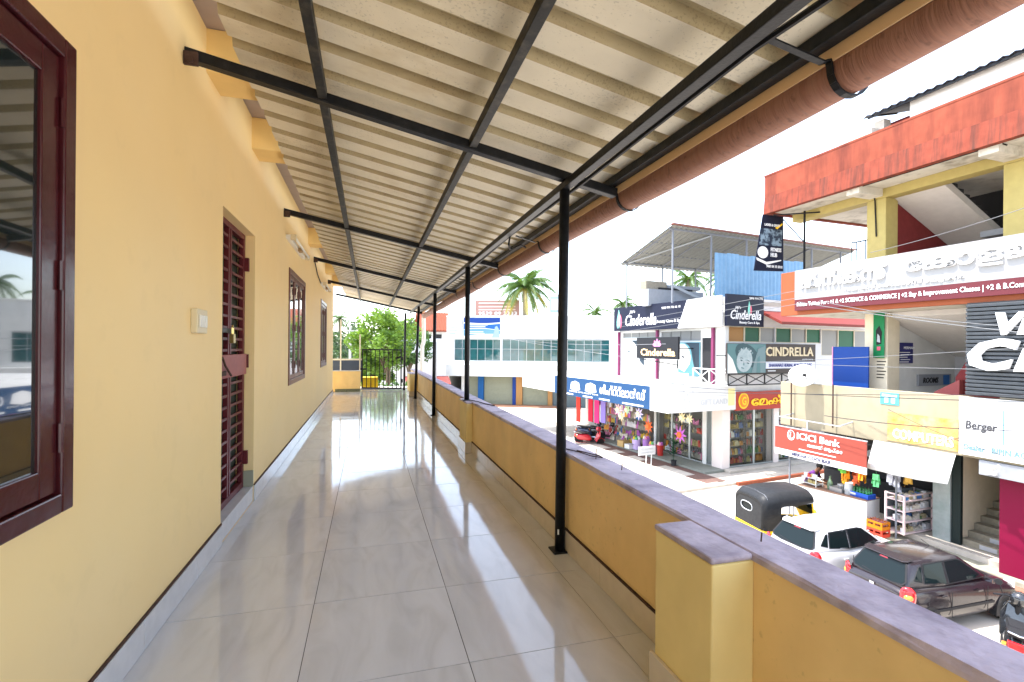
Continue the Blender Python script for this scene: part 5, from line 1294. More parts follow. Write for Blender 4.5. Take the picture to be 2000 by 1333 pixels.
obj('lamp_arm', MB().tube([(14.14, 8.0, -1.66), (13.85, 7.7, -1.46)], 0.03, 8), m_wht, gbd)
obj('lamp_holder', MB().box(14.06, 14.148, 7.85, 8.05, -1.74, -1.66), m_wht, gbd)
obj('coolbar_back', MB().box(16.4, 16.5, 9.81, 14.0, PL, -1.46), m_dark, rb)
obj('coolbar_side', MB().box(15.6, 16.4, 9.81, 9.87, PL, -1.46), m_dark, rb)
# awning cloth
mb = MB(); n_ = 16
def aw_pt(i, j):
    y = 10.68 - 2.0 * i / n_; t = j / 6
    sag = 0.05 * math.sin(math.pi * i / n_) * t
    x = 14.14 - 0.30 * t - 0.02 * math.sin(i * 1.3) * t
    return (x, y, -1.42 - (0.78 - 0.06 * i / n_ + sag) * t)
for i in range(n_):
    for j in range(6):
        mb.quad(aw_pt(i, j), aw_pt(i + 1, j), aw_pt(i + 1, j + 1), aw_pt(i, j + 1))
o = one('awning_cloth', mb, mat('white_tarpaulin', (0.62, 0.61, 0.58), 0.7, bump=0.5, bscale=3), 'white tarpaulin awning hanging beside the red bank banner', 'awning', F=FR, smooth=True, fix=True)
o.modifiers.new('thick', 'SOLIDIFY').thickness = 0.006
# bank banner
ic = thing('bank_banner', 'salmon red bank banner with white lettering over the cool bar', 'banner', (13.6, 12, -2.4), FR)
m_salm = mat('salmon_red_banner', (0.25, 0.05, 0.035), 0.5)
b_ = obj('board', MB().box(13.57, 13.6, 10.5, 13.58, -2.14, -1.42), m_salm, ic)
b2 = obj('lower_strip', MB().box(13.57, 13.6, 10.5, 13.58, -2.34, -2.142), m_wboard, ic)
text(b_, 'ICICI Bank', m_wink, (13.567, 12.72, -1.72), SY, 1.45, 0.22, offset=0.02)
text(b_, '\u0d16\u0d2f\u0d3e\u0d7d \u0d06\u0d2a\u0d4d\u0d15\u0d3e', m_wink, (13.567, 12.35, -1.93), SY, 1.15, 0.15, offset=0.014)
obj('print_line', MB().box(13.56, 13.568, 11.4, 12.65, -2.05, -2.02), m_wink, b_)
text(b2, 'MEKHA COOLBAR', mat('navy_text_ink', (0.03, 0.03, 0.09), 0.5), (13.567, 12.9, -2.29), SY, 1.35, 0.11, offset=0.006)
EM = [(0.14 * math.cos(t * math.pi / 8), 0.17 * math.sin(t * math.pi / 8)) for t in range(16)]
obj('emblem', MB().prism([(13.568, 12.95 - u, -1.63 + v) for u, v in EM], (-0.006, 0, 0)), m_wink, b_)
obj('emblem_core', MB().prism([(13.561, 12.93 - u * 0.68, -1.60 + v * 0.68) for u, v in EM], (-0.006, 0, 0)), m_salm, b_)
text(b_, 'i', m_wink, (13.554, 12.98, -1.72), SY, 0.05, 0.2, offset=0.02, shear=0.2)
obj('frame', MB().bar((13.61, 13.58, -1.40), (13.61, 10.5, -1.40), 0.03, 0.03).bar((13.62, 13.5, -2.34), (13.62, 13.5, -0.95), 0.03, 0.03, (1, 0, 0)).bar((13.62, 12.4, -1.4), (13.62, 12.4, -1.1), 0.03, 0.03, (1, 0, 0)).bar((13.62, 13.58, -1.08), (13.62, 11.3, -1.10), 0.03, 0.03).bar((13.62, 11.35, -1.1), (14.19, 11.35, -1.0), 0.03, 0.03).bar((13.62, 13.4, -1.1), (14.19, 13.4, -1.0), 0.03, 0.03), m_lgrey, ic)
one('iron_pole', MB().tube([(13.75, 13.15, GZ), (13.75, 13.15, -1.45)], 0.03, 8), m_galv, 'thin iron pole at the left end of the cool bar counter', 'pole', F=FR)
one('iron_pole', MB().tube([(14.5, 10.3, GZ + 0.1), (14.5, 10.3, -1.5)], 0.025, 8), m_galv, 'thin pale pole behind the snack cabinet corner', 'pole', F=FR)
one('rusty_pole', MB().tube([(14.08, 13.4, -1.4), (14.08, 13.4, 0.12)], 0.022, 8), m_rust, 'rusty pipe on the beige parapet under the dish', 'pole', F=FR)
one('rusty_pole', MB().tube([(14.08, 11.9, -1.25), (14.08, 11.9, 0.1)], 0.022, 8), m_rust, 'rusty pipe halfway along the beige parapet', 'pole', F=FR)
# counter
ct = thing('shop_counter', 'white cool bar counter facing the parked cars', 'counter', (14.2, 11.8, GZ), FR)
cp = [(13.9, 12.95), (14.3, 10.98), (14.95, 11.05), (14.55, 13.05)]
obj('body', MB().prism([(x, y, GZ) for x, y in cp], (0, 0, 1.02)), m_wboard, ct, bevel=0.01)
obj('top', MB().prism([(x + (-0.03 if i < 2 else 0.03), y, GZ + 1.021) for i, (x, y) in enumerate(cp)], (0, 0, 0.035)), mat('brown_counter_top', (0.22, 0.13, 0.09), 0.5), ct)
def onc(t, d): # a point on the counter top: t along from the left end, d back from the front
    a, b = Vector((13.9, 12.95)), Vector((14.3, 10.98)); q = a + (b - a) * t + Vector((0.62, 0.08)) * d
    return q.x, q.y, GZ + 1.058
CT = GZ + 1.058
bc = thing('bottle_crate', 'blue plastic crate of green bottles on the counter end', 'crate', onc(0.9, 0.4), FR)
x, y, z = onc(0.86, 0.4)
mcr = mat('blue_crate_plastic', (0.015, 0.06, 0.34), 0.4)
obj('tray', MB().box(x - 0.17, x + 0.17, y - 0.32, y + 0.32, z, z + 0.015).box(x - 0.17, x - 0.15, y - 0.32, y + 0.32, z + 0.015, z + 0.14).box(x + 0.15, x + 0.17, y - 0.32, y + 0.32, z + 0.015, z + 0.14).box(x - 0.15, x + 0.15, y - 0.32, y - 0.30, z + 0.015, z + 0.14).box(x - 0.15, x + 0.15, y + 0.30, y + 0.32, z + 0.015, z + 0.14), mcr, bc)
obj('label_panel', MB().box(x - 0.174, x - 0.1705, y + 0.05, y + 0.27, z + 0.04, z + 0.11), m_lgrey, bc)
def bottle_mesh(m_, h=0.27, r=0.035):
    me = MB().lathe([(r * 0.9, 0), (r, 0.02), (r, h * 0.55), (r * 0.4, h * 0.75), (r * 0.38, h * 0.96), (r * 0.45, h)], (0, 0, 0), 9).mesh('bottle'); me.materials.append(m_); return me
m_gb = mat('green_bottle_glass', (0.01, 0.10, 0.03), 0.1); bm_g = bottle_mesh(m_gb)
for i in range(6):
    for j in range(3):
        o = tag(obj('bottle', bm_g, None), 'green glass bottle standing in the blue crate', 'bottle', 'green bottles in the blue crate'); o.matrix_world = FR @ Matrix.Translation((x - 0.10 + 0.1 * j, y - 0.24 + 0.095 * i, z + 0.017))
x, y, z = onc(0.70, 0.35)
tb = thing('lidded_tin', 'tall pale tin left of the blue bottle crate', 'tin', (x, y, z), FR)
obj('body', MB().lathe([(0.12, 0), (0.125, 0.34), (0.12, 0.34)], (x, y, z), 16), m_lgrey, tb); obj('lid', MB().lathe([(0.128, 0.341), (0.128, 0.37), (0.05, 0.385)], (x, y, z), 16), m_wht, tb)
x, y, z = onc(0.55, 0.4)
one('gas_stove', MB().box(x - 0.15, x + 0.15, y - 0.2, y + 0.2, z, z + 0.13).lathe([(0.09, 0.131), (0.11, 0.22), (0.10, 0.25), (0.02, 0.26)], (x, y - 0.08, z), 12), mat('dull_aluminium', (0.25, 0.25, 0.26), 0.4, metal=0.7), 'dull metal stove and pot on the counter middle', 'stove', F=FR)
x, y, z = onc(0.42, 0.4)
one('juice_bottle', MB().lathe([(0.07, 0), (0.08, 0.03), (0.08, 0.2), (0.03, 0.34), (0.03, 0.42)], (x, y, z), 12), mat('dusty_green_glass', (0.10, 0.16, 0.10), 0.2), 'single stout green bottle on the counter', 'bottle', F=FR)
x, y, z = onc(0.15, 0.4)
wr = thing('glass_rack', 'small white wire rack on the left end of the counter', 'rack', (x, y, z), FR)
for (dx, dy) in ((-0.15, -0.25), (0.15, -0.25), (-0.15, 0.25), (0.15, 0.25)):
    obj('post', MB().box(x + dx - 0.01, x + dx + 0.01, y + dy - 0.01, y + dy + 0.01, z, z + 0.28), m_wht, wr)
for h in (0.06, 0.25):
    obj('shelf', MB().box(x - 0.16, x + 0.16, y - 0.26, y + 0.26, z + h, z + h + 0.012), m_wht, wr)
goods('jar_goods', [(x - 0.1, y - 0.22, z + 0.075, 0.42), (x - 0.1, y - 0.22, z + 0.265, 0.4)], FR, 'small jars packed in the white wire rack', (0.08, 0.14), axis='y', pal=[PM[0], PM[10], PM[7], PM[6]])
# bunches of packets hanging over the counter
def bunch(t, d, z0, n, cols_, lab, grp='snack packets hanging over the counter'):
    x, y, _ = onc(t, d); mb = MB()
    for k in range(n):
        a_ = random.uniform(0, 6.28); h = z0 - 0.07 * (k // 2); w_ = 0.07; rr = 0.05
        c_ = Vector((x + rr * math.cos(a_), y + rr * math.sin(a_), h)); e_ = Vector((-math.sin(a_), math.cos(a_), 0)) * w_; nn = Vector((math.cos(a_), math.sin(a_), 0)) * 0.02
        mb.add([c_ - e_, c_ + e_, c_ + e_ - Vector((0, 0, 0.16)) + nn, c_ - e_ - Vector((0, 0, 0.16)) + nn, c_ - e_ + nn, c_ + e_ + nn, c_ + e_ - Vector((0, 0, 0.16)) + nn * 2, c_ - e_ - Vector((0, 0, 0.16)) + nn * 2], [(3, 2, 1, 0), (4, 5, 6, 7), (0, 1, 5, 4), (2, 3, 7, 6)])
    mb.tube([(x, y, z0), (x, y, -1.5)], 0.004, 4)
    one('packet_bunch', mb, mat(*cols_), lab, 'packets', F=FR, group=grp)
bunch(0.66, 0.3, -2.42, 12, ('packet_orange', (0.75, 0.28, 0.02), 0.35), 'orange snack packets hanging over the tall tin')
bunch(0.62, 0.6, -2.62, 9, ('packet_yellow', (0.78, 0.50, 0.03), 0.35), 'yellow snack packets hanging left of the orange bunch')
bunch(0.78, 0.45, -2.45, 12, ('packet_redbrown', (0.38, 0.08, 0.03), 0.35), 'red-brown snack packets hanging over the blue crate')
bunch(0.88, 0.35, -2.45, 8, ('packet_orange', (0.75, 0.28, 0.02), 0.35), 'orange snack packets hanging nearest the white awning')
bunch(0.64, 0.15, -2.32, 6, ('packet_green', (0.15, 0.45, 0.06), 0.35), 'green snack packets hanging left of the orange ones')
bunch(1.04, 0.5, -2.50, 8, ('packet_mint', (0.12, 0.48, 0.20), 0.35), 'green snack strip hanging under the awning edge')
bunch(1.22, 0.5, -2.42, 5, ('packet_silver', (0.45, 0.47, 0.55), 0.3), 'silver sachets hanging left of the snack cabinet')
bunch(1.30, 0.5, -2.45, 9, ('packet_silver', (0.45, 0.47, 0.55), 0.3), 'long strip of silver sachets hanging above the snack cabinet')
bunch(1.42, 0.6, -2.40, 5, ('packet_gold', (0.65, 0.40, 0.08), 0.35), 'gold snack packets hanging above the snack cabinet')
one('wall_clock', MB().lathe([(0.001, 0), (0.13, 0), (0.14, 0.03), (0.12, 0.04), (0.001, 0.04)], (16.35, 12.3, -2.3), 16, 'x'), m_lgrey, 'round pale wall clock in the dark cool bar', 'clock', F=FR)
one('cool_bar_shelf', MB().box(15.9, 16.3, 10.4, 13.6, PL, PL + 1.0).box(16.1, 16.39, 10.4, 13.6, PL + 1.5, PL + 1.53), m_dark, 'dark back shelf inside the dark cool bar', 'shelf', F=FR)
# soft-drink crates
def crate(x, y, z, m_, lab):
    t = thing('drink_crate', lab, 'crate', (x, y, z), FR, 'soft drink crates stacked by the cabinet')
    w_, d_ = 0.17, 0.22
    obj('tray', MB().box(x - w_, x + w_, y - d_, y + d_, z, z + 0.02).box(x - w_, x - w_ + 0.02, y - d_, y + d_, z + 0.02, z + 0.09).box(x + w_ - 0.02, x + w_, y - d_, y + d_, z + 0.02, z + 0.09).box(x - w_ + 0.02, x + w_ - 0.02, y - d_, y - d_ + 0.02, z + 0.02, z + 0.09).box(x - w_ + 0.02, x + w_ - 0.02, y + d_ - 0.02, y + d_, z + 0.02, z + 0.09), m_, t)
    obj('rim', MB().box(x - w_, x - w_ + 0.018, y - d_, y + d_, z + 0.16, z + 0.21).box(x + w_ - 0.018, x + w_, y - d_, y + d_, z + 0.16, z + 0.21).box(x - w_ + 0.018, x + w_ - 0.018, y - d_, y - d_ + 0.018, z + 0.16, z + 0.21).box(x - w_ + 0.018, x + w_ - 0.018, y + d_ - 0.018, y + d_, z + 0.16, z + 0.21), m_, t)
    for (a, b) in ((-1, -1), (1, -1), (-1, 1), (1, 1), (-1, 0), (1, 0)):
        obj('corner_post', MB().box(x + a * (w_ - 0.015) - 0.015, x + a * (w_ - 0.015) + 0.015, y + b * (d_ - 0.02) - 0.02, y + b * (d_ - 0.02) + 0.02, z + 0.09, z + 0.16), m_, t)
crate(14.25, 10.62, GZ + 0.162, mat('red_crate_plastic', (0.50, 0.05, 0.03), 0.4), 'red soft drink crate at the bottom of the stack')
crate(14.25, 10.62, GZ + 0.375, mat('orange_crate_plastic', (0.5, 0.16, 0.008), 0.4), 'orange soft drink crate on top of the red one')
bm_r = bottle_mesh(mat('clear_red_bottle', (0.35, 0.12, 0.10), 0.15), 0.24, 0.03)
for i in range(4):
    for j in range(3):
        o = tag(obj('bottle', bm_r, None), 'pale red bottle standing in the orange crate', 'bottle', 'bottles in the orange crate'); o.matrix_world = FR @ Matrix.Translation((14.25 - 0.10 + 0.1 * j, 10.62 - 0.15 + 0.1 * i, GZ + 0.397))
# snack cabinet
cb_ = thing('snack_cabinet', 'pale pink glass-sided snack cabinet with four shelves', 'cabinet', (15, 10.3, GZ + 0.3), FR)
m_pc = mat('pale_pink_frame', (0.66, 0.52, 0.52), 0.4)
x0, x1, y0, y1, z0, z1 = 14.50, 15.75, 10.08, 10.62, GZ + 0.31, GZ + 1.42
for (a, b) in ((x0, y0), (x1 - 0.05, y0), (x0, y1 - 0.05), (x1 - 0.05, y1 - 0.05)):
    obj('post', MB().box(a, a + 0.05, b, b + 0.05, z0, z1), m_pc, cb_, bevel=0.004)
SH = [z0 + 0.04, z0 + 0.36, z0 + 0.66, z0 + 0.95]
for z in SH:
    obj('shelf', MB().box(x0 + 0.052, x1 - 0.052, y0 + 0.01, y1 - 0.01, z - 0.03, z).box(x0 + 0.004, x0 + 0.05, y0 + 0.052, y1 - 0.052, z - 0.03, z), m_pc, cb_)
obj('rail', MB().box(x0 + 0.052, x1 - 0.052, y0 + 0.005, y0 + 0.03, z1 - 0.04, z1).box(x0 + 0.005, x0 + 0.03, y0 + 0.052, y1 - 0.052, z1 - 0.04, z1), m_pc, cb_)
obj('back_panel', MB().box(x1 - 0.03, x1 - 0.02, y0 + 0.052, y1 - 0.052, z0, z1).box(x0 + 0.052, x1 - 0.052, y1 - 0.03, y1 - 0.02, z0, z1), mat('cabinet_dim_glass', (0.12, 0.14, 0.15), 0.2), cb_)
goods('cabinet_goods', [(x0 + 0.1, y0 + 0.08, z, 1.05) for z in SH] + [(x0 + 0.1, y0 + 0.25, z, 1.05) for z in SH] + [(x0 + 0.06, y0 + 0.1, z1 - 0.16, 1.0)], FR, 'snack packets and boxes on the cabinet shelves', (0.05, 0.16), 0.12, pal=[PM[3], mat('packet_sky', (0.08, 0.18, 0.40), 0.4), PM[7], PM2[6], PM2[2], PM2[5], PM[2], mat('packet_white', (0.75, 0.75, 0.75), 0.4)])
# satellite dish
dh = thing('satellite_dish', 'white satellite dish on the corner of the beige parapet', 'dish antenna', (13.95, 12.8, 0.06), FR)
prof = [(0.001, 0.0), (0.15, 0.012), (0.3, 0.05), (0.42, 0.10), (0.425, 0.11), (0.30, 0.062), (0.15, 0.024), (0.001, 0.012)]
d_ = obj('reflector', MB().lathe(prof, (0, 0, 0), 24, 'z', False), m_wht, dh, smooth=True, fix=True)
d_.matrix_parent_inverse = Matrix.Identity(4)
d_.matrix_local = Matrix.Translation((-0.05, 0.0, 0.22)) @ Euler((R(20), R(-52), R(8))).to_matrix().to_4x4()
obj('mast', MB().tube([(14.26, 12.8, 0.061), (14.26, 12.8, 0.2), (14.0, 12.8, 0.27)], 0.03, 8), m_galv, dh)
obj('arm', MB().tube([(13.95, 12.55, 0.05), (13.6, 12.5, 0.35)], 0.015, 6).box(13.55, 13.63, 12.46, 12.54, 0.33, 0.41), m_cable, dh)
# ================================================================== vehicles and the shopkeeper
m_rub = mat('tyre_rubber', (0.02, 0.02, 0.02), 0.8)
m_rim = mat('wheel_silver', (0.35, 0.36, 0.37), 0.35, metal=0.7)
m_cglass = mat('car_window_glass', (0.006, 0.011, 0.012), 0.03, spec=0.16)
m_trim = mat('black_trim_plastic', (0.018, 0.018, 0.02), 0.5)
m_tail = mat('tail_lamp_red', (0.50, 0.01, 0.015), 0.12, coat=0.6)
m_tail2 = mat('tail_lamp_amber', (0.70, 0.22, 0.03), 0.12, coat=0.6)
m_tail3 = mat('tail_lamp_clear', (0.75, 0.70, 0.66), 0.12, coat=0.6)
m_chrome = mat('chrome_plastic', (0.6, 0.6, 0.62), 0.15, metal=1.0)

def wheel(par, x, y, r, w_, sgn):
    wt = obj('wheel', MB().lathe([(r * 0.62, -w_ / 2), (r * 0.9, -w_ / 2), (r, -w_ * 0.33), (r, w_ * 0.33), (r * 0.9, w_ / 2), (r * 0.62, w_ / 2)], (x, y, r), 24, 'y', True), m_rub, par, smooth=False)
    obj('rim', MB().lathe([(0.001, 0.0), (r * 0.18, 0.0), (r * 0.2, 0.02), (r * 0.5, 0.012), (r * 0.6, 0.03), (r * 0.62, 0.0)], (x, y + sgn * (w_ / 2 + 0.001) - (0 if sgn > 0 else 0.03), r), 20, 'y', False), m_rim, wt)
    return wt

def hatchback(name, label, paint, M, tall=0.0):
    car = local_thing(name, label, 'car', M)
    # lower body: lofted rings, closed at both ends
    st = [(-1.70, 0.52, 0.30, 0.62), (-1.71, 0.62, 0.28, 0.80), (-1.67, 0.68, 0.24, 0.90), (-1.52, 0.725, 0.20, 0.95), (-1.2, 0.74, 0.18, 0.955), (-0.6, 0.74, 0.17, 0.94), (0.0, 0.74, 0.17, 0.92), (0.55, 0.735, 0.17, 0.90), (0.85, 0.73, 0.18, 0.885), (1.25, 0.715, 0.20, 0.81), (1.52, 0.67, 0.23, 0.71), (1.68, 0.60, 0.27, 0.60), (1.73, 0.48, 0.31, 0.52)]
    vs = []; fs = []
    def ring(x, w_, zs, zb):
        h = zb - zs
        half = [(0.0, zs), (w_ * 0.86, zs), (w_ * 0.97, zs + h * 0.15), (w_, zs + h * 0.42), (w_ * 0.985, zs + h * 0.70), (w_ * 0.93, zs + h * 0.93), (w_ * 0.80, zb), (0.0, zb + 0.02)]
        return [(x, -y, z) for y, z in half] + [(x, y, z) for y, z in reversed(half[1:-1])]
    for s_ in st: vs += ring(*s_)
    n_ = len(vs) // len(st)
    for i in range(len(st) - 1):
        for k in range(n_):
            a = i * n_ + k; b = i * n_ + (k + 1) % n_
            fs.append((a, b, b + n_, a + n_))
    fs.append(tuple(reversed(range(n_)))); fs.append(tuple(range((len(st) - 1) * n_, len(st) * n_)))
    body = obj('body', MB().add(vs, fs), paint, car, smooth=True, fix=True)
    sm = body.modifiers.new('sub', 'SUBSURF'); sm.levels = 2; sm.render_levels = 2
    # greenhouse shell
    xb0, xb1, xr0, xr1 = -1.62, 0.78, -1.34, 0.02
    wb, wr, zb, zr = 0.675, 0.515, 0.90, 1.385 + tall
    P = lambda x, y, z: (x, y, z)
    vs = [P(xb0, -wb * 0.93, zb), P(xb1, -wb * 0.95, zb), P(xb1, wb * 0.95, zb), P(xb0, wb * 0.93, zb),
          P(-0.6, -wb * 1.02, zb), P(-0.6, wb * 1.02, zb),
          P(xr0, -wr * 0.93, zr - 0.02), P(xr1, -wr * 0.96, zr), P(xr1, wr * 0.96, zr), P(xr0, wr * 0.93, zr - 0.02), P(-0.6, -wr * 1.02, zr + 0.005), P(-0.6, wr * 1.02, zr + 0.005),
          P(xr0 + 0.05, 0, zr + 0.02), P(-0.6, 0, zr + 0.06), P(xr1 - 0.03, 0, zr + 0.04)]
    fs = [(0, 4, 10, 6), (4, 1, 7, 10), (2, 5, 11, 8), (5, 3, 9, 11), (3, 0, 6, 12, 9), (1, 2, 8, 14, 7), (6, 10, 13, 12), (12, 13, 11, 9), (10, 7, 14, 13), (13, 14, 8, 11), (0, 3, 5, 4), (4, 5, 2, 1)]
    obj('roof', MB().add(vs, fs), paint, car, bevel=0.075, smooth=True, fix=True)
    # glass: flat panes set just proud of the shell
    def side(sg, pts, name='side_window'):
        def S(x, z):
            t = (z - zb) / (zr - zb); k = abs(x + 0.6) / (1.02 if x < -0.6 else 1.38)
            return sg * ((wb * (1.02 - 0.09 * min(1, k)) * (1 - t)) + wr * (1.02 - 0.08 * min(1, k)) * t + 0.006)
        poly = [(x, S(x, z), z) for x, z in pts]
        cx = sum(p[0] for p in pts) / len(pts); cz = sum(p[1] for p in pts) / len(pts)
        fr = [(cx + (x - cx) * 1.07 + math.copysign(0.012, x - cx), cz + (z - cz) * 1.05 + math.copysign(0.012, z - cz)) for x, z in pts]
        poly2 = [(x, S(x, z) - sg * 0.0035, z) for x, z in fr]
        obj('window_trim', MB().prism(poly2 if sg > 0 else list(reversed(poly2)), (0, -sg * 0.02, 0)), m_trim, car)
        return obj(name, MB().prism(poly if sg > 0 else list(reversed(poly)), (0, -sg * 0.02, 0)), m_cglass, car)
    zt = zr - 0.055; zl = 0.965
    for sg in (-1, 1):
        side(sg, [(-1.10, zl + 0.05), (-0.56, zl), (-0.53, zt), (-1.02, zt - 0.02)])
        side(sg, [(-0.47, zl), (0.50, zl), (0.46, zl + 0.05), (0.02, zt - 0.03), (-0.09, zt), (-0.45, zt)])
        side(sg, [(-1.34, zl + 0.12), (-1.17, zl + 0.07), (-1.10, zt - 0.05), (-1.16, zt - 0.06)], 'quarter_window')
        for x in (-0.51, 0.52, -1.15):
            zz = 0.90 if x != -1.15 else 0.75
            obj('door_gap', MB().box(x - 0.006, x + 0.006, sg * 0.744 - 0.004, sg * 0.744 + 0.004, 0.30 if x > -1 else 0.6, zz - 0.08), m_trim, car)
        for x in (-0.66, 0.36):
            obj('door_handle', MB().bar((x - 0.15, sg * 0.752, 0.755), (x, sg * 0.752, 0.76), 0.02, 0.035), paint, car, bevel=0.006)
        obj('side_moulding', MB().box(-1.02, 0.72, sg * 0.745 - 0.008, sg * 0.745 + 0.008, 0.45, 0.50), m_trim if paint.name.startswith('black') else paint, car, bevel=0.004)
        mr = obj('mirror', MB().box(0.44, 0.52, min(sg * 0.70, sg * 0.88), max(sg * 0.70, sg * 0.88), 0.93, 1.03), paint, car, bevel=0.02)
        obj('mirror_glass', MB().box(0.432, 0.438, min(sg * 0.74, sg * 0.87), max(sg * 0.74, sg * 0.87), 0.945, 1.015), m_chrome, mr)
        # tail lamp: a domed lens wrapped round the corner, with smaller amber and clear lenses in it
        def lens(s0, s1, z0, z1, off, m_):
            def C(q, z):
                P0, P1, P2 = Vector((-1.695, 0.47)), Vector((-1.69, 0.72)), Vector((-1.44, 0.735))
                p = P0 * (1 - q) ** 2 + P1 * 2 * q * (1 - q) + P2 * q * q
                return Vector((p.x + 0.04 * (z - 0.8), sg * p.y, z))
            vs = []; fs = []; n_ = 20
            for ring_, (rr, oo) in enumerate(((1.0, -0.03), (0.92, off), (0.55, off + 0.012), (0.0, off + 0.016))):
                for k in range(n_ if rr else 1):
                    a = 2 * math.pi * k / n_
                    c, d = math.cos(a), math.sin(a)
                    q = (s0 + s1) / 2 + (s1 - s0) / 2 * rr * math.copysign(abs(c) ** 0.75, c)
                    z = (z0 + z1) / 2 + (z1 - z0) / 2 * rr * math.copysign(abs(d) ** 0.75, d)
                    nrm = Vector((-1 + q, sg * (0.25 + q), 0)).normalized()
                    vs.append(C(q, z) + nrm * oo)
            for r_ in range(2):
                for k in range(n_):
                    fs.append((r_ * n_ + k, r_ * n_ + (k + 1) % n_, (r_ + 1) * n_ + (k + 1) % n_, (r_ + 1) * n_ + k))
            for k in range(n_):
                fs.append((2 * n_ + k, 2 * n_ + (k + 1) % n_, 3 * n_))
            return obj('tail_lamp', MB().add(vs, fs), m_, car, smooth=True, fix=True)
        lens(0.16, 0.92, 0.60, 1.0, 0.012, m_tail); lens(0.32, 0.74, 0.74, 0.86, 0.030, m_tail2); lens(0.30, 0.68, 0.64, 0.735, 0.026, m_tail3)
        obj('head_lamp', MB().prism([(1.45, sg * 0.68, 0.62), (1.66, sg * 0.58, 0.60), (1.70, sg * 0.45, 0.60), (1.5, sg * 0.45, 0.62)], (0, 0, 0.13)), m_tail3, car, bevel=0.015)
        for x in (-1.12, 1.12):
            wheel(car, x, sg * 0.665, 0.272, 0.155, sg)
            obj('wheel_arch', MB().prism([(x + 0.33 * math.cos(a), sg * 0.60, 0.25 + 0.33 * math.sin(a)) for a in [math.pi * k / 10 for k in range(11)]] + [(x - 0.33, sg * 0.60, 0.14), (x + 0.33, sg * 0.60, 0.14)], (0, sg * 0.142, 0)), m_trim, car)
    # rear and front glass
    def tilt(x0, z0, x1, z1, pts, off, nm, m_=m_cglass):
        d = Vector((x1 - x0, 0, z1 - z0)); nrm = Vector((-d.z, 0, d.x)).normalized() * off
        poly = [Vector((x0, y, z0)) + d * t + nrm for y, t in pts]
        return obj(nm, MB().prism(poly, nrm * -1.5), m_, car)
    tilt(xb0, zb, xr0, zr - 0.02, [(-0.50, 0.20), (-0.30, 0.15), (0.30, 0.15), (0.50, 0.20), (0.545, 0.30), (0.43, 0.90), (0.36, 0.95), (-0.36, 0.95), (-0.43, 0.90), (-0.545, 0.30)], 0.012, 'rear_window')
    tilt(xb1, zb, xr1, zr, [(-0.56, 0.06), (0.56, 0.06), (0.44, 0.92), (-0.44, 0.92)], -0.010, 'windscreen')
    tilt(xb0, zb, xr0, zr - 0.02, [(-0.53, 0.16), (-0.30, 0.10), (0.30, 0.10), (0.53, 0.16), (0.585, 0.30), (0.46, 0.94), (0.37, 0.99), (-0.37, 0.99), (-0.46, 0.94), (-0.585, 0.30)], 0.007, 'window_trim', m_trim)
    tilt(xb0, zb, xr0, zr - 0.02, [(-0.09, 0.86), (0.09, 0.86), (0.08, 0.91), (-0.08, 0.91)], 0.018, 'brake_lamp', m_tail)
    obj('spoiler', MB().prism([(-1.42, -0.40, zr - 0.03), (-1.34, -0.47, zr - 0.015), (-1.20, -0.47, zr + 0.015), (-1.20, 0.47, zr + 0.015), (-1.34, 0.47, zr - 0.015), (-1.42, 0.40, zr - 0.03)], (0, 0, 0.022)), paint, car, bevel=0.008)
    obj('antenna', MB().tube([(-0.05, 0, zr + 0.03), (-0.32, 0, zr + 0.20)], 0.005, 5), m_trim, car)
    obj('hatch_gap', MB().bar((-1.70, -0.46, 0.60), (-1.70, 0.46, 0.60), 0.02, 0.008), m_trim, car)
    tilt(xb0, zb, xr0, zr - 0.02, [(-0.05, 0.15), (0.0, 0.15), (0.34, 0.22), (0.33, 0.25)], 0.022, 'wiper', m_trim)
    obj('bumper', MB().prism([(-1.74, -0.50, 0.30), (-1.68, -0.68, 0.30), (-1.45, -0.735, 0.30), (-1.45, 0.735, 0.30), (-1.68, 0.68, 0.30), (-1.74, 0.50, 0.30)], (0, 0, 0.24)), paint, car, bevel=0.04)
    obj('bumper', MB().prism([(1.76, -0.45, 0.28), (1.68, -0.64, 0.28), (1.45, -0.72, 0.28), (1.45, 0.72, 0.28), (1.68, 0.64, 0.28), (1.76, 0.45, 0.28)], (0, 0, 0.22)), paint, car, bevel=0.04)
    obj('number_plate', MB().box(-1.745, -1.728, -0.22, 0.22, 0.58, 0.70), m_wboard, car)
    obj('badge', MB().box(-1.726, -1.716, -0.05, 0.05, 0.80, 0.85), m_chrome, car)
    obj('badge', MB().box(-1.724, -1.712, -0.46, -0.30, 0.755, 0.785).box(-1.724, -1.712, 0.28, 0.46, 0.755, 0.785), m_chrome, car)
    return car
m_bpaint = mat('black_brown_car_paint', (0.018, 0.013, 0.016), 0.22, coat=0.35, spec=0.4)
m_wpaint = mat('white_car_paint', (0.55, 0.55, 0.55), 0.25, coat=0.4)
hatchback('parked_car', 'black hatchback parked between the white car and the scooter', m_bpaint, Matrix.Translation((11.50, 7.48, GZ)) @ Matrix.Rotation(R(-0.9), 4, 'Z') @ Matrix.Scale(0.955, 4), 0.02)
hatchback('parked_car', 'white hatchback parked between the auto rickshaw and the black car', m_wpaint, Matrix.Translation((11.17, 9.32, GZ)) @ Matrix.Rotation(R(2.3), 4, 'Z') @ Matrix.Scale(0.98, 4))

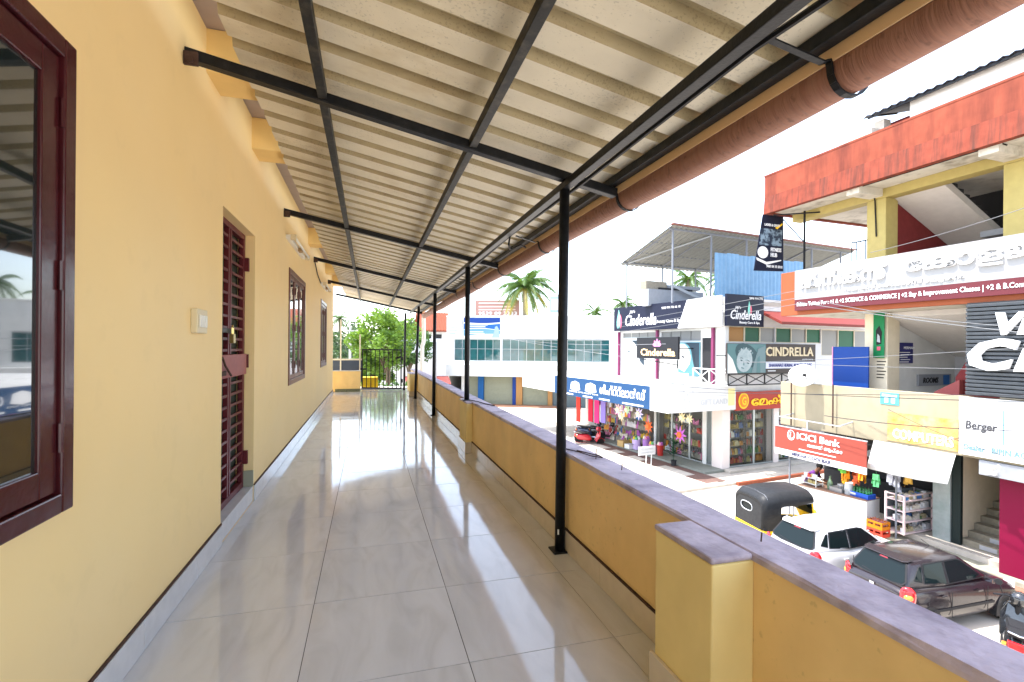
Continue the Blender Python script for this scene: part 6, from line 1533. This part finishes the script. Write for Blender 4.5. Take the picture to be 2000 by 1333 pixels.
# auto rickshaw
rk = local_thing('auto_rickshaw', 'black hooded auto rickshaw with yellow skirt and oval rear window', 'auto rickshaw', Matrix.Translation((11.40, 11.25, GZ)) @ Matrix.Rotation(R(-6), 4, 'Z') @ Matrix.Scale(0.96, 4))
m_hood = mat('black_canvas_hood', (0.020, 0.021, 0.023), 0.45, var=0.15, vscale=5, bump=0.3, bscale=8)
m_ryel = mat('rickshaw_yellow', (0.80, 0.52, 0.02), 0.35)
def arch(x, w_, zt, zb, n=12):
    pts = [(x, -w_, zb)]
    r_ = 0.26
    for k in range(n + 1):
        a = math.pi - math.pi * k / n
        cx = (w_ - r_) * (1 if math.cos(a) > 0 else -1) if abs(math.cos(a)) > 1e-6 else 0
        pts.append((x, cx + r_ * math.cos(a), zt - r_ + r_ * math.sin(a) * (0.9 if abs(cx) else 1.0)))
    pts.append((x, w_, zb))
    return pts
secs = [arch(-1.16, 0.56, 1.42, 0.62), arch(-1.14, 0.60, 1.52, 0.62), arch(-1.0, 0.635, 1.615, 0.62), arch(-0.62, 0.645, 1.665, 0.62), arch(-0.60, 0.645, 1.668, 1.28), arch(0.0, 0.64, 1.69, 1.30), arch(0.42, 0.62, 1.68, 1.34), arch(0.48, 0.60, 1.62, 1.36)]
mb = MB(); n_ = len(secs[0])
for s_ in secs: mb.v += s_
for i in range(len(secs) - 1):
    for k in range(n_ - 1):
        mb.f.append((i * n_ + k, i * n_ + k + 1, (i + 1) * n_ + k + 1, (i + 1) * n_ + k))
hd = obj('hood', mb, m_hood, rk, smooth=True)
hd.modifiers.new('thick', 'SOLIDIFY').thickness = 0.02
for s_ in (secs[2], secs[6]):
    obj('hood_seam', MB().tube([(p[0], p[1] * 1.01, p[2] + 0.012) for p in s_[1:-1]], 0.009, 5), m_grey, rk)
# rear panel with an oval opening
mb = MB(); N = 28
outer = []; inner = []
for k in range(N):
    a = 2 * math.pi * k / N + 0.01
    c, s_ = math.cos(a), math.sin(a)
    inner.append((-1.165, 0.06 + 0.25 * math.copysign(abs(c) ** 0.7, c), 1.14 + 0.12 * math.copysign(abs(s_) ** 0.8, s_)))
    t = 1 / max(abs(c) / 0.585, abs(s_) / (0.42 if s_ > 0 else 0.43))
    y, z = c * t, s_ * t
    if s_ > 0 and abs(y) > 0.40: z = min(z, 0.40 - (abs(y) - 0.40) * 0.75)
    outer.append((-1.155, y, 1.06 + z))
mb.v = outer + inner
for k in range(N):
    mb.f.append((k, (k + 1) % N, N + (k + 1) % N, N + k))
rp = obj('rear_panel', mb, m_hood, rk); rp.modifiers.new('thick', 'SOLIDIFY').thickness = 0.015
obj('window_trim', MB().tube([(p[0] - 0.012, p[1], p[2]) for p in inner + inner[:1]], 0.016, 6), m_lgrey, rk)
obj('rear_window', MB().prism([(p[0] + 0.012, p[1], p[2]) for p in inner], (0.004, 0, 0)), m_cglass, rk)
obj('tub', MB().prism([(-1.17, -0.60, 0.36), (-1.15, -0.64, 0.36), (0.2, -0.66, 0.36), (0.9, -0.42, 0.36), (1.25, -0.12, 0.40), (1.25, 0.12, 0.40), (0.9, 0.42, 0.36), (0.2, 0.66, 0.36), (-1.15, 0.64, 0.36), (-1.17, 0.60, 0.36)], (0, 0, 0.27)), m_ryel, rk, bevel=0.02)
obj('side_panel', MB().box(-1.14, -0.45, -0.645, -0.60, 0.632, 0.70).box(-1.14, -0.45, 0.60, 0.645, 0.632, 0.70).box(-1.15, -1.12, -0.598, 0.598, 0.632, 0.70), m_hood, rk, bevel=0.01)
obj('seat', MB().box(-0.95, -0.5, -0.55, 0.55, 0.5, 0.72).box(-1.08, -0.92, -0.55, 0.55, 0.72, 1.05), m_trim, rk, bevel=0.03)
obj('driver_seat', MB().box(0.0, 0.35, -0.25, 0.25, 0.5, 0.74), m_trim, rk, bevel=0.03)
obj('front_shell', MB().prism([(0.95, -0.40, 0.49), (1.25, -0.12, 0.5), (1.25, 0.12, 0.5), (0.95, 0.40, 0.49)], (-0.25, 0, 0.45)), m_ryel, rk, bevel=0.03)
for sg in (-1, 1):
    obj('pillar', MB().tube([(0.62, sg * 0.46, 0.9), (0.46, sg * 0.58, 1.36)], 0.022, 8), m_ryel, rk)
    obj('pillar', MB().tube([(-0.18, sg * 0.62, 0.5), (-0.18, sg * 0.62, 1.31)], 0.016, 8), m_lgrey, rk)
    obj('hood_rail', MB().tube([(-0.58, sg * 0.655, 1.26), (-0.5, sg * 0.655, 1.29), (0.46, sg * 0.63, 1.345)], 0.014, 6), m_lgrey, rk)
    obj('tail_lamp', MB().box(-1.19, -1.165, sg * 0.5 - 0.05, sg * 0.5 + 0.05, 0.39, 0.47), m_tail, rk, bevel=0.006)
    wheel(rk, -0.72, sg * 0.54, 0.22, 0.10, sg)
wheel(rk, 1.05, 0.0, 0.22, 0.10, 1)
obj('windscreen', MB().prism([(0.64, -0.44, 0.92), (0.64, 0.44, 0.92), (0.48, 0.55, 1.34), (0.48, -0.55, 1.34)], (0.01, 0, 0)), m_cglass, rk)
obj('handlebar', MB().tube([(0.62, -0.28, 0.98), (0.68, 0, 0.92), (0.62, 0.28, 0.98)], 0.015, 6), m_trim, rk)

# scooters: modelled facing +x
def scooter(label, paint, M, seatm=None, rear_box=False):
    s_ = local_thing('scooter', label, 'scooter', M)
    for x in (-0.60, 0.62):
        w_ = wheel(s_, x, 0, 0.215, 0.09, 1)
    hb = MB(); st = [(-0.88, 0.03, 0.50, 0.62), (-0.80, 0.09, 0.42, 0.70), (-0.55, 0.15, 0.36, 0.74), (-0.2, 0.16, 0.32, 0.72), (0.0, 0.13, 0.30, 0.62), (0.08, 0.08, 0.30, 0.45)]
    n_ = 10
    for (x, w2, za, zb) in st:
        for k in range(n_):
            a = 2 * math.pi * k / n_
            hb.v.append((x, w2 * math.cos(a), (za + zb) / 2 + (zb - za) / 2 * math.sin(a)))
    for i in range(len(st) - 1):
        for k in range(n_):
            a = i * n_ + k; b = i * n_ + (k + 1) % n_
            hb.f.append((a, b, b + n_, a + n_))
    hb.f.append(tuple(reversed(range(n_)))); hb.f.append(tuple(range((len(st) - 1) * n_, len(st) * n_)))
    obj('body', hb, paint, s_, smooth=True)
    obj('floorboard', MB().box(-0.02, 0.34, -0.17, 0.17, 0.26, 0.31), m_trim, s_, bevel=0.01)
    obj('front_shield', MB().prism([(0.30, -0.19, 0.28), (0.30, 0.19, 0.28), (0.50, 0.22, 0.62), (0.50, 0.15, 0.86), (0.50, -0.15, 0.86), (0.50, -0.22, 0.62)], (0.06, 0, 0.01)), paint, s_, bevel=0.02)
    obj('front_fender', MB().prism([(0.62 + 0.25 * math.cos(a), -0.07, 0.215 + 0.25 * math.sin(a)) for a in [0.3 + 0.24 * k for k in range(10)]] + [(0.62 + 0.225 * math.cos(a), -0.07, 0.215 + 0.225 * math.sin(a)) for a in [0.3 + 0.24 * k for k in reversed(range(10))]], (0, 0.14, 0)), paint, s_)
    obj('seat', MB().prism([(-0.78, -0.13, 0.745), (-0.05, -0.11, 0.73), (0.0, -0.09, 0.75), (-0.1, -0.11, 0.80), (-0.4, -0.13, 0.80), (-0.6, -0.13, 0.84), (-0.80, -0.11, 0.83)], (0, 0.25, 0)), seatm or m_trim, s_, bevel=0.03)
    obj('steering_column', MB().tube([(0.62, 0, 0.25), (0.52, 0, 0.62), (0.44, 0, 0.95)], 0.035, 8), m_trim, s_)
    obj('handlebar', MB().tube([(0.32, -0.34, 0.98), (0.42, -0.18, 1.0), (0.45, 0, 0.97), (0.42, 0.18, 1.0), (0.32, 0.34, 0.98)], 0.018, 8), m_trim, s_)
    obj('head_cowl', MB().lathe([(0.02, 0.66), (0.09, 0.60), (0.14, 0.48), (0.12, 0.38), (0.03, 0.34)], (0, 0, 0.98), 12, 'x'), paint, s_, smooth=True)
    obj('head_lamp', MB().lathe([(0.001, 0.665), (0.06, 0.655), (0.085, 0.62)], (0, 0, 0.98), 12, 'x', False), m_tail3, s_)
    for sg in (-1, 1):
        obj('mirror', MB().tube([(0.40, sg * 0.22, 1.0), (0.38, sg * 0.28, 1.18)], 0.008, 5).lathe([(0.001, -0.01), (0.055, -0.01), (0.06, 0.01), (0.001, 0.02)], (0.37, sg * 0.30, 1.21), 10, 'x', False), m_trim, s_)
        obj('indicator', MB().box(-0.86, -0.80, sg * 0.15 - 0.03, sg * 0.15 + 0.03, 0.60, 0.65), m_tail2, s_, bevel=0.008)
    obj('tail_lamp', MB().prism([(-0.90, -0.10, 0.60), (-0.90, 0.10, 0.60), (-0.86, 0.12, 0.70), (-0.86, -0.12, 0.70)], (0.05, 0, 0)), m_tail, s_, bevel=0.01)
    obj('rear_mudguard', MB().prism([(-0.86, -0.08, 0.30), (-0.92, -0.08, 0.55), (-0.80, -0.08, 0.58), (-0.72, -0.08, 0.44)], (0, 0.16, 0)), m_trim, s_, bevel=0.01)
    obj('number_plate', MB().box(-0.945, -0.935, -0.10, 0.10, 0.40, 0.52), m_wboard, s_)
    obj('grab_rail', MB().tube([(-0.55, -0.14, 0.78), (-0.88, -0.12, 0.86), (-0.95, 0, 0.87), (-0.88, 0.12, 0.86), (-0.55, 0.14, 0.78)], 0.014, 6), m_chrome, s_)
    obj('exhaust', MB().tube([(-0.2, -0.15, 0.2), (-0.5, -0.17, 0.22), (-0.92, -0.17, 0.28)], [0.025, 0.05, 0.05], 8), m_chrome, s_)
    obj('side_stand', MB().tube([(-0.1, 0.12, 0.28), (-0.14, 0.22, 0.005)], 0.012, 5), m_trim, s_)
    return s_
m_scred = mat('red_scooter_paint', (0.45, 0.015, 0.025), 0.2, coat=0.8)
m_scblk = mat('black_scooter_paint', (0.015, 0.016, 0.018), 0.15, coat=1.0)
m_scblu = mat('navy_scooter_paint', (0.02, 0.03, 0.07), 0.2, coat=0.8)
scooter('red scooter parked on its stand in front of the left shop', m_scred, Matrix.Translation((11.95, 25.2, GZ + 0.0)) @ Matrix.Rotation(R(-8), 4, 'Z') @ Matrix.Rotation(R(7), 4, 'X'))
scooter('dark navy scooter parked just behind the red scooter', m_scblu, Matrix.Translation((12.5, 26.2, GZ + 0.13)) @ Matrix.Rotation(R(-25), 4, 'Z') @ Matrix.Rotation(R(7), 4, 'X'))
scooter('black scooter parked nearest the shop front beyond the red one', m_scblk, Matrix.Translation((13.2, 25.9, GZ + 0.13)) @ Matrix.Rotation(R(-30), 4, 'Z') @ Matrix.Rotation(R(7), 4, 'X'))
scooter('black scooter seen from behind at the lower right corner', m_scblk, Matrix.Translation((10.98, 5.85, GZ)) @ Matrix.Rotation(R(28), 4, 'Z') @ Matrix.Rotation(R(6), 4, 'X'))

# shopkeeper leaning on the left end of the counter
def skinned(name, verts, edges, radii, m_, parent=None, root=0):
    me = bpy.data.meshes.new(name); me.from_pydata(verts, edges, [])
    me.materials.append(m_)
    o = bpy.data.objects.new(name, me); col.objects.link(o)
    if parent is not None: o.parent = parent
    bm = bmesh.new(); bm.from_mesh(me)
    lay = bm.verts.layers.skin.verify()
    bm.verts.ensure_lookup_table()
    for v, r_ in zip(bm.verts, radii):
        v[lay].radius = r_ if isinstance(r_, tuple) else (r_, r_)
    bm.verts[root][lay].use_root = True
    bm.to_mesh(me); bm.free()
    o.modifiers.new('skin', 'SKIN').use_smooth_shade = True
    s_ = o.modifiers.new('sub', 'SUBSURF'); s_.levels = 2; s_.render_levels = 2
    return o
m_skin = mat('brown_skin', (0.16, 0.075, 0.045), 0.5)
m_purp = mat('purple_shirt', (0.11, 0.03, 0.17), 0.8)
x, y, z = onc(-0.06, 0.9)
pm = FR @ Matrix.Translation((14.50, 13.12, GZ)) @ Matrix.Rotation(R(-70), 4, 'Z')
pe = local_thing('person', 'person in a purple shirt leaning over the left end of the counter', 'person', pm)
# local: facing +x; hips at z 0.9, leaning forward
V = [(0, 0, 0.92), (0.06, 0, 1.08), (0.16, 0, 1.26), (0.24, 0, 1.40), (0.30, 0, 1.47), (0.36, 0, 1.54), (0.40, 0, 1.64),
     (0.22, 0.17, 1.38), (0.34, 0.24, 1.16), (0.56, 0.14, 1.13), (0.63, 0.11, 1.14), (0.22, -0.17, 1.38), (0.34, -0.24, 1.16), (0.56, -0.14, 1.13), (0.63, -0.11, 1.14),
     (0.0, 0.10, 0.88), (0.03, 0.11, 0.48), (-0.02, 0.12, 0.08), (0.14, 0.13, 0.04), (0.0, -0.10, 0.88), (0.03, -0.11, 0.48), (-0.02, -0.12, 0.08), (0.14, -0.13, 0.04)]
E_ = [(0, 1), (1, 2), (2, 3), (3, 4), (4, 5), (5, 6), (3, 7), (7, 8), (8, 9), (9, 10), (3, 11), (11, 12), (12, 13), (13, 14), (0, 15), (15, 16), (16, 17), (17, 18), (0, 19), (19, 20), (20, 21), (21, 22)]
Rr = [0.13, 0.135, 0.15, 0.13, 0.055, 0.085, 0.085, 0.065, 0.045, 0.035, 0.028, 0.065, 0.045, 0.035, 0.028, 0.09, 0.06, 0.045, 0.04, 0.09, 0.06, 0.045, 0.04]
skinned('body', V, E_, Rr, m_skin, pe)
obj('shirt', MB(), m_purp, pe)
bpy.data.objects.remove(pe.children[-1])
skinned('shirt', [V[0], V[1], V[2], V[3], (0.275, 0, 1.43), V[7], (0.30, 0.215, 1.24), V[11], (0.30, -0.215, 1.24)], [(0, 1), (1, 2), (2, 3), (3, 4), (3, 5), (5, 6), (3, 7), (7, 8)], [0.155, 0.155, 0.168, 0.148, 0.075, 0.085, 0.068, 0.085, 0.068], m_purp, pe)
skinned('trousers', [(0, 0, 0.90), (0.0, 0.10, 0.86), (0.03, 0.11, 0.48), (-0.02, 0.12, 0.12), (0.0, -0.10, 0.86), (0.03, -0.11, 0.48), (-0.02, -0.12, 0.12)], [(0, 1), (1, 2), (2, 3), (0, 4), (4, 5), (5, 6)], [0.14, 0.11, 0.078, 0.065, 0.11, 0.078, 0.065], mat('dark_trousers', (0.03, 0.03, 0.04), 0.8), pe)
obj('hair', MB().lathe([(0.001, 0.115), (0.06, 0.10), (0.095, 0.05), (0.10, 0.0), (0.09, -0.04)], (0.375, 0, 1.625), 14, 'z', False), mat('black_hair', (0.01, 0.009, 0.009), 0.6), pe, smooth=True)
obj('nose', MB().tube([(0.475, 0, 1.60), (0.492, 0, 1.565), (0.478, 0, 1.555)], [0.010, 0.016, 0.008], 6), m_skin, pe)
for sg in (-1, 1):
    obj('eye', MB().lathe([(0.001, -0.008), (0.011, 0), (0.001, 0.008)], (0.468, sg * 0.033, 1.605), 8, 'x', False), m_ink, pe)
    obj('ear', MB().lathe([(0.001, -0.012), (0.024, 0), (0.001, 0.012)], (0.385, sg * 0.088, 1.59), 8, 'y', False), m_skin, pe)
    for f_ in range(5):
        a0 = Vector((0.64, sg * 0.11, 1.135)); dy = (-0.03 + 0.016 * f_)
        ln = (0.045, 0.075, 0.085, 0.078, 0.06)[f_]
        if f_ == 0: obj('finger', MB().tube([(0.62, sg * 0.11 - sg * 0.02, 1.14), (0.645, sg * 0.11 - sg * 0.05, 1.13), (0.665, sg * 0.11 - sg * 0.06, 1.115)], [0.011, 0.010, 0.007], 6), m_skin, pe)
        else: obj('finger', MB().tube([a0 + Vector((0, dy, 0)), a0 + Vector((ln * 0.6, dy * 1.2, 0.0)), a0 + Vector((ln, dy * 1.3, -0.018))], [0.010, 0.009, 0.006], 6), m_skin, pe)
# ================================================================== plants, poles and overhead wires
def leaf_mat(name, c, c2):
    m = mat(name, c, 0.5, c2=c2, mix=1.0, vscale=1.6, detail=3, spec=0.3)
    n = m.node_tree.nodes; l = m.node_tree.links
    b = n['Principled BSDF']; out = n['Material Output']
    tr = n.new('ShaderNodeBsdfTranslucent'); tr.inputs[0].default_value = (c[0] * 1.6, c[1] * 1.5, c[2], 1)
    mx = n.new('ShaderNodeMixShader'); mx.inputs[0].default_value = 0.3
    l.new(b.outputs[0], mx.inputs[1]); l.new(tr.outputs[0], mx.inputs[2]); l.new(mx.outputs[0], out.inputs[0])
    return m
m_lf = [leaf_mat('leaf_bright', (0.13, 0.23, 0.025), (0.045, 0.10, 0.012)), leaf_mat('leaf_mid', (0.06, 0.13, 0.03), (0.03, 0.07, 0.02)), leaf_mat('leaf_grey_green', (0.08, 0.13, 0.06), (0.04, 0.08, 0.035))]
m_bark = mat('bark', (0.12, 0.09, 0.06), 0.9, var=0.2, vscale=5)
m_palmbark = mat('palm_bark', (0.20, 0.17, 0.13), 0.9, var=0.2, vscale=6)
def tree(label, base, h, rad, zc, m_, n=2600, size=0.22, clumps=26, seed=1, group='trees beyond the gate', trunk=0.22, squash=0.85):
    rnd = random.Random(seed)
    t = thing('tree', label, 'tree', base, group=group)
    B = Vector(base); C = B + Vector((0, 0, zc))
    tips = []
    tk = MB().tube([B, B + Vector((rnd.uniform(-.2, .2), 0, zc * 0.35)), B + Vector((rnd.uniform(-.3, .3), rnd.uniform(-.3, .3), zc * 0.8)), C + Vector((0, 0, rad * 0.3))], [trunk, trunk * 0.8, trunk * 0.55, trunk * 0.15], 8)
    cl = []
    for k in range(clumps):
        u = rnd.uniform(-1, 1); a = rnd.uniform(0, 6.283); s = math.sqrt(1 - u * u); q = rnd.uniform(0.45, 1.0)
        c_ = C + Vector((s * math.cos(a), s * math.sin(a), u * squash)) * rad * q
        cl.append((c_, rad * rnd.uniform(0.20, 0.36)))
        if k < 9:
            tk.tube([B + Vector((0, 0, zc * rnd.uniform(0.55, 0.85))), (C + c_) / 2 - Vector((0, 0, 0.15 * rad)), c_], [trunk * 0.35, trunk * 0.22, trunk * 0.06], 5)
    obj('trunk', tk, m_bark, t)
    mb = MB()
    for k in range(n):
        c_, r_ = cl[rnd.randrange(len(cl))]
        u = rnd.uniform(-1, 1); a = rnd.uniform(0, 6.283); s = math.sqrt(1 - u * u); q = rnd.random() ** 0.45
        p = c_ + Vector((s * math.cos(a), s * math.sin(a), u * 0.8)) * r_ * q
        d = Vector((rnd.gauss(0, 1), rnd.gauss(0, 1), rnd.gauss(-0.2, 0.6))).normalized()
        e = d.cross(Vector((rnd.gauss(0, 1), rnd.gauss(0, 1), rnd.gauss(0, 1)))).normalized()
        L = size * rnd.uniform(0.6, 1.25)
        mb.quad(p - d * L * 0.5, p + e * L * 0.22, p + d * L * 0.5, p - e * L * 0.22)
    obj('crown', mb, m_, t)
    return t
def palm(label, base, h, fl, m_, nf=22, seed=1, group='coconut palms on the skyline', lean=(0, 0), nuts=True, dry=None):
    rnd = random.Random(seed)
    t = thing('palm_tree', label, 'palm', base, group=group)
    B = Vector(base); T = B + Vector((lean[0], lean[1], h))
    obj('trunk', MB().tube([B, B + (T - B) * 0.3 + Vector((0.1, 0, 0)), B + (T - B) * 0.7, T], [0.34, 0.28, 0.24, 0.26], 10), m_palmbark, t)
    for k in range(nf):
        az = 2.399 * k + rnd.uniform(-0.2, 0.2)
        up = 1.25 - 1.75 * (k / nf) + rnd.uniform(-0.12, 0.12)      # young fronds stand up, old ones hang
        d0 = Vector((math.cos(az) * math.cos(up), math.sin(az) * math.cos(up), math.sin(up)))
        L = fl * rnd.uniform(0.85, 1.1) * (0.8 if k < 4 else 1)
        pts = [T]; d = d0.copy(); ns = 9
        for i in range(ns):
            pts.append(pts[-1] + d * L / ns)
            d = (d + Vector((0, 0, -0.20 - 0.06 * (1 - abs(d.z))))).normalized()
        mb = MB().tube(pts, [0.045 * (1 - 0.85 * i / ns) for i in range(ns + 1)], 5)
        side0 = d0.cross(Vector((0, 0, 1)))
        if side0.length < 0.05: side0 = Vector((1, 0, 0))
        side0.normalize()
        for i in range(2, 46):
            s = i / 46 * ns; j = int(s); f = s - j
            p = pts[j].lerp(pts[min(j + 1, ns)], f); dd = (pts[min(j + 1, ns)] - pts[j]).normalized()
            ll = fl * 0.23 * math.sin(math.pi * min(1, (i + 6) / 52)) * rnd.uniform(0.85, 1.1)
            for sg in (-1, 1):
                v = (side0 * sg * 0.8 + dd * 0.55 + Vector((0, 0, -0.45 + rnd.uniform(-0.15, 0.1)))).normalized() * ll
                w_ = dd * 0.034 * fl / 3
                mb.quad(p - w_, p + w_, p + v * 0.6 + w_ * 0.7 + Vector((0, 0, -0.03)), p + v + Vector((0, 0, -0.12 * ll)))
        obj('frond', mb, dry if (dry and k >= nf - 5) else m_, t)
    if nuts:
        for k in range(7):
            a = 0.9 * k
            obj('coconut', MB().lathe([(0.01, -0.13), (0.09, -0.08), (0.11, 0), (0.08, 0.09), (0.01, 0.13)], T + Vector((0.25 * math.cos(a), 0.25 * math.sin(a), -0.3 - 0.05 * (k % 3))), 8), mat('coconut_husk', (0.22, 0.20, 0.05), 0.6), t)
    return t
m_palm = leaf_mat('palm_leaf', (0.07, 0.13, 0.025), (0.035, 0.075, 0.02))
m_palmdry = leaf_mat('palm_leaf_yellowing', (0.32, 0.28, 0.06), (0.16, 0.15, 0.04))
palm('tall coconut palm with drooping yellow fronds above the white building', (17.6, 55, GZ), 12.6, 4.7, m_palm, 30, 3, dry=m_palmdry)
palm('small coconut palm left of the navy parlour sign', (33, 68, GZ), 10.8, 3.0, m_palm, 16, 5, nuts=False)
palm('second small coconut palm just left of the roof shed', (34.5, 62, GZ), 11.6, 3.1, m_palm, 16, 8, nuts=False)
palm('bushy coconut palm seen through the roof shed on its left', (33.5, 46, GZ), 13.0, 3.3, m_palm, 18, 9, nuts=False)
palm('coconut palm seen through the roof shed beside the blue screen', (37, 44.5, GZ), 13.2, 3.2, m_palm, 18, 11, nuts=False)
palm('thin far coconut palm beyond the end wall', (-4.2, 78, GZ), 9.6, 2.2, m_palm, 14, 13, nuts=False)
tree('large bright green tree behind the black gate', (1.0, 33, GZ), 9, 2.35, 5.9, m_lf[0], 6500, 0.30, 34, 2)
tree('leafy green tree between the gate and the far posts', (3.0, 38, GZ), 9, 1.7, 5.4, m_lf[1], 3200, 0.28, 30, 3)
tree('low dark green tree behind the lower gate bars', (2.0, 29, GZ), 5, 1.7, 2.4, m_lf[1], 3000, 0.24, 22, 4)
tree('bright lower branch tree beside the large one', (0.2, 35, GZ), 7, 1.8, 3.9, m_lf[0], 3200, 0.28, 24, 5)
for k, (x, y, r_, zc, lab) in enumerate(((-7.5, 70, 4.2, 5.0, 'grey-green far tree at the left of the end view'), (-2.2, 74, 4.2, 5.2, 'rounded far tree behind the end wall'), (-5.0, 62, 3.0, 3.3, 'low far tree above the end wall sheet'), (1.8, 84, 4.6, 5.5, 'far tree half hidden by the bright green tree'), (7.5, 75, 3.2, 4.5, 'far tree right of the gate behind the small houses'), (5.4, 62, 3.0, 7.2, 'far tree above the red tiled roof'))):
    tree(lab, (x, y, GZ), 8, r_, zc, m_lf[2], 2600, 0.55, 26, 20 + k, trunk=0.3)
tag(obj('far_wood', (lambda: (lambda mb: ([mb.quad(*(lambda p, d, e: (p - d, p + e, p + d, p - e))(Vector((rx, ry, GZ + rz2)), Vector((random.gauss(0, 1), random.gauss(0, 1), random.gauss(0, 1))).normalized() * 0.9, Vector((random.gauss(0, 1), random.gauss(0, 1), random.gauss(0, 1))).normalized() * 0.5)) for rx, ry, rz2 in [(random.uniform(-80, 120), random.uniform(110, 135), (random.random() ** 0.8) * (6.5 + 1.6 * math.sin(random.uniform(0, 60)))) for _ in range(16000)]], mb)[1])(MB()))(), m_lf[2]), 'far belt of grey-green trees on the horizon', 'trees', kind='stuff')

# poles and overhead wires
m_pole = mat('concrete_pole', (0.40, 0.39, 0.37), 0.8, var=0.08, vscale=3)
one('utility_pole', MB().tube([(-1.6, 46, GZ), (-1.6, 46, 3.0)], [0.13, 0.10], 10).box(-2.2, -1.0, 45.95, 46.05, 2.5, 2.6), m_pole, 'grey utility pole seen left of the gate', 'pole')
one('utility_pole', MB().tube([(5.4, 41, GZ), (5.4, 41, 1.6)], [0.07, 0.05], 10), m_pole, 'thin pale pole before the low white shop', 'pole')
m_wire = mat('grey_wire', (0.22, 0.22, 0.23), 0.5); m_wirel = mat('pale_wire', (0.13, 0.135, 0.14), 0.5); m_wired = mat('dark_wire', (0.03, 0.03, 0.035), 0.5)
def wire(a, b, sag, r_, m_, lab):
    a = Vector(a); b = Vector(b); n_ = 18
    pts = [a.lerp(b, i / n_) + Vector((0, 0, -sag * 4 * (i / n_) * (1 - i / n_))) for i in range(n_ + 1)]
    return one('overhead_wire', MB().tube(pts, r_ * 0.75, 5), m_, lab, 'wire', group='overhead wires across the street')
W = [
    ((12.6, 11.92, 2.64), (12.6, 6.47, 1.54), 0.05, 0.014, m_wirel, 'pale cable bundle sagging below the college sign'),
    ((12.7, 11.3, 2.62), (12.7, 6.52, 1.66), 0.1, 0.012, m_wirel, 'second pale cable of the bundle below the college sign'),
    ((12.5, 14.39, 0.7), (12.5, 6.42, 1.26), 0.03, 0.009, m_wirel, 'pale wire crossing in front of the blue board'),
    ((12.5, 14.39, 0.76), (12.5, 6.41, 0.81), 0.03, 0.009, m_wirel, 'pale wire crossing just above the beige parapet'),
    ((12.4, 20.67, -0.45), (12.4, 6.36, 0.19), 0.1, 0.012, m_wired, 'dark wire running along the top of the beige parapet'),
    ((12.4, 20.67, -0.81), (12.4, 6.36, 0.33), 0.06, 0.01, m_wired, 'thin dark wire crossing the gift land sign and dish'),
    ((12.6, 11.01, -0.71), (12.6, 6.46, -0.4), 0.08, 0.013, m_wired, 'dark wire sagging across the orange computer sign'),
    ((12.8, 9.35, -0.33), (12.8, 6.56, -1.07), 0.1, 0.008, m_wired, 'thin wire sloping down to the paint sign'),
    ((12.3, 22.79, 2.47), (12.3, 11.46, 2.96), 0.02, 0.012, m_wirel, 'topmost pale wire rising across the parlour signs'),
    ((12.3, 22.79, 2.26), (12.3, 11.46, 2.74), 0.02, 0.012, m_wirel, 'second pale wire rising across the parlour signs'),
    ((12.3, 22.78, 1.99), (12.3, 11.46, 2.56), 0.02, 0.012, m_wirel, 'lowest pale wire rising across the parlour signs'),
    ((12.9, 9.93, 3.8), (12.9, 6.64, 4.14), 0.05, 0.01, m_wirel, 'pale wire rising across the dark red stair wall'),
    ((12.0, 43.62, 2.08), (12.0, 18.0, 1.38), 0.25, 0.012, m_wire, 'thin wire crossing the teal window band'),
    ((11.5, 63.25, 3.74), (11.5, 19.62, 0.74), 0.25, 0.012, m_wire, 'slack wire crossing before the white building'),
    ((12.9, 10.03, -1.36), (12.9, 6.61, -0.12), 0.25, 0.008, m_wired, 'slack thin wire looping over the paint sign'),
]
for w_ in W:
    wire(*w_)
